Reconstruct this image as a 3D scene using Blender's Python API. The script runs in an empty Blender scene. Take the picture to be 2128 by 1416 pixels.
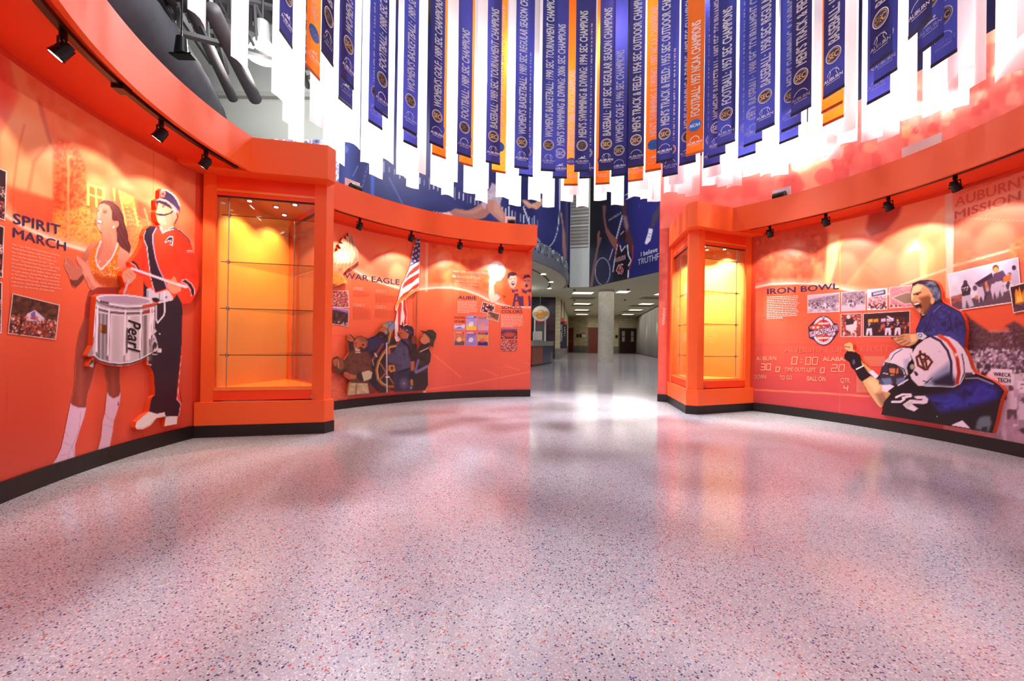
import bpy, bmesh, math, random
import numpy as np
from mathutils import Matrix, Vector
from mathutils.geometry import delaunay_2d_cdt, tessellate_polygon

SC = bpy.context.scene
COL = SC.collection
rnd = random.Random(7)
nrg = np.random.default_rng(11)
PI = math.pi

# ------------------------------------------------------------------ camera
FOC, ROLL, PITCH, EYE = 848.0, .0137, .0034, .85      # pixels, rad, rad, m
CX, CY = .65, 3.033                                   # centre of the round hall
cam = bpy.data.cameras.new('camera')
cam.sensor_width = 36; cam.lens = FOC * 36 / 2128; cam.clip_start = .05; cam.clip_end = 200
cam_ob = bpy.data.objects.new('camera', cam); COL.objects.link(cam_ob)
_c, _s, _cp, _sp = math.cos(ROLL), math.sin(ROLL), math.cos(PITCH), math.sin(PITCH)
def _pit(v): return Vector((v[0], v[1] * _cp - v[2] * _sp, v[1] * _sp + v[2] * _cp))
_R, _U, _F = _pit((_c, 0, _s)), _pit((-_s, 0, _c)), _pit((0, 1, 0))
cam_ob.matrix_world = Matrix(((_R.x, _U.x, -_F.x, 0), (_R.y, _U.y, -_F.y, 0), (_R.z, _U.z, -_F.z, EYE), (0, 0, 0, 1)))
SC.camera = cam_ob

# ------------------------------------------------------------------ exposure and world
SC.view_settings.view_transform = 'Standard'
SC.view_settings.look = 'None'
SC.view_settings.gamma = 1.0
SC.view_settings.use_curve_mapping = False
SC.view_settings.exposure = 0.12
SC.cycles.max_bounces = 8
SC.cycles.diffuse_bounces = 4
SC.cycles.glossy_bounces = 4
SC.cycles.transparent_max_bounces = 24
SC.cycles.sample_clamp_indirect = 6.0
SC.cycles.caustics_reflective = False
SC.cycles.caustics_refractive = False
SC.cycles.use_denoising = True
world = bpy.data.worlds.new('world'); SC.world = world; world.use_nodes = True
world.node_tree.nodes['Background'].inputs[0].default_value = (.93, .95, 1, 1)
world.node_tree.nodes['Background'].inputs[1].default_value = .45

def lamp(name, kind, loc, power, color=(1, 1, 1), target=None, **kw):
    d = bpy.data.lights.new(name, kind); d.energy = power; d.color = color
    for k, v in kw.items(): setattr(d, k, v)
    o = bpy.data.objects.new(name, d); COL.objects.link(o); o.location = loc
    if target is not None:
        o.rotation_euler = (Vector(target) - Vector(loc)).to_track_quat('-Z', 'Y').to_euler()
    return o
# general light of the hall: high-bay fittings over the ring of banners
lamp('hall_light', 'AREA', (.65, 2.6, 7.6), 120, (1, .96, .93), (.65, 2.6, 0), shape='DISK', size=4.0)
lamp('rear_hall_light', 'AREA', (.6, -2.5, 6.8), 110, (1, .96, .94), (.6, .8, 0), shape='DISK', size=3.5)
lamp('atrium_light', 'AREA', (-3.5, 6.6, 8.2), 260, (.95, .97, 1), (-3.5, 10.5, 4), shape='DISK', size=2.5)
lamp('atrium_light_right', 'AREA', (3.0, 9.5, 8.2), 260, (.95, .97, 1), (3.0, 13.0, 4.5), shape='DISK', size=2.5)
# concourse ceiling light
for _i, (_x, _y) in enumerate(((5.6, 18.5), (6.8, 24.5), (7.6, 30.5), (-1.5, 17.5))):
    lamp('concourse_light', 'AREA', (_x, _y, 3.08), 90, (1, .95, .84), (_x, _y, 0), shape='RECTANGLE', size=5.0, size_y=6.0)
# strong unseen spots added outside the rings to whiten the outer banners
for _t, _p in ((-88, 800), (-62, 800), (-38, 850), (-12, 950), (14, 950), (40, 850), (66, 650), (92, 600)):
    _a = math.radians(_t); _q = (CX + 4.5 * math.sin(_a), CY + 4.5 * math.cos(_a), 5.6)
    lamp('added_banner_spot', 'SPOT', _q, _p, (1, .97, .97), (CX + 2.9 * math.sin(_a), CY + 2.9 * math.cos(_a), 3.55), spot_size=1.25, spot_blend=.7, shadow_soft_size=.12)
# fill spot added out of view on the right, brightening the left canopy
lamp('canopy_fill_spot', 'SPOT', (3.2, 1.2, 3.6), 260, (1, .96, .95), (-2.0, 2.2, 2.45), spot_size=.62, spot_blend=.8, shadow_soft_size=.1)
# small lamps hanging between the rings, glowing through the cloth
for _t, _z, _p in ((14.5, 4.9, 70), (-21, 4.5, 50), (44, 5.2, 80), (-55, 5.0, 50), (72, 4.9, 40)):
    _a = math.radians(_t); lamp('ring_lamp', 'POINT', (CX + 2.68 * math.sin(_a), CY + 2.68 * math.cos(_a), _z), _p, (1, .97, .98), shadow_soft_size=.05)
# ------------------------------------------------------------------ measuring: a pixel of the photograph becomes a point of the place
def dirv(p):
    p = np.atleast_2d(np.array(p, float)); u = p[:, 0] - 1064; v = -(p[:, 1] - 708)
    u2 = (_c * u - _s * v) / FOC; v2 = (_s * u + _c * v) / FOC
    return np.c_[u2, _cp - v2 * _sp, _sp + v2 * _cp]
def at(x, y, z=0.0):
    d = dirv((x, y))[0]; t = (z - EYE) / d[2]; return float(d[0] * t), float(d[1] * t)
def project(P):
    P = np.asarray(P, float) - np.array([0, 0, EYE])
    r = P @ np.array(_R); u = P @ np.array(_U); f = P @ np.array(_F)
    f = np.where(f < .05, .05, f)
    return np.c_[1064 + FOC * r / f, 708 - FOC * u / f]
class Cyl:                                     # a point on a round wall about the hall's centre
    def __init__(s, r, c=(CX, CY), near=False): s.r = r; s.c = c; s.k = -1 if near else 1
    def __call__(s, p, off=0.0):
        d = dirv(p); r = s.r - off
        a = d[:, 0]**2 + d[:, 1]**2; b = -2 * (d[:, 0] * s.c[0] + d[:, 1] * s.c[1]); c = s.c[0]**2 + s.c[1]**2 - r * r
        t = (-b + s.k * np.sqrt(np.maximum(b * b - 4 * a * c, 0))) / 2 / a
        return d * t[:, None] + np.array([0, 0, EYE])
    def back(s, P, th):                        # pushed away from the centre by th
        P = np.array(P, float); v = P[:, :2] - np.array(s.c); v /= np.linalg.norm(v, axis=1)[:, None]
        P[:, :2] += v * th; return P
    def lerp(s, a, b, t):
        ta = math.atan2(a[0] - s.c[0], a[1] - s.c[1]); tb = math.atan2(b[0] - s.c[0], b[1] - s.c[1])
        ra = math.hypot(a[0] - s.c[0], a[1] - s.c[1]); th = ta + (tb - ta) * t
        return np.c_[s.c[0] + ra * np.sin(th), s.c[1] + ra * np.cos(th), a[2] + (b[2] - a[2]) * t]
class Pln:                                     # an upright flat wall through two plan points
    def __init__(s, a, b):
        s.a = np.array(a, float); d = np.array(b, float) - s.a; s.n = np.array([-d[1], d[0]]) / np.linalg.norm(d)
        if np.dot(s.n, s.a) > 0: s.n = -s.n    # faces the visitor
    def __call__(s, p, off=0.0):
        d = dirv(p); t = np.dot(s.a + s.n * off, s.n) / (d[:, :2] @ s.n)
        return d * t[:, None] + np.array([0, 0, EYE])
    def back(s, P, th):
        P = np.array(P, float); P[:, :2] -= s.n * th; return P
    def lerp(s, a, b, t): return np.array(a)[None] + (np.array(b) - np.array(a))[None] * np.asarray(t)[:, None]

# ------------------------------------------------------------------ materials
def lin(c):
    c = np.asarray(c, float) / 255.0
    return np.where(c <= .04045, c / 12.92, ((c + .055) / 1.055) ** 2.4)
def rgba(c): return (*[float(v) for v in lin(c)], 1.0)
M = {}
def mat(name, col, rough=.5, metal=0.0, spec=.5, noise=.04, scale=30, emit=0, trans=0, bump=0, coat=0):
    if name in M: return M[name]
    m = bpy.data.materials.new(name); m.use_nodes = True; nt = m.node_tree; b = nt.nodes['Principled BSDF']
    b.inputs['Roughness'].default_value = rough; b.inputs['Metallic'].default_value = metal
    b.inputs['Specular IOR Level'].default_value = spec
    if coat: b.inputs['Coat Weight'].default_value = coat
    tc = nt.nodes.new('ShaderNodeTexCoord'); nz = nt.nodes.new('ShaderNodeTexNoise'); nz.inputs['Scale'].default_value = scale
    nt.links.new(tc.outputs['Object'], nz.inputs['Vector'])
    mx = nt.nodes.new('ShaderNodeMix'); mx.data_type = 'RGBA'
    c = rgba(col); k = 1 - noise * 2
    mx.inputs[6].default_value = (c[0] * k, c[1] * k, c[2] * k, 1); mx.inputs[7].default_value = (min(1, c[0] * (1 + noise)), min(1, c[1] * (1 + noise)), min(1, c[2] * (1 + noise)), 1)
    nt.links.new(nz.outputs['Fac'], mx.inputs[0]); nt.links.new(mx.outputs[2], b.inputs['Base Color'])
    if emit:
        b.inputs['Emission Color'].default_value = c; b.inputs['Emission Strength'].default_value = emit
    if bump:
        bp = nt.nodes.new('ShaderNodeBump'); bp.inputs['Strength'].default_value = bump; bp.inputs['Distance'].default_value = .01
        nt.links.new(nz.outputs['Fac'], bp.inputs['Height']); nt.links.new(bp.outputs[0], b.inputs['Normal'])
    if trans:
        tr = nt.nodes.new('ShaderNodeBsdfTranslucent'); nt.links.new(mx.outputs[2], tr.inputs[0])
        ms = nt.nodes.new('ShaderNodeMixShader'); ms.inputs[0].default_value = trans
        out = nt.nodes['Material Output']; nt.links.new(b.outputs[0], ms.inputs[1]); nt.links.new(tr.outputs[0], ms.inputs[2]); nt.links.new(ms.outputs[0], out.inputs[0])
    M[name] = m; return m
def print_mat(name='printed_vinyl', rough=.33, spec=.4):
    if name in M: return M[name]
    m = bpy.data.materials.new(name); m.use_nodes = True; nt = m.node_tree; b = nt.nodes['Principled BSDF']
    a = nt.nodes.new('ShaderNodeAttribute'); a.attribute_name = 'ink'
    nt.links.new(a.outputs['Color'], b.inputs['Base Color']); b.inputs['Roughness'].default_value = rough
    b.inputs['Specular IOR Level'].default_value = spec; M[name] = m; return m
def glass_mat():
    if 'clear_glass' in M: return M['clear_glass']
    m = bpy.data.materials.new('clear_glass'); m.use_nodes = True; nt = m.node_tree
    for n in list(nt.nodes): nt.nodes.remove(n)
    out = nt.nodes.new('ShaderNodeOutputMaterial'); t = nt.nodes.new('ShaderNodeBsdfTransparent'); t.inputs[0].default_value = (.94, .97, .95, 1)
    g = nt.nodes.new('ShaderNodeBsdfGlossy'); g.inputs['Roughness'].default_value = .02; fr = nt.nodes.new('ShaderNodeLayerWeight'); pw = nt.nodes.new('ShaderNodeMath'); pw.operation = 'POWER'; pw.inputs[1].default_value = 4.5; ml = nt.nodes.new('ShaderNodeMath'); ml.operation = 'MULTIPLY_ADD'; ml.inputs[1].default_value = .75; ml.inputs[2].default_value = .035
    nt.links.new(fr.outputs['Facing'], pw.inputs[0]); nt.links.new(pw.outputs[0], ml.inputs[0])
    ms = nt.nodes.new('ShaderNodeMixShader'); nt.links.new(ml.outputs[0], ms.inputs[0]); nt.links.new(t.outputs[0], ms.inputs[1]); nt.links.new(g.outputs[0], ms.inputs[2]); nt.links.new(ms.outputs[0], out.inputs[0])
    M['clear_glass'] = m; return m

# ------------------------------------------------------------------ objects
def link(o, parent=None):
    COL.objects.link(o)
    if parent is not None:
        o.parent = parent; o.matrix_parent_inverse = parent.matrix_basis.inverted()
    return o
def mesh_ob(name, V, F, m, parent=None, smooth=False):
    me = bpy.data.meshes.new(name); me.from_pydata([tuple(map(float, v)) for v in V], [], [tuple(map(int, f)) for f in F]); me.update()
    if smooth: me.polygons.foreach_set('use_smooth', [True] * len(me.polygons))
    for k in (m if isinstance(m, (list, tuple)) else [m]): me.materials.append(k)
    return link(bpy.data.objects.new(name, me), parent)
def tag(o, label, cat, group=None, kind=None):
    if label: o['label'] = label
    if cat: o['category'] = cat
    if group: o['group'] = group
    if kind: o['kind'] = kind
    return o
def struct(o): o['kind'] = 'structure'; return o
def thing(name, label, cat, loc=(0, 0, 0), rz=0, group=None):
    o = bpy.data.objects.new(name, None); o.empty_display_size = .1; COL.objects.link(o)
    o.location = loc; o.rotation_euler = (0, 0, rz); return tag(o, label, cat, group)
def under(root, o):                            # part whose mesh is written in world coordinates
    o.parent = root; o.matrix_parent_inverse = Matrix.LocRotScale(root.location, root.rotation_euler, None).inverted(); return o
class B:                                       # collects simple shapes into one mesh
    def __init__(s): s.v = []; s.f = []
    def add(s, V, F):
        n = len(s.v); s.v += [tuple(v) for v in V]; s.f += [tuple(i + n for i in f) for f in F]; return s
    def box(s, x0, x1, y0, y1, z0, z1):
        return s.add([(x, y, z) for z in (z0, z1) for y in (y0, y1) for x in (x0, x1)],
                     [(0, 2, 3, 1), (4, 5, 7, 6), (0, 1, 5, 4), (2, 6, 7, 3), (0, 4, 6, 2), (1, 3, 7, 5)])
    def prism(s, pts, z0, z1):
        a = sum(pts[i][0] * pts[(i + 1) % len(pts)][1] - pts[(i + 1) % len(pts)][0] * pts[i][1] for i in range(len(pts)))
        if a < 0: pts = pts[::-1]
        n = len(pts)
        return s.add([(x, y, z0) for x, y in pts] + [(x, y, z1) for x, y in pts],
                     [tuple(range(n))[::-1], tuple(range(n, 2 * n))] + [(i, (i + 1) % n, (i + 1) % n + n, i + n) for i in range(n)])
    def bar(s, p, q, w, h, z0=None):           # slab standing along plan line p-q, width w centred
        d = np.array(q, float) - np.array(p, float); n = np.array([-d[1], d[0]]) / np.linalg.norm(d) * w / 2
        p = np.array(p, float); q = np.array(q, float)
        return s.prism([tuple(p + n), tuple(q + n), tuple(q - n), tuple(p - n)], z0, z0 + h)
    def tube(s, a, b, r, n=12, r2=None):
        a = Vector(a); b = Vector(b); d = (b - a).normalized(); u = d.orthogonal().normalized(); w = d.cross(u); r2 = r if r2 is None else r2
        V = [a + (u * math.cos(2 * PI * i / n) + w * math.sin(2 * PI * i / n)) * r for i in range(n)] + [b + (u * math.cos(2 * PI * i / n) + w * math.sin(2 * PI * i / n)) * r2 for i in range(n)]
        return s.add(V, [tuple(range(n))[::-1], tuple(range(n, 2 * n))] + [(i, (i + 1) % n, (i + 1) % n + n, i + n) for i in range(n)])
    def ring(s, r0, r1, z0, z1, t0, t1, n=48, c=(CX, CY)):   # annular sector, bearings from +Y towards +X
        V = []
        for i in range(n + 1):
            t = t0 + (t1 - t0) * i / n
            for r, z in ((r0, z0), (r1, z0), (r1, z1), (r0, z1)): V.append((c[0] + r * math.sin(t), c[1] + r * math.cos(t), z))
        F = []
        for i in range(n):
            a = i * 4; b = a + 4
            for k in range(4): F.append((a + k, b + k, b + (k + 1) % 4, a + (k + 1) % 4))
        F += [(0, 1, 2, 3), (n * 4 + 3, n * 4 + 2, n * 4 + 1, n * 4)]
        return s.add(V, F)
    def ob(s, name, m, parent=None, smooth=False, bevel=0):
        o = mesh_ob(name, s.v, s.f, m, None, smooth)
        bm = bmesh.new(); bm.from_mesh(o.data); bmesh.ops.recalc_face_normals(bm, faces=bm.faces); bm.to_mesh(o.data); bm.free()
        if parent is not None: under(parent, o)
        if bevel:
            md = o.modifiers.new('bevel', 'BEVEL'); md.width = bevel; md.segments = 2; md.limit_method = 'ANGLE'
        return o
def bearing(x, y): return math.atan2(x - CX, y - CY)

# ------------------------------------------------------------------ printing: inks laid on a fine mesh
def P(txt, fr=(0, 0, 1)):
    out = []
    for w in txt.split():
        a, b = w.split(','); out.append((fr[0] + float(a) * fr[2], fr[1] + float(b) * fr[2]))
    return out
def _sd(xy, poly):                             # signed distance, positive inside
    poly = np.array(poly, float); a = poly; b = np.roll(poly, -1, 0)
    d2 = np.full(len(xy), 1e18); ins = np.zeros(len(xy), bool)
    for (ax, ay), (bx, by) in zip(a, b):
        ex, ey = bx - ax, by - ay; L = ex * ex + ey * ey + 1e-12
        t = np.clip(((xy[:, 0] - ax) * ex + (xy[:, 1] - ay) * ey) / L, 0, 1)
        d2 = np.minimum(d2, (xy[:, 0] - ax - t * ex)**2 + (xy[:, 1] - ay - t * ey)**2)
        c = ((ay > xy[:, 1]) != (by > xy[:, 1]))
        if c.any():
            xi = (bx - ax) * (xy[:, 1] - ay) / (by - ay + 1e-12) + ax; ins ^= c & (xy[:, 0] < xi)
    d = np.sqrt(d2); return np.where(ins, d, -d)
def vnoise(xy, s, seed=0):
    r = np.random.default_rng(seed + 5); G = r.random((64, 64)); q = np.asarray(xy) / s; i = np.floor(q).astype(int); f = q - i; f = f * f * (3 - 2 * f)
    g = lambda a, b: G[(i[:, 0] + a) % 64, (i[:, 1] + b) % 64]
    return (g(0, 0) * (1 - f[:, 0]) + g(1, 0) * f[:, 0]) * (1 - f[:, 1]) + (g(0, 1) * (1 - f[:, 0]) + g(1, 1) * f[:, 0]) * f[:, 1]
class Art:
    def __init__(s, xy, base): s.xy = np.asarray(xy, float); s.c = np.tile(np.array(base, float), (len(s.xy), 1)); s.fr = (0, 0, 1)
    def _box(s, pts, pad):
        p = np.array(pts); lo = p.min(0) - pad; hi = p.max(0) + pad
        return np.nonzero(((s.xy >= lo) & (s.xy <= hi)).all(1))[0]
    def mixin(s, ix, al, col):
        s.c[ix] = s.c[ix] * (1 - al[:, None]) + np.array(col, float) * al[:, None]
    def fill(s, pts, col, a=1.0, f=1.2, col2=None, axis=1):
        if isinstance(pts, str): pts = P(pts, s.fr)
        ix = s._box(pts, f)
        if len(ix) == 0: return s
        al = np.clip(.5 + _sd(s.xy[ix], pts) / f, 0, 1) * a
        if col2 is not None:
            q = np.array(pts); t = np.clip((s.xy[ix, axis] - q[:, axis].min()) / (np.ptp(q[:, axis]) + 1e-9), 0, 1)[:, None]
            col = np.array(col, float) * (1 - t) + np.array(col2, float) * t
            s.c[ix] = s.c[ix] * (1 - al[:, None]) + col * al[:, None]
        else: s.mixin(ix, al, col)
        return s
    def line(s, pts, w, col, a=1.0, f=1.0):
        if isinstance(pts, str): pts = P(pts, s.fr)
        ix = s._box(pts, w + f)
        if len(ix) == 0: return s
        d2 = np.full(len(ix), 1e18); xy = s.xy[ix]
        for (ax, ay), (bx, by) in zip(pts[:-1], pts[1:]):
            ex, ey = bx - ax, by - ay; L = ex * ex + ey * ey + 1e-12
            t = np.clip(((xy[:, 0] - ax) * ex + (xy[:, 1] - ay) * ey) / L, 0, 1)
            d2 = np.minimum(d2, (xy[:, 0] - ax - t * ex)**2 + (xy[:, 1] - ay - t * ey)**2)
        s.mixin(ix, np.clip(.5 + (w / 2 - np.sqrt(d2)) / f, 0, 1) * a, col); return s
    def ell(s, x, y, rx, ry, col, a=1.0, rot=0.0, f=.15, fr=True):
        if fr: x = s.fr[0] + x * s.fr[2]; y = s.fr[1] + y * s.fr[2]; rx *= s.fr[2]; ry *= s.fr[2]
        m = max(rx, ry) * (1 + f); ix = s._box([(x - m, y - m), (x + m, y + m)], 1)
        if len(ix) == 0: return s
        d = s.xy[ix] - (x, y); cr, sr = math.cos(rot), math.sin(rot); u = (d[:, 0] * cr + d[:, 1] * sr) / rx; v = (-d[:, 0] * sr + d[:, 1] * cr) / ry
        s.mixin(ix, np.clip(.5 + (1 - np.hypot(u, v)) / f, 0, 1) * a, col); return s
    def mottle(s, pts, scale, cols, a=.6, seed=0, f=3):     # patches of several inks
        if isinstance(pts, str): pts = P(pts, s.fr)
        ix = s._box(pts, f)
        if len(ix) == 0: return s
        al = np.clip(.5 + _sd(s.xy[ix], pts) / f, 0, 1) * a
        n = vnoise(s.xy[ix], scale, seed) * .65 + vnoise(s.xy[ix], scale * .45, seed + 1) * .35
        n = np.clip((n - .2) / .6, 0, .999) * (len(cols) - 1); k = n.astype(int); t = (n - k)[:, None]; C = np.array(cols, float)
        s.c[ix] = s.c[ix] * (1 - al[:, None]) + (C[k] * (1 - t) + C[np.minimum(k + 1, len(cols) - 1)] * t) * al[:, None]
        return s
    def crowd(s, pts, size, cols, dens=1.0, seed=0):         # many small blobs: a printed crowd
        if isinstance(pts, str): pts = P(pts, s.fr)
        q = np.array(pts); lo, hi = q.min(0), q.max(0); n = int(dens * (hi[0] - lo[0]) * (hi[1] - lo[1]) / size**2); r = np.random.default_rng(seed)
        C = r.random((n, 2)) * (hi - lo) + lo
        if n: C = C[_sd(C, pts) > size * .3]
        for x, y in C[np.argsort(C[:, 1])]:
            s.ell(x, y, size * r.uniform(.35, .6), size * r.uniform(.4, .75), cols[r.integers(len(cols))], .9, 0, .5, False)
        return s
PRINT = print_mat()
def inked(o, cols):
    a = o.data.color_attributes.new('ink', 'FLOAT_COLOR', 'POINT')
    a.data.foreach_set('color', np.c_[lin(np.clip(cols, 0, 255)), np.ones(len(cols))].astype(np.float32).ravel())
def grid_sheet(name, V, nu, nv, paint, base, parent=None, m=None):   # V in rows of nu, nv rows
    F = [(j * nu + i, j * nu + i + 1, (j + 1) * nu + i + 1, (j + 1) * nu + i) for j in range(nv - 1) for i in range(nu - 1)]
    o = mesh_ob(name, V, F, m or PRINT, None, True); A = Art(project(V), base); paint(A); inked(o, A.c)
    return under(parent, o) if parent is not None else o
def sheet(name, outline, surf, paint, base, parent=None, step=2.5, off=.004, thick=0.0, edge=None, m=None):
    """flat print or raised board with this outline; paint(Art) lays its inks; edge = material of the board's sides"""
    ol = [Vector(p) for p in outline]; q = np.array(outline); lo, hi = q.min(0), q.max(0); n = len(ol)
    fine = []
    for i in range(n):
        a, b = ol[i], ol[(i + 1) % n]; k = max(1, int((b - a).length / (step * 2)))
        fine += [a + (b - a) * (j / k) for j in range(k)]
    n = len(fine); G = []
    if step < 50:
        xs = np.arange(lo[0] + step / 2, hi[0], step); ys = np.arange(lo[1] + step / 2, hi[1], step)
        g = np.array([(x, y) for y in ys for x in xs])
        if len(g): g = g[_sd(g, outline) > step * .45]; G = [Vector(p) for p in g]
    vs, es, fs, _, _, _ = delaunay_2d_cdt(fine + G, [], [list(range(n))], 1, 1e-4)
    px = np.array([tuple(v) for v in vs]); V = surf(px, off)
    F = [f for f in fs]
    # face the visitor
    a, b, c = (V[i] for i in F[0][:3]); nn = np.cross(b - a, c - a)
    if np.dot(nn, V[F[0][0]] - np.array([0, 0, EYE])) > 0: F = [f[::-1] for f in F]
    o = mesh_ob(name, V, F, m or PRINT); A = Art(px, base)
    if paint: paint(A)
    inked(o, A.c)
    if thick:
        cnt = {}
        for f in F:
            for i in range(len(f)):
                e = (f[i], f[(i + 1) % len(f)]); cnt[e] = cnt.get(e, 0) + 1
        rim = [e for e in cnt if (e[1], e[0]) not in cnt]; ids = sorted({i for e in rim for i in e}); ix = {v: k for k, v in enumerate(ids)}
        VF = V[ids]; VB = surf.back(VF, thick); k = len(ids)
        # the board's sides are kept just behind its face
        e = mesh_ob('board_edge', np.r_[surf.back(VF, .0005), VB], [(ix[b2], ix[a2], ix[a2] + k, ix[b2] + k) for a2, b2 in rim], edge)
        if parent is not None: under(parent, e)
    return under(parent, o) if parent is not None else o

# ------------------------------------------------------------------ lettering
_TX = {}
def glyphs(body, bold=0.0, shear=0.0, space=1.0):
    key = (body, bold, shear, space)
    if key not in _TX:
        cu = bpy.data.curves.new('t', 'FONT'); cu.body = body; cu.shear = shear; cu.space_character = space * (1 + bold); cu.resolution_u = 3; cu.fill_mode = 'FRONT'
        ob = bpy.data.objects.new('t', cu); COL.objects.link(ob); dg = bpy.context.evaluated_depsgraph_get(); dg.update()
        me = ob.evaluated_get(dg).to_mesh(); V = np.array([tuple(v.co[:2]) for v in me.vertices]); F = [tuple(p.vertices) for p in me.polygons]
        ob.evaluated_get(dg).to_mesh_clear(); bpy.data.objects.remove(ob); bpy.data.curves.remove(cu)
        if bold:                                   # heavier strokes: the same outline laid again a little aside
            n = len(V); W = []; G = []; sh = [(-bold, 0), (bold, 0), (0, bold * .6), (0, -bold * .6)]
            for k, d in enumerate(sh): W.append(V + np.array(d)); G += [tuple(i + k * n for i in f) for f in F]
            V = np.concatenate(W); F = G
        x0, x1 = V[:, 0].min(), V[:, 0].max(); V[:, 0] = (V[:, 0] - x0) / (x1 - x0)
        _TX[key] = (V, F, x1 - x0)
    return _TX[key]
CAP = .73
def letter(name, body, surf, p0, p1, hpx, m, parent=None, off=.006, bold=.0, shear=0.0, space=1.0, hend=None):
    """body set from pixel p0 to pixel p1 (baseline) with capital height hpx (at its start), hend (at its end)"""
    V, F, w = glyphs(body, bold, shear, space); a, b = surf([p0], off)[0], surf([p1], off)[0]
    ha = surf([(p0[0], p0[1] - hpx)], off)[0][2] - a[2]
    hb = ha if hend is None else surf([(p1[0], p1[1] - hend)], off)[0][2] - b[2]
    Q = surf.lerp(a, b, V[:, 0]); Q[:, 2] += V[:, 1] / CAP * (ha + (hb - ha) * V[:, 0])
    if b[0] < a[0]: pass
    o = mesh_ob(name, Q, F, m)
    return under(parent, o) if parent is not None else o
def rows(name, surf, p0, p1, q0, q1, n, m, parent=None, off=.006, hfrac=.34, ragged=.12, seed=0, fill=.86):
    """n rows of small unreadable print between the lines p0-p1 (top) and q0-q1 (bottom)"""
    r = random.Random(seed); V = []; F = []
    for k in range(n):
        t = (k + .5) / n; a = np.array(p0) * (1 - t) + np.array(q0) * t; b = np.array(p1) * (1 - t) + np.array(q1) * t
        h = np.hypot(q0[0] - p0[0], q0[1] - p0[1]) / n * hfrac; x = 0.0; end = 1 - r.random() * ragged - (.4 if k == n - 1 else 0)
        L = np.hypot(*(b - a))
        while x < end:
            w = r.uniform(2.5, 7.0) / L; e = min(x + w, end); u = a + (b - a) * x; v = a + (b - a) * e
            q = surf([(u[0], u[1]), (v[0], v[1]), (v[0], v[1] - h), (u[0], u[1] - h)], off); i = len(V); V += [tuple(z) for z in q]; F.append((i, i + 1, i + 2, i + 3)); x = e + 1.1 / L
    o = mesh_ob(name, V, F, m)
    return under(parent, o) if parent is not None else o
# ------------------------------------------------------------------ materials of the room
ORANGE = mat('orange_laminate', (255, 102, 42), .38, noise=.02)
ORANGE2 = mat('orange_rail_laminate', (250, 72, 26), .36, noise=.02)
ORANGE3 = mat('orange_case_lining', (255, 142, 48), .4, spec=1.0, noise=.02, coat=.5)
WALLRED = mat('orange_red_wall', (226, 70, 40), .4, noise=.03)
BLACK = mat('black_base', (22, 19, 20), .45)
DARK = mat('black_metal', (18, 17, 18), .35, metal=.3)
CHROME = mat('brushed_steel', (205, 205, 205), .22, metal=1)
WHITE = mat('white_paint', (232, 232, 228), .6)
NAVY = mat('navy_ink', (44, 36, 92), .5)
PALE = mat('pale_ink', (255, 226, 214), .5)
BULB = mat('lit_lamp', (255, 247, 225), .3, emit=14, noise=0)
GLASS = glass_mat()
def plank(name, col, col2, bw, bh, mort, rough=.6):      # block work
    m = bpy.data.materials.new(name); m.use_nodes = True; nt = m.node_tree; b = nt.nodes['Principled BSDF']; b.inputs['Roughness'].default_value = rough
    br = nt.nodes.new('ShaderNodeTexBrick'); tc = nt.nodes.new('ShaderNodeTexCoord'); sp = nt.nodes.new('ShaderNodeSeparateXYZ'); cb = nt.nodes.new('ShaderNodeCombineXYZ'); ad = nt.nodes.new('ShaderNodeMath')
    nt.links.new(tc.outputs['Object'], sp.inputs[0]); nt.links.new(sp.outputs[0], ad.inputs[0]); nt.links.new(sp.outputs[1], ad.inputs[1]); nt.links.new(ad.outputs[0], cb.inputs[0]); nt.links.new(sp.outputs[2], cb.inputs[1])
    nt.links.new(cb.outputs[0], br.inputs['Vector']); br.inputs['Color1'].default_value = rgba(col); br.inputs['Color2'].default_value = rgba(col2); br.inputs['Mortar'].default_value = rgba(mort)
    br.inputs['Scale'].default_value = 1; br.inputs['Brick Width'].default_value = bw; br.inputs['Row Height'].default_value = bh; br.inputs['Mortar Size'].default_value = .008
    nt.links.new(br.outputs['Color'], b.inputs['Base Color']); return m
BLOCK = plank('concrete_block', (206, 194, 158), (186, 174, 140), .4, .2, (140, 130, 104))
BLOCKLOW = plank('grey_block', (128, 126, 118), (112, 110, 104), .4, .2, (95, 92, 88))
TILE = plank('black_tile', (30, 32, 42), (44, 46, 58), .6, .3, (70, 72, 80), .15)
BRICKRED = plank('brick_tile', (176, 84, 50), (150, 66, 44), .1, .06, (120, 60, 45), .3)
CONC = mat('raw_concrete', (196, 192, 178), .8, noise=.16, scale=9, bump=.3)
CEIL = mat('cream_ceiling', (208, 203, 172), .8, noise=.02)

# terrazzo: chips of several stones in a pinkish grey matrix, polished
ter = bpy.data.materials.new('terrazzo'); ter.use_nodes = True; nt = ter.node_tree; bs = nt.nodes['Principled BSDF']
tc = nt.nodes.new('ShaderNodeTexCoord')
cur = nt.nodes.new('ShaderNodeMix'); cur.data_type = 'RGBA'; nz = nt.nodes.new('ShaderNodeTexNoise'); nz.inputs['Scale'].default_value = 190; nz.inputs['Detail'].default_value = 4
nt.links.new(tc.outputs['Object'], nz.inputs['Vector']); rp = nt.nodes.new('ShaderNodeValToRGB'); rp.color_ramp.elements[0].position = .35; rp.color_ramp.elements[1].position = .65
nt.links.new(nz.outputs['Fac'], rp.inputs[0]); nt.links.new(rp.outputs[0], cur.inputs[0]); cur.inputs[6].default_value = rgba((156, 153, 166)); cur.inputs[7].default_value = rgba((184, 180, 193))
prev = cur.outputs[2]
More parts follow.
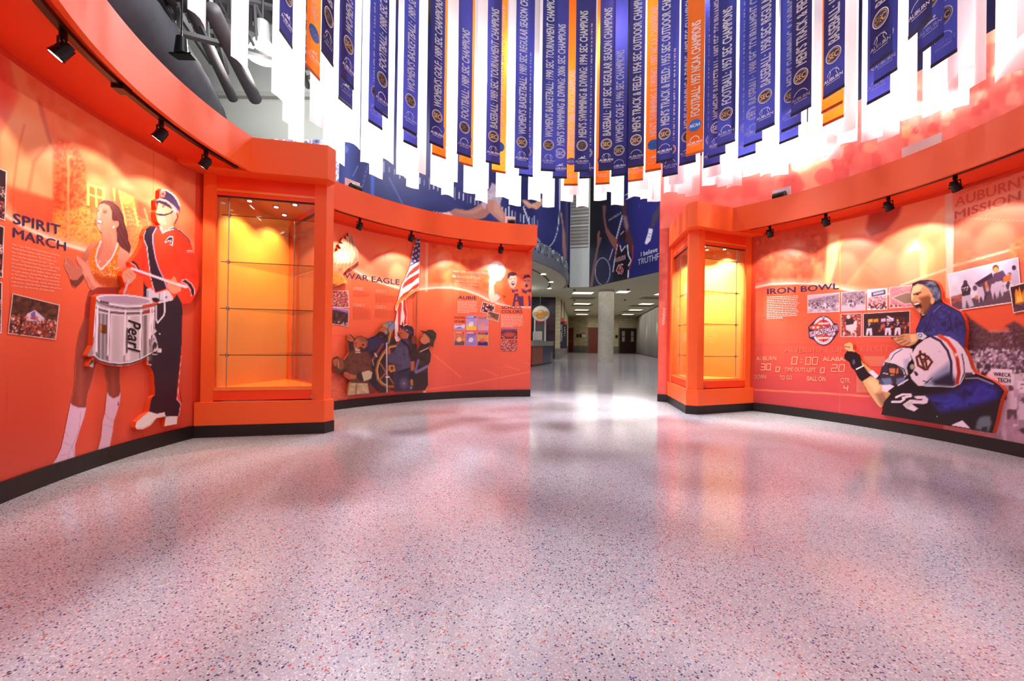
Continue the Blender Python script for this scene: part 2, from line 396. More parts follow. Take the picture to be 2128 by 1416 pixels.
for sc, thr, rad, col, off in ((240, .80, .40, (182, 177, 188), 3.7), (200, .82, .42, (206, 200, 208), 11.3), (170, .93, .34, (84, 80, 104), 0), (150, .955, .34, (60, 66, 124), 3.1), (140, .975, .32, (184, 92, 72), 7.7), (105, .975, .30, (44, 46, 78), 23.0), (90, .99, .3, (190, 84, 56), 31.0)):
    mp = nt.nodes.new('ShaderNodeMapping'); mp.inputs['Location'].default_value = (off, off * 1.7, 0); nt.links.new(tc.outputs['Object'], mp.inputs[0])
    vo = nt.nodes.new('ShaderNodeTexVoronoi'); vo.voronoi_dimensions = '2D'; vo.inputs['Scale'].default_value = sc; nt.links.new(mp.outputs[0], vo.inputs['Vector'])
    sp = nt.nodes.new('ShaderNodeSeparateColor'); nt.links.new(vo.outputs['Color'], sp.inputs[0])
    g = nt.nodes.new('ShaderNodeMath'); g.operation = 'GREATER_THAN'; g.inputs[1].default_value = thr; nt.links.new(sp.outputs[0], g.inputs[0])
    l = nt.nodes.new('ShaderNodeMath'); l.operation = 'LESS_THAN'; l.inputs[1].default_value = rad * 1.25; nt.links.new(vo.outputs['Distance'], l.inputs[0])
    mu = nt.nodes.new('ShaderNodeMath'); mu.operation = 'MULTIPLY'; nt.links.new(g.outputs[0], mu.inputs[0]); nt.links.new(l.outputs[0], mu.inputs[1])
    mx = nt.nodes.new('ShaderNodeMix'); mx.data_type = 'RGBA'; nt.links.new(mu.outputs[0], mx.inputs[0]); nt.links.new(prev, mx.inputs[6]); mx.inputs[7].default_value = rgba(col); prev = mx.outputs[2]
nt.links.new(prev, bs.inputs['Base Color']); bs.inputs['Roughness'].default_value = .13; bs.inputs['Specular IOR Level'].default_value = .62
bp = nt.nodes.new('ShaderNodeBump'); n2 = nt.nodes.new('ShaderNodeTexNoise'); n2.inputs['Scale'].default_value = 3.5; nt.links.new(tc.outputs['Object'], n2.inputs['Vector']); nt.links.new(n2.outputs['Fac'], bp.inputs['Height']); bp.inputs['Strength'].default_value = .06; bp.inputs['Distance'].default_value = .02; nt.links.new(bp.outputs[0], bs.inputs['Normal'])

# ------------------------------------------------------------------ room shell
RW, RB, ZL, ZH = 3.37, 2.89, 2.254, 2.549
struct(B().box(-14, 15, -7, 40, -.1, 0).ob('floor', ter))
CL0, CL1, CL2 = (-2.679, 3.449), (-1.685, 3.687), (-1.646, 3.793)      # left display case, plan
_d = np.array([-.719, .695]); _d /= np.linalg.norm(_d)
CL3 = tuple(np.array(CL2) + _d * 1.10)
CR0, CR1, CR2, CR3 = (3.15, 5.303), (2.262, 4.946), (2.141, 5.003), (2.28, 5.975)
tL = bearing(*CL0); tBs = bearing(*CL3); tBe = bearing(*at(1102, 824.5)); tRs = bearing(*at(1375, 826)); tRcase = bearing(*CR0)
T0L = tL - math.radians(62); T1R = tRcase + math.radians(80)
struct(B().ring(RW, RW + .12, 0, ZH - .01, T0L, tL + .09, 60).ob('wall_left', WALLRED))
struct(B().ring(RW, RW + .12, 0, ZH - .01, tBs - .06, tBe, 60).ob('wall_back', WALLRED))
WR = struct(B().ring(RW, RW + .12, 0, 3.52, tRs, T1R, 90).ob('wall_right', WALLRED))
struct(B().ring(RW, RW + .12, 0, ZH, T1R + .35, 2 * PI + T0L - .5, 60).ob('wall_rear', WALLRED))
for nm, a, b in (('left', T0L, tL), ('back', tBs, tBe), ('right', tRs, tRcase + 1.4)):
    if nm == 'right':
        struct(B().ring(RW - .018, RW, 0, .105, tRcase, T1R, 60).ob('baseboard_right', BLACK))
        struct(B().ring(RW - .018, RW, 0, .105, tRs, bearing(*CR3), 12).ob('trim_right_end', BLACK))
    else: struct(B().ring(RW - .018, RW + (.0 if nm != 'back' else 0), 0, .105, a, b, 60).ob('baseboard_' + nm, BLACK))
# end caps of the base where a wall stops
def canopy(name, t0, t1, lab, nseg=60):
    r = thing(name, lab, 'canopy', (CX + RB * math.sin((t0 + t1) / 2), CY + RB * math.cos((t0 + t1) / 2), ZL), 0, 'orange light canopies along the curved walls')
    under(r, B().ring(RB, RB + .03, ZL, ZH, t0, t1, nseg).ob('fascia', ORANGE))
    under(r, B().ring(RB + .03, RW, ZL + .036, ZL + .056, t0, t1, nseg).ob('soffit', ORANGE2))
    under(r, B().ring(RB + .03, RW, ZH - .02, ZH, t0, t1, nseg).ob('top_board', ORANGE))
    return r
# where the canopies meet the cases: from the fascia corner pixels
cornL = Cyl(RB)([(524, 355)])[0]; cornR = Cyl(RB)([(1524, 480)])[0]
tcL, tcR = bearing(*cornL[:2]), bearing(*cornR[:2])
canopy('wall_canopy', T0L, tcL, 'curved orange canopy with track lights above the marching band mural')
tcB = bearing(*Cyl(RB)([(692, 430)])[0][:2])
tcBe = bearing(*Cyl(RB)([(1115, 500)])[0][:2])
cb = canopy('wall_canopy', tcB - .02, tcBe, 'curved orange canopy ending free above the eagle and flag mural')
under(cb, B().bar((CX + RB * math.sin(tcBe), CY + RB * math.cos(tcBe)), (CX + RW * math.sin(tcBe - .012), CY + RW * math.cos(tcBe - .012)), .02, ZH - ZL, ZL).ob('end_cap', ORANGE))
canopy('wall_canopy', tcR, T1R, 'curved orange canopy with track lights above the scoreboard mural')

# ------------------------------------------------------------------ display cases
def lerp2(a, b, t): return (a[0] + (b[0] - a[0]) * t, a[1] + (b[1] - a[1]) * t)
def inset(pts, d):                              # plan polygon moved inwards by d
    c = np.mean(pts, 0); n = len(pts); out = []
    sgn = 1 if sum(pts[i][0] * pts[(i + 1) % n][1] - pts[(i + 1) % n][0] * pts[i][1] for i in range(n)) > 0 else -1
    for i in range(n):
        p0, p1, p2 = (np.array(pts[k % n], float) for k in (i - 1, i, i + 1))
        e1 = (p1 - p0) / np.linalg.norm(p1 - p0); e2 = (p2 - p1) / np.linalg.norm(p2 - p1)
        n1 = np.array([-e1[1], e1[0]]) * sgn; n2 = np.array([-e2[1], e2[0]]) * sgn
        k = (n1 + n2); k = k / max(.3, (1 + n1 @ n2)); out.append(tuple(p1 + k * d))
    return out
GLOW = mat('case_lamp_lens', (255, 244, 215), .3, emit=9, noise=0)
def display_case(P0, P1, P2, P3, Pb0, Pb1, cap, lab, seed, power, lcol):
    foot = [P0, P1, P2, P3]; Pb0, Pb1 = P0, P3
    r = thing('display_case', lab, 'display case', (*np.mean([P0, P1, P2], 0), 0), 0, 'empty orange display cases')
    u = lambda o: under(r, o)
    u(B().prism(inset(foot, -.004), 0, .10).ob('toe_kick', BLACK)); u(B().prism(foot, .10, .30).ob('plinth', ORANGE, bevel=.003))
    body = inset(foot, .022); Q0, Q1, Q2, Q3 = body; Qb0, Qb1 = Q0, Q3
    L = math.dist(Q0, Q1); LS = math.dist(Q2, Q3); wp = .095
    a = lerp2(Q0, Q1, wp / L); b = lerp2(Q0, Q1, 1 - .10 / L); c = lerp2(Q2, Q3, .075 / LS); d = lerp2(Q2, Q3, 1 - .09 / LS)
    ZT = ZL + .02; dp = .07
    n01 = np.array([-(Q1[1] - Q0[1]), Q1[0] - Q0[0]]) / L
    if n01 @ (np.array(Q3) - np.array(Q0)) < 0: n01 = -n01
    n23 = np.array([-(Q3[1] - Q2[1]), Q3[0] - Q2[0]]) / LS
    if n23 @ (np.array(Q0) - np.array(Q2)) < 0: n23 = -n23
    off = lambda p, n, k: (p[0] + n[0] * k, p[1] + n[1] * k)
    u(B().prism([Q0, a, off(a, n01, dp), off(Q0, n01, dp)], .30, ZT).ob('post', ORANGE))
    u(B().prism([b, Q1, Q2, c, off(c, n23, dp), off(b, n01, dp)], .30, ZT).ob('post', ORANGE))
    u(B().prism([d, Q3, off(Q3, n23, dp), off(d, n23, dp)], .30, ZT).ob('post', ORANGE))
    for p, q, n, nm in ((a, b, n01, 'front'), (c, d, n23, 'side')):
        p2, q2 = off(p, n, .012), off(q, n, .012)
        u(B().prism([p2, q2, off(q2, n, dp - .012), off(p2, n, dp - .012)], .31, .418).ob('bottom_rail', ORANGE2))
        u(B().prism([p2, q2, off(q2, n, dp - .012), off(p2, n, dp - .012)], 2.085, ZT - .008).ob('top_rail', ORANGE2))
        g1, g2 = off(p, n, .03), off(q, n, .03)
        u(B().prism([g1, g2, off(g2, n, .008), off(g1, n, .008)], .418, 2.085).ob('glass_pane', GLASS))
        u(B().prism([off(p, n, .02), off(q, n, .02), off(q, n, .045), off(p, n, .045)], 2.075, 2.086).ob('pane_channel', BLACK))
    inn = inset(foot, .05)
    u(B().prism(inset(foot, .03), .395, .415).ob('case_floor', ORANGE3)); u(B().prism(inset(foot, .03), 2.12, 2.14).ob('case_top', ORANGE3))
    bi = inset(foot, .035); n3 = np.array([-(bi[3][1] - bi[0][1]), bi[3][0] - bi[0][0]]) / math.dist(bi[0], bi[3])
    if n3 @ (np.array(P1) - np.array(P0)) < 0: n3 = -n3
    u(B().prism([bi[0], bi[3], off(bi[3], n3, .012), off(bi[0], n3, .012)], .40, 2.14).ob('back_panel', ORANGE3))
    # rods at the corners of the shelves
    tri = inset(foot, .10)
    rods = [lerp2(tri[0], tri[1], .05), lerp2(tri[0], tri[1], .985), tri[2], lerp2(tri[3], tri[2], .12)]
    for q in rods:
        ro = u(B().tube((*q, .415), (*q, 2.12), .0045, 10).ob('rod', CHROME))
        for z in (.70, 1.11, 1.52, 1.93):
            under(ro, B().tube((*q, z - .016), (*q, z + .016), .012, 12).tube((q[0] - .018, q[1], z), (q[0] + .018, q[1], z), .006, 8).ob('clamp', CHROME))
    shelf = inset(foot, .092); SG = mat('shelf_glass_edge', (70, 60, 48), .2)
    for z in (.70, 1.11, 1.52, 1.93):
        s = u(B().prism(shelf, z - .004, z + .004).ob('glass_shelf', GLASS))
        e = B(); k = inset(shelf, -.001)
        for i, j in ((0, 1), (1, 2), (2, 3)): e.bar(k[i], k[j], .002, .006, z - .003)
        under(s, e.ob('shelf_edge', SG))
    cen = np.mean([P0, P1, P3], 0); k = 0
    for w0, w1, w2 in ((.62, .19, .19), (.19, .62, .19), (.19, .19, .62), (.34, .33, .33)):
        p = np.array(P0) * w0 + np.array(P1) * w1 + np.array(P3) * w2; p = p * .86 + cen * .14
        dl = u(B().tube((*p, 2.106), (*p, 2.12), .032, 20).ob('downlight', CHROME)); under(dl, B().tube((*p, 2.103), (*p, 2.107), .018, 16).ob('lens', GLOW))
        lamp('case_lamp', 'SPOT', (*p, 2.09), power, lcol, (*(p * .7 + np.array(P0) * .15 + np.array(P3) * .15), .6), spot_size=1.9, spot_blend=.9, shadow_soft_size=.02)
    lk = u(B().tube((*lerp2(P0, P1, .9), .335), (*lerp2(off(P0, -n01, .02), off(P1, -n01, .02), .9), .335), .014, 14).ob('lock', CHROME))
    # the cap carries the canopy line round the case
    ci = cap; u(B().prism(ci, ZL, ZH).ob('cap', ORANGE, bevel=.003))
    return r
_q = lambda x, y: at(x, y, ZL)
capL = [tuple(cornL[:2]), _q(680.6, 371.8), _q(697.7, 380.6), tuple(np.array(_q(697.7, 380.6)) + _d * 1.0), (CX + RW * math.sin(tBs), CY + RW * math.cos(tBs)), (CX + RW * math.sin(tL), CY + RW * math.cos(tL)), (CX + RW * math.sin((tL + tcL) / 2 - .06), CY + RW * math.cos((tL + tcL) / 2 - .06))]
display_case(CL0, CL1, CL2, CL3, (-2.735, 3.56), (-2.47, 4.585), capL, 'tall orange display case with amber back left of the eagle mural', 1, 40, (1, .84, .55))
_r = lambda x, y: at(x, y, ZL)
k1, k2, k3 = _r(1449, 469.2), _r(1429.5, 472.9), _r(1390.5, 512.7)
_w = lambda t: (CX + (RW - .02) * math.sin(t), CY + (RW - .02) * math.cos(t))
capR = [tuple(cornR[:2]), k1, k2, tuple(np.array(k3) * .985 + np.array(CR3) * .015), _w(bearing(*CR3)), _w((bearing(*CR3) + tRcase) / 2), _w(tRcase), (CX + RW * .99 * math.sin((tRcase + tcR) / 2 + .05), CY + RW * .99 * math.cos((tRcase + tcR) / 2 + .05))]
display_case(CR0, CR1, CR2, CR3, (3.20, 5.42), (2.36, 6.0), capR, 'tall orange display case with brightly lit back beside the scoreboard mural', 2, 170, (1, .95, .88))

# ------------------------------------------------------------------ track lighting
def track(t0, t1, r, lab):
    o = B().ring(r - .017, r + .017, ZL + .012, ZL + .035, t0, t1, 40).ob('lighting_track', DARK); return tag(o, lab, 'light track', 'black tracks under the canopies')
LED = mat('spot_lens', (255, 250, 235), .2, emit=30, noise=0); WARM = mat('warm_spot_lens', (255, 200, 90), .2, emit=24, noise=0)
def track_head(px, py, lab, zt=1.72, power=26, big=1.0, lens=LED, rt=2.985, spin=0):
    # px, py: centre of the lamp housing in the photograph; it hangs 12 cm below its track
    q = Cyl(rt)([(px, py)])[0]; t = bearing(q[0], q[1]); o3 = np.array([CX + rt * math.sin(t), CY + rt * math.cos(t), ZL + .0105])
    r = thing('track_light', lab, 'track light', tuple(o3), 0, 'black spotlights under the canopies')
    out = np.array([math.sin(t), math.cos(t)]); tan = np.array([math.cos(t), -math.sin(t)])
    c = o3 - np.array([0, 0, .088]); tgt = np.array([CX + RW * math.sin(t + spin), CY + RW * math.cos(t + spin), zt])
    ax = (tgt - c) / np.linalg.norm(tgt - c)
    b = B().tube(o3, o3 - np.array([0, 0, .035]), .015, 12); b.tube(o3 - np.array([0, 0, .03]), o3 - np.array([0, 0, .046]), .008, 8)
    under(r, b.ob('adapter', DARK))
    y = B(); T3 = np.array([*tan, 0])
    y.tube(c - T3 * .036 + (0, 0, .043), c + T3 * .036 + (0, 0, .043), .005, 6)
    for s in (-1, 1): y.tube(c + T3 * .036 * s + (0, 0, .046), c + T3 * .036 * s - (0, 0, .008), .005, 6); y.tube(c + T3 * .030 * s, c + T3 * .043 * s, .008, 8)
    under(r, y.ob('yoke', DARK))
    h = B().tube(c - ax * .032, c + ax * .030, .028, 20, .033); h.tube(c - ax * .043, c - ax * .032, .019, 16)
    h.tube(c + ax * .030, c + ax * .039, .033, 20, .036)
    ho = under(r, h.ob('housing', DARK))
    under(ho, B().tube(c + ax * .039, c + ax * .0405, .027, 20).ob('lens', lens))
    s = c + ax * .055
    lamp('track_beam', 'SPOT', tuple(s), power, (1, .9, .74), tuple(tgt), spot_size=.62, spot_blend=.75, shadow_soft_size=.02)
    lamp('track_spill', 'SPOT', tuple(s), power * .85, (1, .9, .76), tuple(tgt - (0, 0, .35)), spot_size=1.75, spot_blend=.22, shadow_soft_size=.025)
    return r
TK = track(T0L, bearing(*Cyl(2.985)([(492, 340)])[0][:2]), 2.985, 'black track under the left canopy')
track(tBs + .05, tcBe - .1, 2.985, 'black track under the canopy of the flag mural')
track(tRcase + .02, T1R, 2.985, 'black track under the right canopy')
for a in ((131, 82, 'black spotlight nearest the camera under the left canopy'), (335, 264, 'middle black spotlight above the cheering woman and the drummer'), (428, 325, 'black spotlight next to the left display case')):
    track_head(*a)
under(TK, B().ring(2.955, 3.015, ZL - .004, ZL + .03, bearing(*Cyl(2.985)([(253, 162)])[0][:2]) - .012, bearing(*Cyl(2.985)([(253, 162)])[0][:2]) + .012, 3).ob('joint_box', DARK))
for x, y, l, ln in ((748, 463, 'black spotlight above the eagle wing', LED), (855, 489, 'black spotlight with a yellow glow left of the flag top', WARM), (956, 506, 'black spotlight above the quotation', LED), (1041, 515, 'unlit looking black spotlight above the shouting fans', LED)):
    track_head(x, y, l, lens=ln)
for x, y, l in ((1600, 479, 'black spotlight nearest the right display case'), (1716, 455, 'black spotlight above the small team photographs'), (1846, 420, 'black spotlight above the shouting man in a blue suit'), (1985, 377, 'black spotlight in front of the pale newspaper stripe')):
    track_head(x, y, l)
# up-lights standing on the canopies, throwing light over the banners
def uplight(px, py, r, w, lab, power, tz=4.2, lampy=True):
    q = Cyl(r)([(px, py)])[0]; t = bearing(q[0], q[1]); p = np.array([CX + r * math.sin(t), CY + r * math.cos(t), ZH])
    o = thing('uplight', lab, 'floodlight', tuple(p), 0, 'floodlights standing on the canopies'); tan = np.array([math.cos(t), -math.sin(t)]); out = np.array([math.sin(t), math.cos(t)])
    a = p[:2] - tan * w / 2 + out * .05; b = p[:2] + tan * w / 2 + out * .05
    under(o, B().bar(tuple(a), tuple(b), .008, .135, ZH).ob('reflector', WHITE))
    if lampy:
        T3 = np.array([*tan, 0]); k = B()
        for s in np.linspace(-1, 1, 9): k.tube(p + T3 * (w * .3 * s - .004) + (0, 0, .03), p + T3 * (w * .3 * s + .004) + (0, 0, .03), .05, 18)
        k.tube(p - T3 * w * .3 + (0, 0, .03), p + T3 * w * .3 + (0, 0, .03), .042, 16)
        under(o, k.ob('lamp_body', DARK))
    lamp('uplight_beam', 'SPOT', (p[0] - out[0] * .02, p[1] - out[1] * .02, ZH + .16), power, (1, .97, .95), (p[0] - out[0] * .25, p[1] - out[1] * .25, tz), spot_size=2.5, spot_blend=.6, shadow_soft_size=.06)
uplight(738, 398, 2.96, .19, 'floodlight behind the post of the left display case', 150)
uplight(1062, 462, 2.96, .15, 'floodlight standing near the free end of the back canopy', 150)
uplight(1620, 412, 2.96, .19, 'floodlight standing on the canopy above the scoreboard mural', 170)
uplight(1905, 318, 2.96, .30, 'long white floodlight plate on the right canopy', 90, lampy=False)
# ------------------------------------------------------------------ concourse and atrium beyond the hall
ZC = 3.17
NA, NB, WA, WB, BB2, BC = (-3.9, 9.4), (2.2, 16.0), (2.38, 17.17), (3.19, 16.94), (4.73, 12.84), (8.9, 1.7)
struct(B().prism([(-14, 9.5), NA, NB, WA, WB, BB2, BC, (14, 1.7), (14, 40), (-14, 40)][::-1], ZC, ZC + .25).ob('ceiling_concourse', CEIL))
GREYW = mat('grey_green_wall', (196, 203, 198), .8); LOUV = mat('grey_louver', (150, 146, 140), .6)
def upright(name, p, q, z0, z1, m, w=.1, sh=.03):
    d = np.array(q, float) - np.array(p, float); n = np.array([-d[1], d[0]]) / np.linalg.norm(d)
    if n @ np.array(p) < 0: n = -n
    p = tuple(np.array(p) - n * sh); q = tuple(np.array(q) - n * sh)
    return B().prism([p, q, tuple(np.array(q) + n * w), tuple(np.array(p) + n * w)], z0, z1).ob(name, m)
struct(upright('wall_navy_side', NA, NB, ZC, 9.4, NAVY)); struct(upright('wall_atrium_corner', NB, WA, ZC, 9.4, GREYW)); struct(upright('wall_white', WA, WB, ZC, 9.4, GREYW))
struct(upright('wall_player_side', WB, BB2, ZC, 9.4, NAVY)); struct(upright('wall_far_right', BB2, BC, ZC, 9.4, NAVY))
struct(upright('wall_atrium_back', (-14, 11.0), (-2.6, 11.0), 2.0, 10, mat('atrium_wall', (168, 173, 168), .8)))
struct(B().box(-14, -13.9, -7, 11, 2.0, 10).ob('wall_atrium_left', GREYW))
struct(B().box(-14, 14, -7, 17.5, 9.4, 9.5).ob('ceiling_atrium', mat('dark_roof_deck', (74, 72, 74), .8, noise=.2, scale=1.5)))
struct(B().box(-14, -2.6, 10.82, 11.0, 7.3, 7.42).ob('trim_ledge', mat('ledge_grey', (150, 152, 148), .7)))
# curved sign canopy
SR, SCN = 10.04, (-7.83, 16.84)
t0, t1 = math.atan2(-.6 - SCN[0], 9.55 - SCN[1]), math.atan2(2.19 - SCN[0], 17.3 - SCN[1])
sc = thing('sign_canopy', 'grey curved canopy carrying the metal letters over the food counter', 'sign canopy', (SCN[0] + SR * math.sin(t0), SCN[1] + SR * math.cos(t0), ZC))
STEEL = mat('grey_fascia_metal', (146, 150, 152), .35, metal=.5); LETM = mat('letter_metal', (150, 158, 165), .3, metal=.5)
under(sc, B().ring(SR - .10, SR, ZC - .03, ZC + .22, t0, t1, 60, SCN).ob('fascia', STEEL))
under(sc, B().ring(SR - 2.2, SR - .1, ZC - .022, ZC - .002, t0, t1, 60, SCN).ob('soffit', CEIL))
under(sc, B().ring(SR - .75, SR - .70, ZC - .035, ZC - .021, t0, t1, 60, SCN).ob('soffit_groove', mat('groove_shadow', (70, 68, 60), .8)))
SGN = Cyl(SR - .05, SCN, True)
for ch, px, w in (('F', 1085, 12), ('A', 1094, 11), ('L', 1102, 11), ('L', 1111, 9), ('O', 1124, 14), ('F', 1135.5, 9), ('H', 1147, 10), ('O', 1156.8, 9.5), ('N', 1165.2, 7.5), ('O', 1172, 6), ('R', 1178.3, 6)):
    if px < 1100: continue
    V, F, ww = glyphs(ch, .02)
    q = SGN([(px - w / 2, 540), (px + w / 2, 540)]); ta, tb = (math.atan2(p[0] - SCN[0], p[1] - SCN[1]) for p in q)
    n = len(V); out = []
    for k, rr in enumerate((SR - .02, SR - .11)):
        th = ta + (tb - ta) * V[:, 0]; out.append(np.c_[SCN[0] + rr * np.sin(th), SCN[1] + rr * np.cos(th), ZC + .22 + (V[:, 1] - V[:, 1].min() * 0) / CAP * .36])
    cnt = {}
    for f in F:
        for i in range(len(f)): cnt[(f[i], f[(i + 1) % len(f)])] = 1
    rim = [(b + n * 0, a, a + n, b + n) for (a, b) in cnt if (b, a) not in cnt]
    o = mesh_ob('letter', np.r_[out[0], out[1]], [tuple(f) for f in F] + [tuple(i + n for i in f[::-1]) for f in F] + rim, LETM); under(sc, o)
# concrete column
cl = struct(B().tube((4.10, 17.85, 0), (4.10, 17.85, ZC), .335, 40).ob('column', CONC, smooth=False))
# back of the concourse
struct(B().box(-6, 2.209, 20.9, 21.05, 0, ZC).ob('wall_black_tile', TILE))
struct(B().prism([(2.209, 20.88), (2.433, 20.95), (3.96, 30.03), (5.10, 36.8), (4.9, 36.9), (2.209, 21.05)], .55, ZC).ob('wall_block_side', BLOCK)); struct(B().prism([(2.209, 20.88), (2.433, 20.95), (3.96, 30.03), (5.10, 36.8), (4.9, 36.9), (2.209, 21.05)], 0, .55).ob('wall_block_side_base', BLOCKLOW))
for nm, p, q in (('far_a', (4.85, 37.1), (5.55, 36.25)), ('far_b', (5.55, 36.25), (6.45, 34.87)), ('far_c', (6.45, 34.87), (8.2, 34.9)), ('far_d', (8.55, 34.75), (11.0, 35.3))):
    struct(upright('wall_' + nm, p, q, .58, ZC, BLOCK, .12)); struct(upright('wall_base_' + nm, p, q, 0, .58, BLOCKLOW, .12))
struct(upright('wall_recess', (8.2, 34.9), (8.55, 34.75), 0, ZC, BLACK, .1))
DOORR = mat('red_brown_door', (120, 46, 26), .45); DOORD = mat('dark_brown_door', (52, 30, 24), .4); PANE = mat('door_pane', (150, 150, 140), .2); STL = mat('door_frame', (110, 104, 96), .4)
def door(nm, p, q, h, m, panes=0, bar=False):
    d = np.array(q, float) - np.array(p, float); n = np.array([-d[1], d[0]]) / np.linalg.norm(d)
    if n @ np.array(p) > 0: n = -n
    o2 = lambda v, k: tuple(np.array(v) + n * k)
    leaf = B().prism([o2(p, .01), o2(q, .01), o2(q, .06), o2(p, .06)], 0.005, h).ob(nm, m); struct(leaf)
    fr = B().bar(o2(p, .05), o2(lerp2(p, q, .04), .05), .06, h + .05, 0).bar(o2(lerp2(p, q, .96), .05), o2(q, .05), .06, h + .05, 0).bar(o2(p, .05), o2(q, .05), .06, .05, h).ob('door_frame', STL); under(leaf, fr)
    for k in range(panes):
        a, b = (k + .35) / panes, (k + .65) / panes
        for z0, z1 in ((1.0, 1.42), (1.48, 1.9)): under(leaf, B().bar(o2(lerp2(p, q, a), .065), o2(lerp2(p, q, b), .065), .012, z1 - z0, z0).ob('pane', PANE))
    if panes == 2: under(leaf, B().bar(o2(lerp2(p, q, .495), .066), o2(lerp2(p, q, .505), .066), .01, h, 0).ob('meeting_stile', BLACK))
    if bar: under(leaf, B().bar(o2(lerp2(p, q, .1), .09), o2(lerp2(p, q, .9), .09), .04, .07, .95).ob('push_bar', CHROME))
    else: under(leaf, B().bar(o2(lerp2(p, q, .88 if panes == 0 else .56), .09), o2(lerp2(p, q, .93 if panes == 0 else .6), .09), .03, .2, .95).ob('door_handle', CHROME))
door('door_1', (4.93, 37.0), (5.50, 36.3), 2.13, DOORR, 0, True)
door('door_2', (6.46, 34.86), (7.75, 34.88), 2.13, DOORR)
door('door_3', (9.083, 34.82), (10.72, 35.18), 2.13, DOORD, 2)
for x0, y0, x1, y1, m, lb, ct in ((5.72, 35.98, 5.85, 35.78, BLACK, 'narrow black plate on the block wall right of the glazed door', 'sign'), (5.92, 35.67, 6.05, 35.48, BLACK, 'square black plate left of the white notice', 'sign'), (6.12, 35.36, 6.36, 35.0, None, 'white framed notice with red heading on the block wall', 'notice')):
    nm = 'wall_notice' if ct == 'notice' else 'wall_plate'
    o = upright(nm, (x0 - .03, y0 - .03), (x1 - .03, y1 - .03), 1.33, 1.62, m or WHITE, .02); tag(o, lb, ct)
    if ct == 'notice': under(o, upright('heading', (x0 - .05, y0 - .04), (x1 - .05, y1 - .04), 1.62, 1.69, mat('notice_red', (200, 60, 40)), .02))
tag(upright('wall_plate', (8.78, 34.70), (8.98, 34.74), 1.33, 1.55, BLACK, .02), 'small black plate left of the dark double doors', 'sign')
# pleated curtain along the right
def curtain():
    p, q = np.array((10.86, 35.6)), np.array((6.55, 12.6)); L = np.linalg.norm(q - p); d = (q - p) / L; n = np.array([-d[1], d[0]])
    if n @ p > 0: n = -n
    k = int(L / .035); s = np.linspace(0, L, k); w = .05 * np.sin(s * 2 * PI / .34 + np.sin(s * 1.7) * 1.2) + .02 * np.sin(s * 31)
    X = p[0] + d[0] * s + n[0] * w; Y = p[1] + d[1] * s + n[1] * w; V = []; 
    for z in (.04, 1.4, ZC - .02): V += [(a, b, z) for a, b in zip(X, Y)]
    F = [(j * k + i, j * k + i + 1, (j + 1) * k + i + 1, (j + 1) * k + i) for j in range(2) for i in range(k - 1)]
    o = mesh_ob('curtain', V, F, mat('grey_curtain_cloth', (150, 147, 142), .9), None, True)
    md = o.modifiers.new('thick', 'SOLIDIFY'); md.thickness = .012
    return tag(o, 'long pleated grey curtain along the right side of the concourse', 'curtain')
curtain()
struct(upright('wall_behind_curtain', (11.1, 35.6), (6.8, 12.6), 0, ZC, BLOCKLOW, .1))
for t, z in ((.28, 2.75), (.47, 2.75)):
    x, y = 10.86 + (6.55 - 10.86) * t - .55, 35.6 + (12.6 - 35.6) * t
    lamp('curtain_wash', 'SPOT', (x, y, 3.0), 60, (1, .98, .92), (x + .5, y, .6), spot_size=.7, spot_blend=.5, shadow_soft_size=.03)
# lights, vents and sprinklers let into the concourse ceiling
LP = mat('ceiling_light_panel', (255, 250, 232), .4, emit=2.0, noise=0); VENT = mat('vent_grille', (150, 142, 122), .6)
cx6 = lambda a, b: at(1080 + a * .1504, 580 + b * .1504, ZC)
for k, (a, b, w) in enumerate(((872, 192, .9), (862, 342, .9), (856, 427, .9), (862, 487, .9), (1426, 176, .5), (1965, 206, .5), (1747, 343, .7), (1600, 427, .8), (1496, 488, .8))):
    x, y = cx6(a, b); o = thing('ceiling_light', ['rectangular ceiling light nearest the column on its left', 'second ceiling light in the row left of the column', 'third ceiling light in the row left of the column', 'farthest ceiling light in the row left of the column', 'faint ceiling light just right of the column top', 'ceiling light nearest the right case above the curtain', 'second ceiling light along the curtain', 'third ceiling light along the curtain', 'farthest ceiling light along the curtain'][k], 'ceiling light', (x, y, ZC), 0, 'concourse ceiling lights')
    under(o, B().box(x - w / 2 - .03, x + w / 2 + .03, y - .36, y + .36, ZC - .012, ZC).ob('frame', WHITE)); under(o, B().box(x - w / 2, x + w / 2, y - .33, y + .33, ZC - .018, ZC - .012).ob('diffuser', LP))
for k, (a, b) in enumerate(((872, 264), (864, 363), (858, 450), (1880, 262), (1693, 372), (1557, 450), (1470, 500))):
    x, y = cx6(a, b); o = thing('ceiling_vent', ['air vent nearest the column on its left', 'second air vent in the row left of the column', 'farthest air vent in the row left of the column', 'air vent nearest the right case above the curtain', 'second air vent along the curtain', 'third air vent along the curtain', 'farthest air vent along the curtain'][k], 'vent', (x, y, ZC), 0, 'concourse ceiling vents')
    w = .62 if k < 3 else .72
    under(o, B().box(x - w, x + w, y - .5, y + .5, ZC - .015, ZC).ob('grille', VENT)); under(o, B().box(x - w + .05, x + w - .05, y - .45, y + .45, ZC - .02, ZC - .015).ob('slats', mat('vent_slats', (128, 122, 106), .7)))
for k, (a, b) in enumerate(((755, 145), (1497, 140), (755, 286), (1455, 283))):
    x, y = cx6(a, b); tag(B().tube((x, y, ZC - .07), (x, y, ZC), .05, 12, .07).ob('sprinkler', STL), ['small sprinkler left of the column, nearer one', 'small sprinkler right of the column, nearer one', 'small sprinkler left of the column, farther one', 'small sprinkler right of the column, farther one'][k], 'sprinkler', 'ceiling sprinklers')
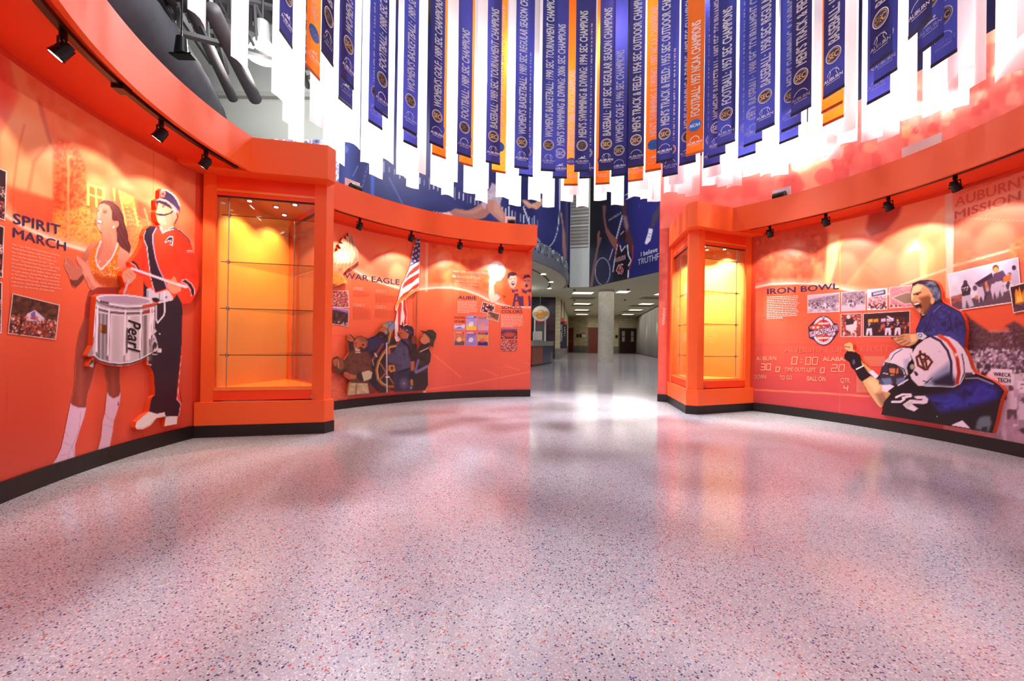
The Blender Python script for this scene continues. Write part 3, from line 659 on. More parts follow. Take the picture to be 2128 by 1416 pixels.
for x, y in (at(1080 + 432 * .1504, 580 + 42 * .1504, ZC - .03), at(1080 + 409 * .1504, 580 + 130 * .1504, ZC - .03), (1.02, 13.7)):
    under(sc, B().tube((x, y, ZC - .045), (x, y, ZC - .024), .09, 16).ob('recessed_light', LP))
# food counter
ctr = thing('food_counter', 'curved food counter with orange and navy tiled front and grey top', 'counter', (.9, 15.2, 0))
CP = [(-1.6, 13.2), (-.3, 13.6), (.661, 14.26), (1.10, 15.3), (1.50, 16.4), (1.70, 17.5)]
def strip(name, pts, w, z0, z1, m, root):
    b = B(); A = np.array(pts)
    for p, q in zip(pts[:-1], pts[1:]): b.bar(p, q, w, z1 - z0, z0)
    return under(root, b.ob(name, m))
strip('orange_front', CP[:4], .12, .05, .72, BRICKRED, ctr); strip('navy_front', CP[3:], .12, .05, .72, plank('navy_tile', (36, 42, 80), (46, 52, 92), .12, .12, (80, 84, 100), .2), ctr)
strip('counter_base', CP, .10, 0, .06, BLACK, ctr)
STONE = mat('grey_counter_stone', (140, 140, 126), .25)
under(ctr, B().prism([(-1.6, 13.05), (-.3, 13.45), (.76, 14.18), (1.2, 15.25), (1.62, 16.4), (1.82, 17.65), (1.0, 17.7), (.6, 16.0), (-.2, 14.9), (-1.6, 14.2)], .72, .90).ob('counter_top', STONE))
tag(B().tube((.55, 15.1, .90), (.55, 15.1, 1.52), .07, 16).tube((.55, 15.1, 1.52), (.55, 15.1, 1.56), .075, 16).ob('cup_stack', WHITE), 'tall stack of white cups on the food counter', 'cups', 'white cup stacks on the counter')
tag(B().tube((.36, 14.9, .90), (.36, 14.9, 1.20), .06, 16).ob('cup_stack', WHITE), 'short stack of white cups on the food counter left of the tall one', 'cups', 'white cup stacks on the counter')
nd = thing('napkin_dispenser', 'white square napkin box on the food counter', 'dispenser', (.98, 15.6, .9)); under(nd, B().box(.80, 1.14, 15.5, 15.75, .90, 1.26).ob('body', WHITE, bevel=.02)); under(nd, B().box(.82, 1.12, 15.48, 15.5, .90, .94).ob('lip', STEEL))
ic = thing('drink_machine', 'drink machine with red header behind the counter', 'drink machine', (1.26, 18.2, 0))
MX0, MX1 = .98, 1.54
under(ic, B().box(MX0, MX1, 18.2, 18.8, .0, 2.0).ob('cabinet', mat('machine_grey', (92, 90, 90), .4))); under(ic, B().box(MX0 + .02, MX1 - .1, 18.18, 18.2, 1.72, 1.93).ob('header', mat('red_header', (206, 36, 30), .4)))
under(ic, B().box(MX0, MX0 + .05, 18.16, 18.2, .9, 1.93).box(MX1 - .1, MX1 - .04, 18.16, 18.2, .9, 1.93).ob('side_trim', WHITE))
# round food sign: burger in a bun
rs = thing('round_food_sign', 'round lit menu sign showing a cheeseburger', 'sign', (.9, 17.9, 2.3)); FS = Pln((0, 17.88), (3, 17.88)); fr = (1080, 580, .1504)
def burger(A):
    A.fr = fr; A.ell(293, 480, 118, 108, (212, 206, 200), f=.03); A.ell(293, 470, 100, 88, (236, 232, 228), f=.3)
    A.ell(215, 488, 36, 34, (214, 166, 96)); A.ell(372, 480, 36, 36, (206, 160, 96)); A.fill('232,500 350,500 362,520 290,556 226,522', (96, 60, 34)); A.fill('228,508 360,506 350,524 300,530 280,546 262,526 236,524', (236, 188, 52))
    A.ell(292, 470, 60, 44, (226, 150, 66), f=.25); A.ell(280, 452, 30, 18, (250, 210, 140), f=.8); A.ell(290, 540, 54, 16, (212, 150, 80), f=.3)
def circ(cx, cy, r, n=40, ry=None): return [(fr[0] + (cx + r * math.cos(2 * PI * i / n)) * fr[2], fr[1] + (cy + (ry or r) * math.sin(2 * PI * i / n)) * fr[2]) for i in range(n)]
sheet('sign_face', circ(293, 480, 116, 40, 106), FS, burger, (240, 238, 234), rs, 1.0, .03)
under(rs, sheet('sign_body', circ(293, 480, 119, 40, 109), FS, None, (200, 200, 200), None, 100, .0)); 
under(rs, B().tube((1.22, 17.9, 2.4), (1.22, 17.9, ZC), .012, 6).ob('hanger', STL)); lamp('menu_glow', 'POINT', (.3, 17.5, 2.75), 25, (.75, .85, 1), shadow_soft_size=.2)
ms = tag(B().box(-1.5, .18, 17.9, 17.95, 2.25, 2.75).tube((-1.2, 17.92, 2.7), (-1.2, 17.92, ZC), .012, 6).tube((0, 17.92, 2.7), (0, 17.92, ZC), .012, 6).ob('menu_board', mat('lit_menu', (236, 232, 226), .4, emit=1.2)), 'bright menu board left of the burger sign', 'menu board')
# hanging restroom signs
def flag_sign(px, py0, py1, P, lab, word):
    r = thing('restroom_sign', lab, 'sign', (P[0], P[1], 0), 0, 'hanging restroom signs'); w = .17
    z = lambda y: EYE + dirv((px, y))[0][2] * P[1] / dirv((px, y))[0][1]
    zt, zm, zb = z(py0), z(py0 + (py1 - py0) * .12), z(py1)
    under(r, B().box(P[0] - w, P[0] + w, P[1], P[1] + .05, zb, zm).ob('navy_panel', mat('navy_sign', (38, 38, 70), .4))); under(r, B().box(P[0] - w, P[0] + w, P[1], P[1] + .05, zm, zt).ob('orange_panel', mat('orange_sign', (226, 92, 50), .4)))
    under(r, B().box(P[0] - .02, P[0] + .02, P[1] + .02, P[1] + .05, zt, ZC).ob('hanger', STL))
    V, F, ww = glyphs(word); h = .2; L = .9 if len(word) > 3 else .5
    q = np.c_[P[0] + .08 - V[:, 1] / CAP * h * -1 - .16 + .0, np.full(len(V), P[1] - .004), zm - .15 - V[:, 0] * L]; q[:, 0] = P[0] - .08 + V[:, 1] / CAP * .16
    under(r, mesh_ob('lettering', q, F, WHITE)); return r
flag_sign(1165.6, 661, 724.5, (2.62, 21.8), 'navy and orange hanging sign reading WOMEN', 'WOMEN')
flag_sign(1171.5, 668, 724, (2.98, 23.4), 'navy and orange hanging sign reading MEN, partly behind the other', 'MEN')
# grey louvre panel in the white wall and the small wall light
lv = thing('louver_panel', 'grey ribbed louver panel above the white wall', 'louver', (*lerp2(WA, WB, .5), 6)); W5 = Pln(WA, WB)
z5 = W5([(1205, 513)])[0][2]; a5, b5 = W5([(1186, 500)])[0], W5([(1223, 500)])[0]
n5 = W5.n * .04; pa, pb = (a5[0] + n5[0], a5[1] + n5[1]), (b5[0] + n5[0], b5[1] + n5[1])
under(lv, B().bar(pa, pb, .04, 9.3 - z5, z5).ob('panel', LOUV)); k = B(); zz = z5 + .1
while zz < 9.2: k.bar((pa[0] + n5[0], pa[1] + n5[1]), (pb[0] + n5[0], pb[1] + n5[1]), .03, .02, zz); zz += .14
under(lv, k.ob('ribs', mat('louver_rib', (134, 131, 126), .6)))
for zz in (z5 - .03, W5([(1205, 472)])[0][2], W5([(1205, 452)])[0][2]): under(lv, B().bar((pa[0] + n5[0], pa[1] + n5[1]), (pb[0] + n5[0], pb[1] + n5[1]), .05, .06, zz).ob('frame_bar', mat('frame_pale', (190, 192, 188), .6)))
# roof steel, ducts and pipes seen over the left canopy
SGREY = mat('roof_steel', (72, 70, 72), .6); DUCT = mat('grey_duct', (82, 82, 90), .7, noise=.1, scale=6); PIPE = mat('grey_pipe', (80, 76, 78), .6)
def far(px, py, Y):
    d = dirv((px, py))[0]; return Vector((d[0] * Y / d[1], Y, EYE + d[2] * Y / d[1]))
def sweep(name, pts, rad, m, n=24, ribs=0, root=None):
    b = B(); ps = [Vector(p) for p in pts]; V = []
    for i, p in enumerate(ps):
        d = (ps[min(i + 1, len(ps) - 1)] - ps[max(i - 1, 0)]).normalized(); u = d.cross(Vector((0, 0, 1))).normalized(); w = u.cross(d)
        r = rad * (1 + (.02 if ribs and i % ribs == 0 else 0)); V += [p + (u * math.cos(2 * PI * k / n) + w * math.sin(2 * PI * k / n)) * r for k in range(n)]
    F = [(i * n + k, i * n + (k + 1) % n, (i + 1) * n + (k + 1) % n, (i + 1) * n + k) for i in range(len(ps) - 1) for k in range(n)] + [tuple(range(n))[::-1], tuple(range((len(ps) - 1) * n, len(ps) * n))]
    b.add(V, F); return b.ob(name, m, root, True)
def bez(p, n=40):
    p = [Vector(q) for q in p]; out = []
    for i in range(n + 1):
        t = i / n; a = [p[j] * (1 - t) + p[j + 1] * t for j in range(len(p) - 1)]
        while len(a) > 1: a = [a[j] * (1 - t) + a[j + 1] * t for j in range(len(a) - 1)]
        out.append(a[0])
    return out
dct = tag(sweep('air_duct', bez([far(130, -120, 5.6), far(290, 60, 6.6), far(372, 150, 8.0), far(425, 262, 9.8)], 60), .52, DUCT, 28, 6), 'large dark grey ribbed air duct running behind the left canopy', 'air duct')
for a, b, r, l in (((375, -30), (484, 205), .10, 'thinner grey roof pipe with open lower end'), ((440, 20), (530, 205), .135, 'thicker grey roof pipe right of the thinner one')):
    tag(B().tube(far(*a, 6.9), far(*b, 9.3), r, 24).ob('roof_pipe', PIPE, smooth=True), l, 'pipe', 'pipes under the atrium roof')
def truss(pts, lab, Y0, Y1):
    r = thing('roof_truss', lab, 'truss', tuple(far(*pts[0], Y0)), 0, 'dark steel roof trusses')
    a, b, c, d = far(*pts[0], Y0), far(*pts[1], Y1), far(*pts[2], Y0), far(*pts[3], Y1)
    under(r, B().tube(a, b, .07, 6).ob('upper_chord', SGREY)); under(r, B().tube(c, d, .07, 6).ob('lower_chord', SGREY)); w = B()
    for i in range(9):
        w.tube(a.lerp(b, i / 9), c.lerp(d, (i + .5) / 9), .035, 5); w.tube(c.lerp(d, (i + .5) / 9), a.lerp(b, (i + 1) / 9), .035, 5)
    under(r, w.ob('web_bars', SGREY)); return r
truss([(300, -60), (720, 60), (340, 60), (740, 165)], 'long dark roof truss crossing behind the white banners', 7.0, 10.5)
truss([(420, -60), (470, 150), (330, -40), (440, 130)], 'dark roof truss beside the thin pipe', 6.6, 9.8)
truss([(560, -40), (640, 180), (600, -60), (700, 170)], 'roof truss right of the bright high lamp', 7.2, 10.4)
truss([(250, -80), (520, 20), (262, -40), (532, 62)], 'roof truss high above the left canopy, nearest the duct', 6.8, 9.6)
truss([(330, 20), (420, -90), (345, 60), (450, -60)], 'short cross truss above the stage lamp', 7.6, 8.0)
k = B()
for i in range(16): x = -9 + i * .75; k.box(x, x + .30, 3, 10.9, 9.30, 9.42)
tag(k.ob('roof_deck_ribs', mat('roof_rib', (88, 84, 86), .8)), 'dark corrugated roof deck seen between the hanging banners', 'roof deck', kind='structure')
hb = thing('high_bay_lamp', 'very bright round high lamp hanging behind the white banners', 'lamp', tuple(far(545, 100, 8.6)), 0)
hp = far(545, 100, 8.6); under(hb, B().tube(hp + Vector((0, 0, .12)), hp + Vector((0, 0, .55)), .16, 20, .12).ob('ballast', mat('lamp_grey', (170, 168, 166), .4))); under(hb, B().tube(hp + Vector((0, 0, -.2)), hp + Vector((0, 0, .12)), .30, 24, .17).ob('reflector', mat('hot_reflector', (255, 252, 245), .3, emit=14, noise=0)))
under(hb, B().tube(hp + Vector((0, 0, .55)), Vector((hp.x, hp.y, 9.4)), .02, 6).ob('hanging_rod', SGREY))
lamp('high_bay_light', 'POINT', (hp.x, hp.y, hp.z - .35), 300, (1, .97, .93), shadow_soft_size=.25)
sl = thing('stage_light', 'black stage lamp with barn doors among the roof steel', 'stage light', tuple(far(377, 85, 6.3))); sp0 = far(377, 95, 6.3)
under(sl, B().tube(sp0 + Vector((0, 0, .12)), sp0 + Vector((0, 0, -.12)), .07, 20, .09).ob('housing', DARK)); under(sl, B().tube(Vector((sp0.x, sp0.y, 9.4)), sp0 + Vector((0, 0, .12)), .012, 8).ob('clamp', DARK))
under(sl, B().prism([(sp0.x - .17, sp0.y - .03), (sp0.x + .17, sp0.y - .03), (sp0.x + .14, sp0.y + .12), (sp0.x - .14, sp0.y + .12)], sp0.z - .145, sp0.z - .12).ob('barn_door', DARK))
# ------------------------------------------------------------------ championship banners hanging in rings
BZ, BW, BT = 3.0, .186, 6.42
BN = mat('navy_banner_cloth', (46, 49, 118), .75, noise=.05, trans=.5); BO = mat('orange_banner_cloth', (250, 122, 30), .75, noise=.04, trans=.5)
BWH = mat('white_banner_cloth', (246, 244, 246), .8, noise=.02, trans=.45); BNH = mat('navy_hem', (20, 20, 52), .7); BOH = mat('orange_hem', (206, 92, 30), .7)
BTX = mat('white_banner_print', (250, 248, 248), .6, noise=.01, trans=.2); GOLD = mat('gold_print', (255, 208, 120), .6, trans=.25); NBL = mat('blue_disc_print', (36, 110, 205), .5)
def cloth(name, w, z0, z1, m, wave=0.0, curl=0.0, n=10, seed=0):
    V = []; nx = 5
    for j in range(n + 1):
        t = j / n
        for i in range(nx):
            s = i / (nx - 1) * 2 - 1; V.append((s * w / 2, .0015 * math.sin(t * 9 + seed) + curl * (1 - s * s) * (1 - t), z0 + (z1 - z0) * t + (wave * math.sin((s + 1) * 1.9 + seed) * (1 - t))))
    F = [(j * nx + i, j * nx + i + 1, (j + 1) * nx + i + 1, (j + 1) * nx + i) for j in range(n) for i in range(nx - 1)]
    me = bpy.data.meshes.new(name); me.from_pydata(V, [], F); me.polygons.foreach_set('use_smooth', [True] * len(F)); me.materials.append(m); return me
def ring2(x, z, r0, r1, y, n=28, a0=0, a1=2 * PI, ry=1.0):
    V = []; 
    for i in range(n + 1):
        a = a0 + (a1 - a0) * i / n; V += [(x + r0 * math.cos(a), y, z + r0 * ry * math.sin(a)), (x + r1 * math.cos(a), y, z + r1 * ry * math.sin(a))]
    return V, [(2 * i, 2 * i + 1, 2 * i + 3, 2 * i + 2) for i in range(n)]
def me_of(name, parts):                                   # [(V, F, material)]
    V, F, idx, ms = [], [], [], []
    for v, f, m in parts:
        if m not in ms: ms.append(m)
        k = len(V); V += [tuple(q) for q in v]; F += [tuple(i + k for i in q) for q in f]; idx += [ms.index(m)] * len(f)
    me = bpy.data.meshes.new(name); me.from_pydata(V, [], F); [me.materials.append(m) for m in ms]; me.polygons.foreach_set('material_index', idx); return me
def flat_text(body, x0, x1, z0, h, y, bold=.02, shear=0.0):
    V, F, w = glyphs(body, bold, shear); return [(x0 + v[0] * (x1 - x0), y, z0 + v[1] / CAP * h) for v in V], F
def disc(x, z, r, y, n=28, ry=1.0): return [(x + r * math.cos(2 * PI * i / n), y, z + r * ry * math.sin(2 * PI * i / n)) for i in range(n)], [tuple(range(n))]
yb = -.006
M_SEC = me_of('conference_seal', [(*ring2(0, .33, .060, .068, yb), BTX), (*disc(0, .33, .060, yb + .001), mat('seal_navy', (46, 44, 96), .6)), (*ring2(0, .33, .050, .054, yb - .0005), GOLD), (*flat_text('SEC', -.043, .043, .304, .052, yb - .001, .035), GOLD)])
M_SECW = me_of('conference_seal', [(*ring2(0, .33, .060, .068, yb), BTX), (*ring2(0, .33, .049, .054, yb - .0005), BTX), (*flat_text('SEC', -.043, .043, .304, .052, yb - .001, .035), BTX)])
M_NCAA = me_of('ncaa_disc', [(*disc(0, .33, .070, yb, 32, .93), NBL), (*flat_text('NCAA', -.058, .058, .312, .038, yb - .001, .03, .3), BTX)])
M_EQ = me_of('ncaa_disc', [(*disc(0, .33, .066, yb, 32, .8), mat('violet_disc', (120, 90, 190), .5)), (*flat_text('NCAA', -.058, .058, .315, .03, yb - .001, .03, .3), BTX)])
def wordmark(kind, m=None):
    m = m or BTX; p = [(*flat_text('AUBURN', -.082, .082, .118, .030, yb, .02), m), ([(-.06, yb, .103), (.06, yb, .103), (.06, yb, .107), (-.06, yb, .107)], [(0, 1, 2, 3)], m)]
    if kind == 'ball': p += [(*ring2(0, .158, .050, .055, yb, 20, .15, PI - .15), m), (*ring2(-.062, .185, .036, .040, yb, 12, -1.0, .75), m), (*ring2(.062, .185, .036, .040, yb, 12, PI - .75, PI + 1.0), m)]
    elif kind == 'arc': p += [(*ring2(0, .145, .062, .067, yb, 20, .3, PI - .3), m)]
    elif kind == 'helmet': p += [(*ring2(0, .155, .046, .054, yb, 20, .1, PI - .3), m), (*ring2(-.03, .165, .018, .024, yb, 12, 2.2, 4.2), m)]
    else: p += [([(-.06, yb, .158), (-.02, yb, .175), (.0, yb, .195), (.02, yb, .178), (.06, yb, .160), (.02, yb, .166), (-.02, yb, .163)], [(0, 1, 2, 3, 4, 5, 6)], m), (*disc(.030, .190, .010, yb, 14), m)]
    return me_of('wordmark', p)
WM = {k: wordmark(k) for k in ('ball', 'arc', 'helmet', 'swim')}
def kind_of(t): return 'swim' if 'SWIM' in t else 'helmet' if 'FOOT' in t else 'arc' if ('GOLF' in t or 'TRACK' in t or 'EQUE' in t) else 'ball'
CL = {}
def cloth_of(m, hem, seed):
    k = (m.name, seed)
    if k not in CL: CL[k] = (cloth('fabric', BW, .028, BT - BZ, m, 0, 0, 14, seed), cloth('hem', BW + .004, 0, .028, hem, 0, 0, 1, seed))
    return CL[k]
_bn = 0
def banner(px, R, text, orange=False, emb=None, seed=0, lab=None):
    global _bn
    x, y = at(px[0], px[1], BZ); t = bearing(x, y); p = (CX + R * math.sin(t), CY + R * math.cos(t), BZ); _bn += 1
    r = thing('championship_banner', lab or ('%s banner reading %s' % ('orange' if orange else 'navy', text.replace('SEC ', '').replace('NCAA ', ''))), 'banner', p, -t, 'printed championship banners hanging in rings')
    f, h = cloth_of(BO if orange else BN, BOH if orange else BNH, _bn % 4)
    def kid(nm, me): o = bpy.data.objects.new(nm, me); COL.objects.link(o); o.parent = r; return o
    kid('fabric', f); kid('hem', h); kid('wordmark', WM[kind_of(text)]); kid('emblem', emb or (M_NCAA if orange else M_SEC))
    V, F, w = glyphs(text, .035, .12); L = len(text) * .0372
    me = bpy.data.meshes.new('lettering'); me.from_pydata([(.050 - v[1] / CAP * .100, yb, .43 + v[0] * L) for v in V], [], [tuple(q) for q in F]); me.materials.append(BTX); kid('lettering', me)
R1, R2, R3 = 2.10, 2.31, 2.55
banner((624, 86), R2, "MEN'S SWIMMING & DIVING: 1984 SEC CHAMPIONS")
for (x, y), t, o in (((708, 124), "BASEBALL: 1985 SEC CHAMPIONS", 0), ((748, 172), "WOMEN'S BASKETBALL: 1988 SEC REGULAR SEASON CHAMPIONS", 0), ((806, 234), "FOOTBALL: 1988 SEC CHAMPIONS", 0),
    ((861, 272), "WOMEN'S BASKETBALL: 1989 SEC CHAMPIONS", 0), ((912.5, 300.5), "WOMEN'S GOLF: 1989 SEC CHAMPIONS", 0), ((965.5, 323.5), "FOOTBALL: 1989 SEC CHAMPIONS", 0), ((1025, 340), "BASEBALL: 1989 SEC TOURNAMENT CHAMPIONS", 0),
    ((1084, 350.5), "WOMEN'S BASKETBALL: 1989 SEC REGULAR SEASON CHAMPIONS", 0), ((1138.5, 357.5), "WOMEN'S BASKETBALL: 1990 SEC TOURNAMENT CHAMPIONS", 0), ((1208.5, 359), "MEN'S SWIMMING & DIVING: 1994 SEC CHAMPIONS", 0), ((1259.5, 358), "BASEBALL: 1937 SEC REGULAR SEASON CHAMPIONS", 0),
    ((1322, 351), "MEN'S TRACK & FIELD: 1954 SEC OUTDOOR CHAMPIONS", 0), ((1381.5, 338.5), "MEN'S TRACK & FIELD: 1955 SEC OUTDOOR CHAMPIONS", 0), ((1446, 324), "FOOTBALL: 1957 NCAA CHAMPIONS", 1), ((1511, 302.5), "FOOTBALL: 1957 SEC CHAMPIONS", 0), ((1595, 271.5), "BASEBALL: 1958 SEC REGULAR SEASON CHAMPIONS", 0),
    ((1669, 234.5), "MEN'S TRACK & FIELD: 1961 SEC OUTDOOR CHAMPIONS", 0), ((1737, 195.5), "BASEBALL: 1963 SEC CHAMPIONS", 0), ((1834, 128.5), "BASEBALL: 1967 SEC CHAMPIONS", 0), ((1909.5, 63), "WOMEN'S GOLF: 1996 SEC TOURNAMENT CHAMPIONS", 0), ((2050, -40), "FOOTBALL: 1983 SEC CHAMPIONS", 0)):
    banner((x, y), R1, t, bool(o))
lb = lambda a: a
for (x, y), t, o, e in (((673, 153), "MEN'S SWIMMING & DIVING: 1999 NCAA CHAMPIONS", 1, None), ((738, 214), "WOMEN'S SWIMMING & DIVING: 1993 SEC CHAMPIONS", 0, None), ((794, 258), "WOMEN'S GOLF: 1988 SEC CHAMPIONS", 0, None), ((860.5, 298.5), "WOMEN'S GOLF: 1999 SEC CHAMPIONS", 0, None),
    ((916, 324), "MEN'S SWIMMING & DIVING: 2003 NCAA CHAMPIONS", 1, None), ((971, 342), "WOMEN'S SWIMMING & DIVING: 2002 NCAA CHAMPIONS", 1, None), ((1037.5, 358), "WOMEN'S SWIMMING & DIVING: 2004 NCAA CHAMPIONS", 1, None), ((1093, 366.5), "WOMEN'S GOLF: 2000 SEC CHAMPIONS", 0, None),
    ((1163, 372), "MEN'S SWIMMING & DIVING: 2006 SEC CHAMPIONS", 0, 'w'), ((1219, 372.6), "MEN'S SWIMMING & DIVING: 1999 SEC CHAMPIONS", 0, 'w'), ((1286, 369), "WOMEN'S GOLF: 1996 SEC CHAMPIONS", 0, None), ((1358, 358), "MEN'S SWIMMING & DIVING: 1997 NCAA CHAMPIONS", 1, None),
    ((1429, 342), "MEN'S SWIMMING & DIVING: 1997 SEC CHAMPIONS", 0, None), ((1490, 325.5), "WOMEN'S BASKETBALL: 1997 SEC TOURNAMENT CHAMPIONS", 0, 'w'), ((1568, 302), "BASEBALL: 1998 SEC TOURNAMENT CHAMPIONS", 0, 'w'), ((1647.5, 269), "MEN'S SWIMMING & DIVING: 1996 SEC CHAMPIONS", 0, None),
    ((1736, 228), "MEN'S SWIMMING & DIVING: 2005 NCAA CHAMPIONS", 1, None), ((1843, 162), "BASEBALL: 1978 SEC CHAMPIONS", 0, None), ((1936, 96), "MEN'S SWIMMING & DIVING: 1995 SEC CHAMPIONS", 0, None)):
    banner((x, y), R2, t, bool(o), M_SECW if e else None)
for (x, y), t, o, e in (((1186.5, 385), "EQUESTRIAN: 2006 NCAA CHAMPIONS", 1, M_EQ), ((1252, 386), "EQUESTRIAN: 2008 NCAA CHAMPIONS", 1, None), ((1321, 378), "WOMEN'S SWIMMING & DIVING: 2003 NCAA CHAMPIONS", 1, None), ((1392, 365), "WOMEN'S GOLF: 2001 SEC CHAMPIONS", 0, None), ((1480, 347.5), "MEN'S SWIMMING & DIVING: 2000 SEC CHAMPIONS", 0, M_SECW),
    ((1551, 324), "WOMEN'S SWIMMING & DIVING: 2008 SEC CHAMPIONS", 0, M_SECW), ((1640, 294), "MEN'S SWIMMING & DIVING: 2001 SEC CHAMPIONS", 0, M_SECW), ((1735, 255), "MEN'S SWIMMING & DIVING: 2007 NCAA CHAMPIONS", 1, None), ((1827, 207), "MEN'S SWIMMING & DIVING: 2002 SEC CHAMPIONS", 0, M_SECW), ((1957.5, 126), "WOMEN'S GOLF: 2005 SEC CHAMPIONS", 0, None)):
    banner((x, y), R3, t, bool(o), e)
# blank banners of the outer rings
WC = [cloth('fabric', BW, 0, BT - BZ, BWH, .012, -.02, 14, k) for k in range(4)]
def blank(t, R, z0):
    global _bn; _bn += 1
    p = (CX + R * math.sin(t), CY + R * math.cos(t), z0); o = bpy.data.objects.new('blank_banner', WC[_bn % 4]); COL.objects.link(o); o.location = p; o.rotation_euler = (0, 0, -t)
    return tag(o, 'plain white banner hanging in the outer rings behind the printed ones', 'banner', 'plain white banners of the outer rings')
for k in range(22): blank(math.radians(-96.5 + 9.2 * k), 2.80, 2.97)
for k in range(18): blank(math.radians(-71 + 9.2 * k), 3.03, 2.95)
for k in range(17): blank(math.radians(-66.5 + 9.2 * k), 3.24, 2.93)
for k in range(8): blank(math.radians(24 + 9.2 * k), 3.135, 2.94)
fr_ = thing('banner_frame', 'round steel hanging frame carrying all the banners', 'frame', (CX, CY, BT)); 
for R in (R1, R2, R3, 2.80, 3.03, 3.24): under(fr_, B().ring(R - .012, R + .012, BT - .005, BT + .03, -2.2, 2.2, 60).ob('ring_pipe', SGREY))
kk = B()
for t in (-2.1, -1.2, -.4, .4, 1.2, 2.1): kk.bar((CX + 2.0 * math.sin(t), CY + 2.0 * math.cos(t)), (CX + 3.3 * math.sin(t), CY + 3.3 * math.cos(t)), .04, .04, BT + .03); kk.tube((CX + 2.3 * math.sin(t), CY + 2.3 * math.cos(t), BT + .05), (CX + 2.3 * math.sin(t), CY + 2.3 * math.cos(t), 9.4), .012, 6)
under(fr_, kk.ob('spokes', SGREY))
# ------------------------------------------------------------------ printed murals
WS = Cyl(RW)
INK = mat('dark_violet_ink', (58, 38, 84), .45); RED_INK = mat('brick_ink', (206, 88, 60), .5); SOFT = mat('soft_coral_ink', (255, 172, 140), .5); GHOST = mat('ghost_red_ink', (220, 88, 76), .5)
def cyl_grid(t0, t1, z0, z1, step, r):
    nu = max(2, int((t1 - t0) * r / step)); nv = max(2, int((z1 - z0) / step)); th = np.linspace(t0, t1, nu); zz = np.linspace(z0, z1, nv)
    T, Z = np.meshgrid(th, zz); return np.c_[(CX + r * np.sin(T)).ravel(), (CY + r * np.cos(T)).ravel(), Z.ravel()], nu, nv
def mural(label, t0, t1, z0, z1, step, paint, base, r=RW - .003):
    V, nu, nv = cyl_grid(t0, t1, z0, z1, step, r); m = (t0 + t1) / 2
    root = thing('printed_mural', label, 'mural', (CX + RW * math.sin(m), CY + RW * math.cos(m), z0))
    o = grid_sheet('printed_background', V, nu, nv, paint, base, root); return root
def qmap(q, u, v):
    q = [np.array(p, float) for p in q]; a = q[0] * (1 - u) + q[1] * u; b = q[3] * (1 - u) + q[2] * u; return tuple(a * (1 - v) + b * v)
SKIN = [(225, 150, 120), (190, 110, 90), (240, 190, 170)]
CROWD = [(196, 66, 52), (228, 96, 70), (90, 50, 66), (236, 200, 204), (150, 74, 80), (60, 44, 60), (240, 150, 120)]
PURP = [(150, 120, 150), (210, 190, 214), (84, 60, 84), (190, 150, 176), (60, 44, 60), (236, 222, 236)]
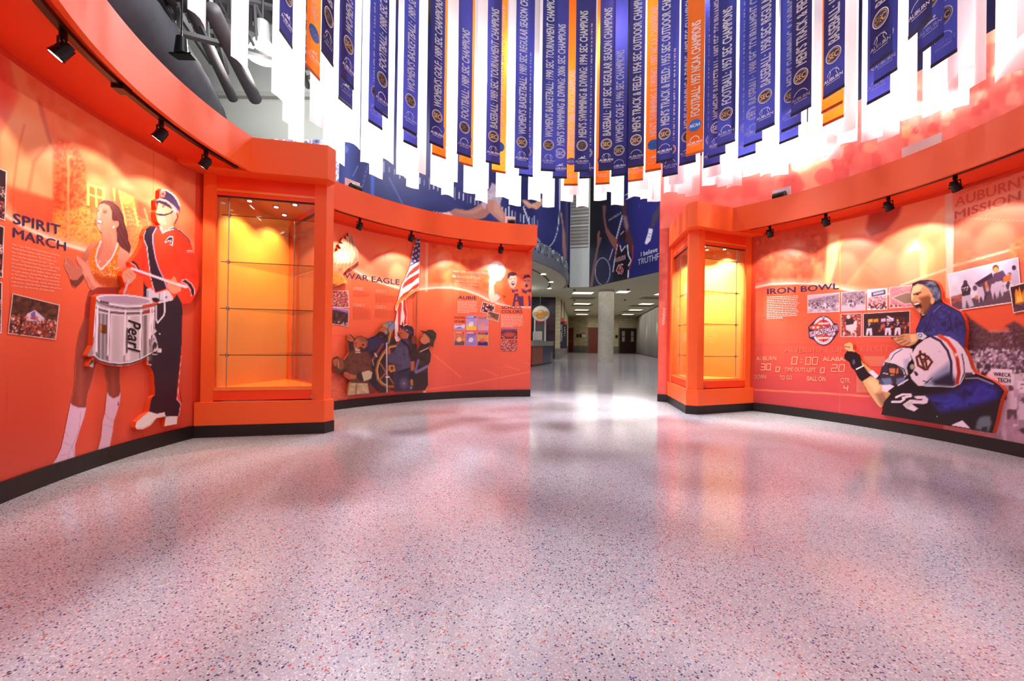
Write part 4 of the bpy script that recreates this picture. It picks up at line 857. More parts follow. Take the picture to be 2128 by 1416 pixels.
def photo(root, quad, kind, lab, seed=0, border=.035, off=.006, surf=None, step=1.6, bcol=(255, 226, 226)):
    surf = surf or WS; R = lambda u, v: qmap(quad, u, v); poly = lambda l: [R(u, v) for u, v in l]
    w = math.dist(quad[0], quad[1]); bx = border * 60 / w
    h = math.dist(quad[0], quad[3]); by = border * 60 / h
    def paint(A):
        inn = poly([(bx, by), (1 - bx, by), (1 - bx, 1 - by), (bx, 1 - by)]); cl = lambda l: [R(bx + u * (1 - 2 * bx), by + v * (1 - 2 * by)) for u, v in l]
        s = w / 26
        if kind == 'crowd': A.fill(inn, (150, 70, 74)); A.crowd(inn, s * 1.0, CROWD, 1.6, seed)
        elif kind == 'rally':
            A.fill(inn, (64, 40, 40)); A.mottle(inn, s * 2, [(40, 28, 30), (84, 54, 44), (120, 76, 60)], .8, seed); A.fill(cl([(.35, .42), (.5, .28), (.72, .45), (.74, .6), (.3, .6)]), (216, 196, 226)); A.fill(cl([(.42, .4), (.5, .3), (.56, .55), (.45, .55)]), (120, 96, 160))
            A.crowd(cl([(0, .48), (1, .45), (1, .99), (0, .99)]), s * 1.1, [(206, 80, 60), (120, 56, 52), (240, 190, 180), (80, 44, 48), (228, 120, 96), (150, 90, 90)], 1.5, seed); A.crowd(cl([(0, .7), (1, .7), (1, .99), (0, .99)]), s * 2.2, [(84, 42, 46), (120, 52, 48), (60, 36, 42), (150, 70, 60)], 1.0, seed + 1)
        elif kind == 'night':
            A.fill(inn, (38, 26, 32)); A.crowd(cl([(0, .3), (1, .35), (1, .55), (0, .55)]), s, [(200, 120, 110), (90, 60, 70), (240, 220, 220)], 1.0, seed); A.crowd(cl([(0, .6), (1, .65), (1, .98), (0, .98)]), s * 1.4, CROWD, 1.0, seed + 3)
        elif kind == 'team':
            A.fill(inn, (196, 170, 196), col2=(230, 214, 232)); A.mottle(cl([(0, .25), (1, .05), (1, .6), (0, .6)]), s * 1.5, [(110, 86, 108), (170, 140, 168), (90, 70, 92)], .8, seed)
            A.crowd(cl([(.02, .45), (.98, .42), (.98, .8), (.02, .82)]), s * 1.5, PURP, 1.7, seed); A.mottle(cl([(0, .8), (1, .76), (1, 1), (0, 1)]), s * 2, [(150, 122, 148), (220, 206, 222)], .9, seed)
        elif kind == 'play':
            A.fill(inn, (158, 130, 148)); A.mottle(inn, s * 1.2, [(120, 92, 112), (190, 164, 184)], .8, seed); A.fill(cl([(0, .7), (1, .7), (1, 1), (0, 1)]), (206, 186, 206)); A.crowd(cl([(.2, .4), (.6, .4), (.6, .85), (.2, .85)]), s * 2.0, PURP, 1.6, seed); A.crowd(cl([(.75, .25), (.95, .3), (.95, .7), (.75, .7)]), s * 1.8, PURP, 1.0, seed); A.line(cl([(.05, .1), (.4, .55)]), 1, (70, 50, 64)); A.line(cl([(.5, .05), (.8, .5)]), 1, (80, 60, 74))
        elif kind == 'board':
            A.fill(inn, (232, 220, 240)); A.fill(cl([(.2, .15), (.92, .05), (.94, .28), (.22, .36)]), (70, 60, 90)); A.fill(cl([(.28, .18), (.84, .1), (.85, .22), (.3, .3)]), (190, 184, 214)); A.crowd(cl([(0, .38), (1, .34), (1, .7), (0, .72)]), s * .9, [(220, 90, 60), (200, 120, 140), (120, 80, 140), (240, 200, 190)], 1.7, seed); A.crowd(cl([(0, .7), (1, .66), (1, 1), (0, 1)]), s * 2.0, [(90, 40, 44), (200, 80, 60), (60, 34, 44)], 1.3, seed)
        elif kind == 'field':
            A.fill(inn, (214, 130, 150)); A.crowd(inn, s * .8, [(226, 140, 150), (206, 110, 130), (236, 170, 176)], 1.5, seed); A.fill(cl([(.1, .5), (.7, .28), (1, .4), (1, .8), (.62, .85)]), (150, 120, 110)); A.line(cl([(.1, .5), (.62, .86), (1, .82)]), 1.3, (240, 225, 230)); A.line(cl([(.1, .5), (.72, .3), (1, .38)]), 1, (240, 225, 230)); A.crowd(cl([(0, .72), (.5, .9), (.5, 1), (0, 1)]), s * 1.6, CROWD, 1.4, seed)
        elif kind == 'tackle':
            A.fill(inn, (150, 60, 60)); A.crowd(inn, s * 1.6, CROWD, 1.2, seed); A.fill(cl([(.2, .25), (.55, .15), (.65, .3), (.6, .48), (.25, .5)]), (56, 40, 56)); A.ell(*cl([(.36, .12)])[0], w * .09, w * .09, (226, 206, 206), fr=False); A.fill(cl([(.22, .5), (.6, .45), (.7, .3), (.8, .3), (.75, .7), (.5, .8), (.25, .7)]), (226, 206, 214)); A.crowd(cl([(.1, .75), (.9, .75), (.9, 1), (.1, 1)]), s * 3, [(230, 210, 214), (200, 150, 150), (120, 60, 70)], 1.0, seed)
        elif kind == 'sideline':
            A.fill(inn, (52, 32, 40)); A.crowd(cl([(.1, .25), (1, .2), (1, .5), (.1, .5)]), s * 1.0, [(90, 44, 48), (70, 40, 50)], 1.0, seed)
            for u, c in ((.1, (230, 160, 60)), (.22, (220, 140, 60)), (.38, (220, 170, 220)), (.5, (226, 180, 226)), (.56, (200, 150, 210))): A.fill(cl([(u, .26), (u + .1, .24), (u + .1, .38), (u, .4)]), c)
            A.fill(cl([(.5, .16), (.53, .14), (.66, .3), (.62, .32)]), (236, 226, 236)); A.crowd(cl([(.3, .45), (1, .38), (1, .85), (.3, .85)]), s * 1.2, [(190, 70, 56), (60, 34, 44), (200, 110, 90), (90, 44, 50)], 1.0, seed)
            for u in (.12, .53, .74):
                A.fill(cl([(u - .05, .42), (u + .05, .4), (u + .06, .66), (u - .05, .67)]), (44, 34, 60)); A.fill(cl([(u - .05, .66), (u + .06, .65), (u + .07, .97), (u + .02, .97), (u, .75), (u - .03, .97), (u - .07, .96)]), (222, 200, 226)); A.ell(*cl([(u, .36)])[0], w * .022, w * .026, (216, 150, 70), fr=False); A.line(cl([(u - .02, .46), (u + .03, .45), (u - .01, .56)]), 1.1, (240, 230, 240))
        elif kind == 'parade':
            A.fill(inn, (196, 176, 216), col2=(236, 226, 240)); A.mottle(inn, s * 4, [(196, 176, 220), (240, 232, 244)], .5, seed); A.fill(cl([(0, .78), (1, .7), (1, 1), (0, 1)]), (96, 74, 92)); A.mottle(cl([(0, .62), (.2, .58), (.22, .8), (0, .82)]), s, [(190, 90, 70), (80, 50, 66)], .9, seed)
            A.fill(cl([(.36, .38), (.62, .2), (.64, .4), (.5, .44), (.42, .5)]), (56, 42, 66)); A.fill(cl([(.42, .44), (.66, .3), (.78, .6), (.6, .8), (.45, .7)]), (84, 62, 92)); A.crowd(cl([(.3, .45), (.95, .3), (.95, .85), (.3, .85)]), s * 1.4, [(96, 70, 100), (216, 196, 220), (210, 120, 80), (70, 50, 74), (190, 160, 190)], 1.0, seed)
            A.ell(*cl([(.68, .12)])[0], w * .045, w * .05, (110, 60, 50), fr=False); A.ell(*cl([(.68, .16)])[0], w * .036, w * .04, (236, 160, 90), fr=False); A.fill(cl([(.64, .24), (.78, .2), (.84, .42), (.72, .5), (.62, .4)]), (92, 64, 100)); A.fill(cl([(.78, .36), (.92, .34), (.9, .48), (.76, .5)]), (226, 120, 56))
            A.fill(cl([(.16, .42), (.2, .33), (.26, .34), (.3, .5), (.28, .66), (.17, .68)]), (54, 42, 62)); A.ell(*cl([(.23, .31)])[0], w * .03, w * .032, (60, 44, 60), fr=False); A.fill(cl([(.16, .66), (.28, .65), (.32, .96), (.25, .97), (.22, .76), (.2, .99), (.15, .98)]), (200, 184, 214)); A.line(cl([(.18, .44), (.21, .44), (.2, .52)]), 1.2, (235, 225, 240)); A.line(cl([(.22, .44), (.26, .43), (.24, .52)]), 1.2, (235, 225, 240))
            for u, v in ((.42, .5), (.62, .48), (.7, .45)): A.fill(cl([(u - .02, v), (u + .05, v), (u + .07, v + .2), (u + .04, v + .4), (u + .01, v + .2), (u - .02, v + .4), (u - .04, v + .15)]), (206, 186, 214))
            A.fill(cl([(.9, .28), (.95, .2), (1, .3), (1, .6), (.88, .56)]), (196, 180, 216)); A.ell(*cl([(.94, .2)])[0], w * .03, w * .035, (54, 38, 50), fr=False)
        elif kind == 'fire':
            A.fill(inn, (52, 34, 44)); A.fill(cl([(.15, .7), (.2, .3), (.3, .1), (.4, .25), (.5, .05), (.6, .4), (.7, .2), (.75, .7), (.5, .8)]), (236, 140, 50)); A.fill(cl([(.25, .65), (.32, .35), (.42, .5), (.5, .25), (.6, .65)]), (250, 205, 90)); A.mottle(cl([(0, .72), (1, .68), (1, 1), (0, 1)]), s * 2, [(60, 44, 66), (110, 84, 110)], .8, seed)
        elif kind == 'tree':
            A.fill(inn, (60, 42, 48)); A.fill(cl([(0, 0), (1, 0), (1, .2), (.5, .12), (0, .2)]), (150, 110, 190)); A.mottle(cl([(0, .15), (1, .2), (1, 1), (0, 1)]), s * 2, [(40, 28, 36), (92, 66, 66)], .8, seed); A.line(cl([(.45, .2), (.5, .6)]), 1, (110, 80, 84)); A.crowd(cl([(.5, .8), (1, .82), (1, 1), (.5, 1)]), s * 1.4, PURP, 1.2, seed)
        elif kind == 'stadium':
            A.fill(inn, (110, 84, 150), col2=(60, 30, 40)); A.fill(cl([(0, .3), (.2, .2), (.8, .18), (1, .3), (1, 1), (0, 1)]), (84, 40, 48)); A.ell(*cl([(.5, .58)])[0], w * .44, h * .32, (150, 62, 60), fr=False); A.ell(*cl([(.5, .6)])[0], w * .3, h * .18, (176, 80, 70), fr=False); A.line(cl([(.05, .75), (.2, .95)]), 1, (236, 226, 230)); A.line(cl([(.95, .75), (.8, .95)]), 1, (236, 226, 230))
        elif kind == 'indoor':
            A.fill(inn, (70, 34, 40)); A.crowd(inn, s * 2.4, [(90, 44, 48), (60, 30, 38), (200, 80, 70), (236, 210, 226)], 1.2, seed)
        elif kind == 'arena':
            A.fill(inn, (120, 84, 72)); A.mottle(inn, s * 5, [(150, 110, 90), (84, 56, 56)], .8, seed); A.fill(cl([(0, .8), (.5, .7), (1, .85), (1, 1), (0, 1)]), (206, 130, 84)); A.crowd(cl([(.05, .45), (.45, .5), (.45, .8), (.05, .8)]), s * 3, [(240, 220, 230), (220, 130, 110)], 1.0, seed)
        elif isinstance(kind, tuple):            # a magazine cover: masthead, sky, ground and a plain figure
            A.fill(inn, kind[0]); A.fill(cl([(0, 0), (1, 0), (1, .17), (0, .17)]), kind[1]); A.fill(cl([(0, .7), (.3, .62), (1, .72), (1, 1), (0, 1)]), kind[2]); A.line(cl([(.1, .09), (.7, .09)]), 1.6, kind[3]); A.mottle(cl([(0, .2), (1, .2), (1, .7), (0, .7)]), s * 5, [kind[0], kind[3]], .35, seed); A.fill(cl([(.2, .62), (.35, .45), (.6, .4), (.75, .6), (.6, .75), (.3, .75)]), kind[3], .8)
    o = sheet('photo', quad, surf, paint, bcol, root, step, off); o['label'] = lab; return o

# ---------- left mural: cheering woman and marching band
def paint_left(A):
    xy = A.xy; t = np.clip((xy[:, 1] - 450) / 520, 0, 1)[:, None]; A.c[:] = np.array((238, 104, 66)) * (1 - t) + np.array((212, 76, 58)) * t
    sw = [(-80, 412), (-30, 428), (12, 448), (42, 468), (74, 484), (138, 509), (176, 520), (260, 532), (340, 545), (430, 556)]
    up = sw + [(430, 250), (300, 120), (-80, -500), (-600, -500), (-600, 380)]
    A.fill(up, (238, 122, 78), 1, 2); A.fr = (0, 60, .25419)
    A.mottle(up, 60, [(226, 90, 56), (244, 150, 104), (236, 110, 70)], .55, 3, 4)
    A.fill('-400,-900 60,-900 65,140 60,300 140,540 0,880 -400,900', (222, 70, 58), .7, 30)
    A.fill('66,150 172,178 182,260 220,440 300,560 350,690 432,940 440,1400 200,1310 60,1260 0,1250 0,880 60,760 165,555 120,430 88,300', (243, 160, 108), .85, 8); A.fill('60,40 175,90 172,178 66,140', (150, 44, 30), .8, 10)
    A.line('200,790 160,940 140,1060 110,1300', 5, (220, 110, 70), .7, 3); A.line('380,960 280,1080 230,1340', 8, (222, 116, 74), .7, 4); A.fill('300,560 340,600 425,930 432,960 400,930 330,700', (196, 90, 80), .7, 6)
    A.line('320,480 350,430 400,440 440,520 435,600 400,620 360,590 330,540', 4, (236, 120, 84), .8, 2); A.line('330,470 380,450 420,540 410,600', 3, (236, 120, 84), .8, 2)
    tr = '440,960 480,900 560,920 640,980 680,1080 710,1180 700,1300 760,1500 560,1700 440,1560 436,1380'
    A.mottle(tr, 5, [(206, 52, 34), (228, 84, 44), (240, 120, 60)], .9, 5, 8); A.fill('60,1290 440,1400 440,1600 160,1560 60,1400', (206, 66, 40), .7, 10); A.mottle('440,1500 700,1450 860,1600 840,1800 440,1700', 4, [(224, 80, 40), (252, 170, 80), (236, 110, 50)], .8, 9, 12)
    A.line('558,1040 560,1700', 5, (244, 150, 96), .8, 2); A.line('558,1050 590,1040', 4, (244, 150, 96), .8, 2)
    A.fill('1440,1090 1500,1030 1600,1080 1625,1240 1540,1210 1460,1160', (214, 70, 50), .6, 25)
    # building and clock tower
    A.fr = (130, 380, .18370); Y = (255, 212, 110)
    A.fill('290,20 470,70 470,200 400,290 290,260', (226, 96, 44), .8, 4)
    for l in ('290,10 290,250', '375,60 385,270', '460,60 465,190', '290,130 470,180', '290,20 470,70', '580,70 590,200', '640,90 720,480', '790,170 860,520', '650,100 800,170'): A.line(l, 3.2, Y, .9, 1.5)
    A.fill('640,100 790,150 830,300 690,260', (244, 150, 70), .8, 3); A.ell(722, 190, 56, 44, (252, 196, 110), .9, .5); A.ell(722, 190, 46, 34, (240, 150, 80), .9, .5)
    for k in range(6): A.line([(130 + .1837 * (680 + k * 22), 380 + .1837 * (270 + k * 50)), (130 + .1837 * (840 + k * 16), 380 + .1837 * (300 + k * 46))], 1, Y, .8, 1); A.line([(130 + .1837 * (690 + k * 22), 380 + .1837 * (320 + k * 50)), (130 + .1837 * (820 + k * 16), 380 + .1837 * (300 + k * 46))], .9, Y, .8, 1)
    A.fr = (250, 380, .1837)
    A.fill('190,200 300,240 420,330 420,480 200,400', (224, 66, 44), .8, 8); A.line('270,290 330,480', 2.2, (248, 150, 90), .9, 1.2); A.line('350,310 400,450', 2.2, (248, 150, 90), .9, 1.2); A.line('180,370 400,480', 1.4, (248, 150, 90), .8, 1); A.mottle('90,520 240,480 250,760 110,830', 4, [(250, 160, 90), (232, 96, 60)], .8, 4, 6)
    # white sweep between the two fields of colour
    A.line(sw, 5.5, (255, 232, 214), .9, 4); A.line([(x, y - 5) for x, y in sw], 12, (255, 214, 190), .45, 12)
    for a, b in (((30, 350), (8, 1010)), ((318, 395), (296, 920))): A.line([(a[0] + 8, a[1] - 400), a, b], .9, (190, 60, 34), .5, 1)
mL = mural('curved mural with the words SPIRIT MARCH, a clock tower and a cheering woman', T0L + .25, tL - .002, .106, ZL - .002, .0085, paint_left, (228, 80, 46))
under(mL, letter('heading', 'SPIRIT', WS, (27.5, 463.8), (125.9, 488.4), 23, INK, None, bold=.012, hend=21)); under(mL, letter('heading', 'MARCH', WS, (27, 492.5), (137.2, 521.4), 21, INK, None, bold=.012, hend=18.5))
for k, (t, e) in enumerate((('After Tiger Walk, the famed Auburn University', 455), ('Marching Band takes a walk of its own—in', 420), ('four separate directions. The 375-piece unit', 430), ('splits into four pep bands for their “Spirit', 408), ('March.” They leave from the top of Tiger Walk,', 452), ('the Lowder Business Building, the University', 428), ('Tennis Courts, and the Student Union, parading', 456), ('through campus playing War Eagle and Glory', 450), ('to ‘Ole Auburn. They reunite at the intersection', 452), ('of Donahue and Roosevelt, outside of the South-', 455), ('west corner of Jordan-Hare Stadium and perform', 468), ('a short pep rally there for all Auburn fans.', 412))):
    x0 = 92 - .9 * k; y0 = 652 + 28 * k; sl = .234 - .009 * k; c = lambda x, y: (x * .27542, 330 + y * .27542)
    under(mL, letter('text_line', t, WS, c(x0, y0), c(e, y0 + (e - x0) * sl), 4.4, PALE, None, bold=.004, hend=4.1))
photo(mL, [(-30, 338), (14.3, 356), (11, 459.4), (-36, 441)], 'night', 'dark photo of a crowd at the left edge, topmost of three', 1, .03)
photo(mL, [(-30, 456), (9, 472), (6, 578), (-34, 566)], 'night', 'dark photo of a crowd at the left edge, middle of three', 2, .03)
photo(mL, [(-30, 577), (5, 587.5), (3.3, 693), (-34, 686)], 'night', 'dark photo of a crowd at the left edge, lowest of three', 3, .03)
photo(mL, [(26, 609.5), (124.5, 634), (116, 706.7), (16, 693.5)], 'rally', 'white bordered photo of a rally crowd before a striped tent', 4, .03)
# the cheering woman is printed on the wall
def woman(A):
    A.fr = (130, 380, .1837); S = (222, 126, 104); SD = (176, 92, 80); SL = (240, 158, 136); H = (92, 46, 48)
    A.fill('410,230 470,192 560,205 640,270 690,370 700,450 740,560 745,640 775,720 770,770 742,812 690,770 640,700 590,620 560,400 400,290', H, f=.8)
    for l in ('470,205 560,260 600,330 640,420', '540,215 620,300 660,420 690,520', '640,520 690,620 740,700', '620,560 660,660 720,760'): A.line(l, 1.6, (132, 76, 74), .7, 1.5)
    A.fill('400,290 420,240 470,232 530,262 560,330 560,425 605,440 600,500 570,535 500,562 440,560 398,522 384,470 386,380', S, f=.8); A.fill('400,300 384,380 384,470 398,522 430,545 420,450 430,350 450,290', SL, .7, 2.5)
    A.fill('395,318 412,300 418,314 404,330', (110, 60, 60), .9); A.fill('452,322 480,310 505,322 500,345 465,350', (120, 66, 66), .85, 1.2); A.line('445,308 480,296 510,312', 1, (100, 54, 50), .8); A.fill('386,372 380,396 400,392', (200, 100, 84), .8)
    A.fill('384,418 410,410 450,436 462,452 430,468 396,462', (196, 60, 62), .9); A.fill('390,424 412,420 448,444 440,454 400,446', (255, 240, 238)); A.ell(610, 470, 26, 40, (232, 130, 108), 1, .2); A.ell(586, 505, 15, 17, (245, 235, 240))
    A.fill('445,540 570,530 600,480 612,560 616,690 640,720 560,850 500,925 430,990 390,930 370,850 395,760 450,640', S, f=.8); A.fill('450,600 470,700 440,800 400,860 372,850 395,760', SD, .5, 3); A.line('480,620 500,740', 1.5, SD, .6, 2); A.fill('560,560 600,600 612,690 560,760', SL, .5, 4)
    A.fill('650,725 730,780 775,835 740,900 705,975 650,1030 620,900 625,790', SL, f=.8, col2=S); A.fill('215,862 240,800 282,730 322,682 400,664 335,760 285,868 262,900', S, f=.8, col2=SD)
    # sequinned halter top with a beaded edge
    A.fill('440,655 400,760 374,850 392,930 430,988 500,924 560,850 600,760 620,690 652,724 628,790 618,900 640,1000 665,1110 645,1215 540,1202 440,1162 360,1092 330,1000 288,880 335,760 400,668', (236, 110, 30), f=.8); A.mottle('430,660 372,850 430,988 560,850 620,690 652,724 628,790 618,900 640,1000 665,1110 645,1215 440,1162 330,1000 288,880', 2.2, [(196, 56, 24), (250, 150, 40), (224, 84, 30), (255, 190, 70)], .8, 8, 2); A.fill('330,1010 440,1050 660,1090 645,1215 440,1162 360,1092', (150, 40, 30), .6, 8)
    A.line('432,665 392,760 372,850 388,925 430,985 500,922 560,850 600,765 622,690', 3.6, (255, 226, 232), .95, 1.2); A.line('425,670 385,770 365,860 382,935 428,1000 506,935 570,855 612,765', 1.2, (200, 90, 90), .8, 1)
    r = random.Random(3)
    for _ in range(70): A.ell(r.uniform(330, 630), r.uniform(880, 1050), 4.5, 4.5, (255, 230, 215), .85)
    # hands and forearms
    A.fill('82,1085 160,1098 232,1030 250,1080 206,1142 150,1192 112,1168 90,1130', (112, 52, 48), f=.8)
    A.fill('28,868 50,842 92,868 125,905 160,950 190,972 178,940 215,912 238,962 216,1050 165,1102 110,1102 78,1050 38,985 14,918 34,908 78,958', (196, 108, 92), f=.8); A.line('48,856 110,950', 1.2, (150, 76, 70), .7); A.line('70,850 130,930', 1.2, (150, 76, 70), .7); A.line('30,920 90,985', 1.2, (150, 76, 70), .7)
    A.fill('160,818 192,848 242,900 302,962 342,1062 372,1122 452,1182 562,1212 662,1215 655,1262 480,1266 392,1266 310,1192 280,1122 246,1062 230,982 200,912 154,866', (230, 142, 122), f=.8); A.fill('246,1062 280,1122 310,1192 392,1266 480,1266 400,1215 330,1140 290,1060', (196, 106, 92), .7, 3); A.line('160,830 200,890', 1, (180, 96, 86), .8)
    A.fill('300,1190 390,1262 330,1285 300,1240', (60, 34, 44), f=.8)
    # lower body
    A.fr = (170, 600, .12712); A.fill('112,60 260,-20 700,-20 700,640 120,610 44,505 66,260', (140, 44, 42), f=.8); A.mottle('112,60 260,0 260,620 120,610 44,505 66,260', 1.8, [(120, 34, 38), (176, 66, 56)], .6, 3, 3)
    A.fr = (100, 740, .16949); L1 = (146, 66, 56)
    A.fill([(175.7, 663), (165, 690), (158.5, 725), (157.6, 741)] + P('335,60 330,300 310,440 275,582 295,602 380,636 466,632 487,470 522,370 562,220 600,60', A.fr) + [(215, 742), (240, 700), (246, 664)], L1, f=.8)
    A.fill('400,20 470,20 440,300 420,600 370,620 350,400', (178, 90, 74), .55, 8)
    A.fill('676,60 888,60 880,300 892,430 870,492 800,522 740,482 722,430 732,330 700,240', L1, f=.8); A.fill('770,120 830,120 820,480 790,480 770,300', (176, 88, 72), .5, 7)
    B1 = (226, 186, 216)
    A.fill('275,580 295,602 380,636 468,630 442,750 392,900 332,1090 330,1262 20,1395 45,1360 100,1262 160,1130 190,1000 220,850 246,720', B1, f=.8); A.fill('725,430 742,482 800,522 870,492 892,430 882,560 842,700 806,800 792,930 772,1030 755,1130 608,1175 650,1000 668,800 696,700', B1, f=.8)
    for l in ('285,600 380,640 466,636', '400,680 380,900 310,1080 260,1180 230,1300', '200,920 250,990', '190,1060 290,1100', '160,1220 230,1210', '728,440 745,486 800,524 868,494', '695,700 740,770 800,790', '680,840 790,880', '300,1110 320,1220'): A.line(l, 1.3, (176, 128, 164), .7, 1.2)
    A.fill('860,560 848,610 866,612 870,570', (60, 40, 60), .9)
WO = P('215,862 240,800 282,730 322,682 400,664 448,640 447,565 398,522 383,470 384,380 398,292 412,228 470,190 560,203 642,268 692,368 702,450 742,560 747,640 777,720 772,770 760,820 775,835 742,900 712,975 700,1100 700,1290', (130, 380, .1837))
WO2 = P('888,60 882,300 894,430 884,560 844,700 808,800 794,930 774,1030 757,1130 606,1178 648,1000 666,800 694,700 722,430 730,330 698,240 676,110', (100, 740, .16949)) + P('602,60 564,220 524,370 489,470 470,632 444,750 394,900 334,1090 332,1262 16,1398 43,1360 98,1262 158,1130 188,1000 218,850 244,720 273,580 308,440 328,300 333,60', (100, 740, .16949)) + [(157.6, 741), (158.5, 725), (165, 690), (175.7, 663)] + P('66,260 112,60 170,-20', (170, 600, .12712)) + P('298,1190 278,1125 250,1085 206,1144 150,1195 110,1170 80,1090 76,1050 36,987 12,916 28,900 24,868 50,840 94,866 160,948 176,962 190,940 154,866 158,816', (130, 380, .1837))
def clip_z(pts, z, s=WS):                         # lift outline pixels that would fall below height z
    out = []
    for p in pts:
        q = s([p], .005)[0]
        if q[2] < z: q[2] = z; p = tuple(project([q])[0])
        out.append(p)
    return out
wf = sheet('printed_figure', clip_z(WO + WO2, .107), WS, woman, (222, 126, 104), mL, 1.8, .005); wf['label'] = 'printed cheering woman in orange sequins and white boots'

# ---------- raised boards
def board(name, lab, cat, outline, surf, paint, base, step, off, thick, grp='raised photo boards on the murals', edge=None):
    c = surf([tuple(np.mean(outline, 0))], off)[0]; r = thing(name, lab, cat, tuple(c), 0, grp)
    sheet('printed_face', outline, surf, paint, base, r, step, off, thick, edge or mat('orange_board_edge', (240, 84, 30), .5)); return r
def drummer(A):
    A.fr = (250, 380, .1837); J = (238, 62, 38); K = (42, 32, 48); W = (240, 226, 238); S = (226, 132, 104); SL = (246, 176, 150)
    # head and hat
    A.fill('425,262 415,300 398,340 420,440 452,480 470,560 560,540 610,500 600,470 640,400 665,340 600,250 440,210', S, f=.8); A.fill('425,262 412,310 432,440 470,470 520,470 500,380 470,300', SL, .6, 3)
    A.fill('440,180 445,95 472,78 520,82 590,125 640,185 670,252 676,300 660,330 600,280 520,220', K, f=.8, col2=(80, 56, 110)); A.line('430,180 520,205 600,265 655,330', 3.0, (236, 160, 140), 1, 1); A.line('425,198 510,222 590,282 640,350', 2.2, W, 1, 1); A.line('462,72 530,78 600,122 650,185 682,262 684,300', 2.4, (250, 150, 110), 1, 1); A.line('455,80 525,86 592,130 640,190 672,262', 1.2, W, 1, .8)
    A.fill('398,205 440,195 520,220 600,290 590,300 500,255 430,225 425,250 400,232', K, f=.8)
    A.fill('455,95 510,100 515,120 500,150 500,162 450,158 455,140 446,120', (236, 96, 76), f=.8); A.fill('468,120 488,105 492,140 476,140', K, f=.8); A.line('462,104 500,108', 1, W)
    A.fill('395,335 420,345 500,355 560,340 600,305 612,318 570,352 500,376 425,370 398,355', K, f=.8); A.fill('598,300 625,330 640,360 640,400 608,415 590,360', (238, 150, 130), .9, 1.2); A.ell(600, 300, 13, 12, (236, 220, 220)); A.line('640,345 650,400 625,450 610,470', 2.5, (80, 40, 36), .9, 1.5)
    A.ell(487, 274, 12, 8, (90, 50, 50), .9); A.line('470,258 505,262', 1, (110, 60, 50)); A.fill('438,262 420,300 440,312', (206, 104, 84), .7); A.line('425,325 470,332', 1.2, (190, 70, 66), .9)
    # jacket
    A.fill('290,520 340,488 400,486 450,482 480,575 520,545 600,505 625,512 690,542 760,612 792,672 822,782 852,900 882,1050 888,1122 872,1222 800,1360 700,1370 660,1260 600,1240 540,1230 530,1200 400,1250 380,1250 340,1230 262,1130 258,1060 180,1050 130,960 112,900 135,878 200,800 242,722 268,640 264,600', J, f=.8)
    A.fill('620,900 700,1000 690,1100 760,1040 870,1100 850,1000 780,1030 700,950', (206, 44, 34), .6, 6); A.fill('550,720 700,820 690,1000 600,900', (224, 50, 34), .5, 12); A.fill('240,720 290,800 280,1000 260,1050 240,900', (206, 44, 34), .6, 5)
    A.fill('290,530 340,500 405,510 368,580 372,700 400,860 440,980 480,1060 530,1195 400,1240 350,1100 320,900 300,760 270,650 266,600', K, f=.8); A.line('408,508 366,590 372,700 400,860 440,980 480,1060 530,1195', 1.9, (226, 170, 220), 1, 1); A.line('290,530 264,600 270,650 300,720 322,900 345,1080 385,1245', 1.5, W, 1, .8)
    A.fill('445,485 480,555 520,530 612,498 622,520 530,552 480,578 440,510', K, f=.8); A.line('440,490 478,572 520,548 618,520', 1.3, W, 1, .8); A.line('452,482 484,556 600,500', 1.1, W, 1, .8); A.line('622,515 700,560 770,630 788,672', 3.0, K, 1, 1); A.line('622,512 690,542 762,612 792,672', 1.1, W, 1, .8); A.line('285,528 340,492 440,505', 2.4, K, 1, 1)
    A.fill('498,672 555,602 598,608 600,650 590,715 560,700 572,655 545,660 515,680', W, f=.8); A.fill('508,668 558,612 590,616 590,655 584,702 568,694 578,648 545,650 518,672', K, f=.8)
    A.line('752,770 820,770', 1.2, W, .9, .8); A.line('752,785 820,785', 1, W, .7, .8)
    A.fill('118,895 150,885 190,920 225,985 205,985 170,930 125,905', K, f=.8); A.line('118,905 165,935 200,990', 1.2, W, 1, .8)
    A.fill('695,1112 740,1098 800,1150 838,1215 836,1262 806,1275 800,1210 760,1150', K, f=.8); A.line('690,1118 750,1150 795,1215 802,1278', 1.3, W, 1, .8); A.line('700,1102 745,1094 808,1145 842,1210 838,1262', 1.3, W, 1, .8)
    # the gap between arm and body shows the wall's orange
    A.fill('180,1060 258,1060 262,1130 300,1200 265,1270 60,1280 50,1240 120,1170 160,1100', (232, 84, 46), f=.8); A.fill('262,1110 340,1230 330,1290 262,1290', K, f=.8); A.fill('262,1130 350,1100 370,1250 340,1230', J, f=.8)
    # hands and sticks
    A.fill('14,1052 30,1008 84,968 122,962 150,1010 184,1040 178,1070 130,1130 100,1150 80,1110 45,1135', (226, 146, 118), f=.8); A.line('60,1030 110,1080', 1, (176, 96, 80), .8); A.line('100,1010 150,1060', 1, (176, 96, 80), .8)
    A.fill('85,1090 112,1095 70,1215 46,1262 32,1250 55,1180', (196, 172, 190), f=.8)
    A.fill('540,1090 575,1100 600,1060 622,1070 640,1120 682,1170 690,1220 640,1250 590,1255 550,1220 528,1160', (226, 146, 118), f=.8)
    for l in ('545,1110 620,1180', '570,1100 640,1170', '600,1090 660,1160'): A.line(l, 1, (180, 100, 84), .8)
    A.fill('118,962 135,958 540,1100 560,1105 755,1165 765,1185 745,1195 530,1125 150,990 125,985', (240, 216, 240), f=.8); A.line('540,1105 640,1140', 3, (236, 170, 140), .9, 1.5)
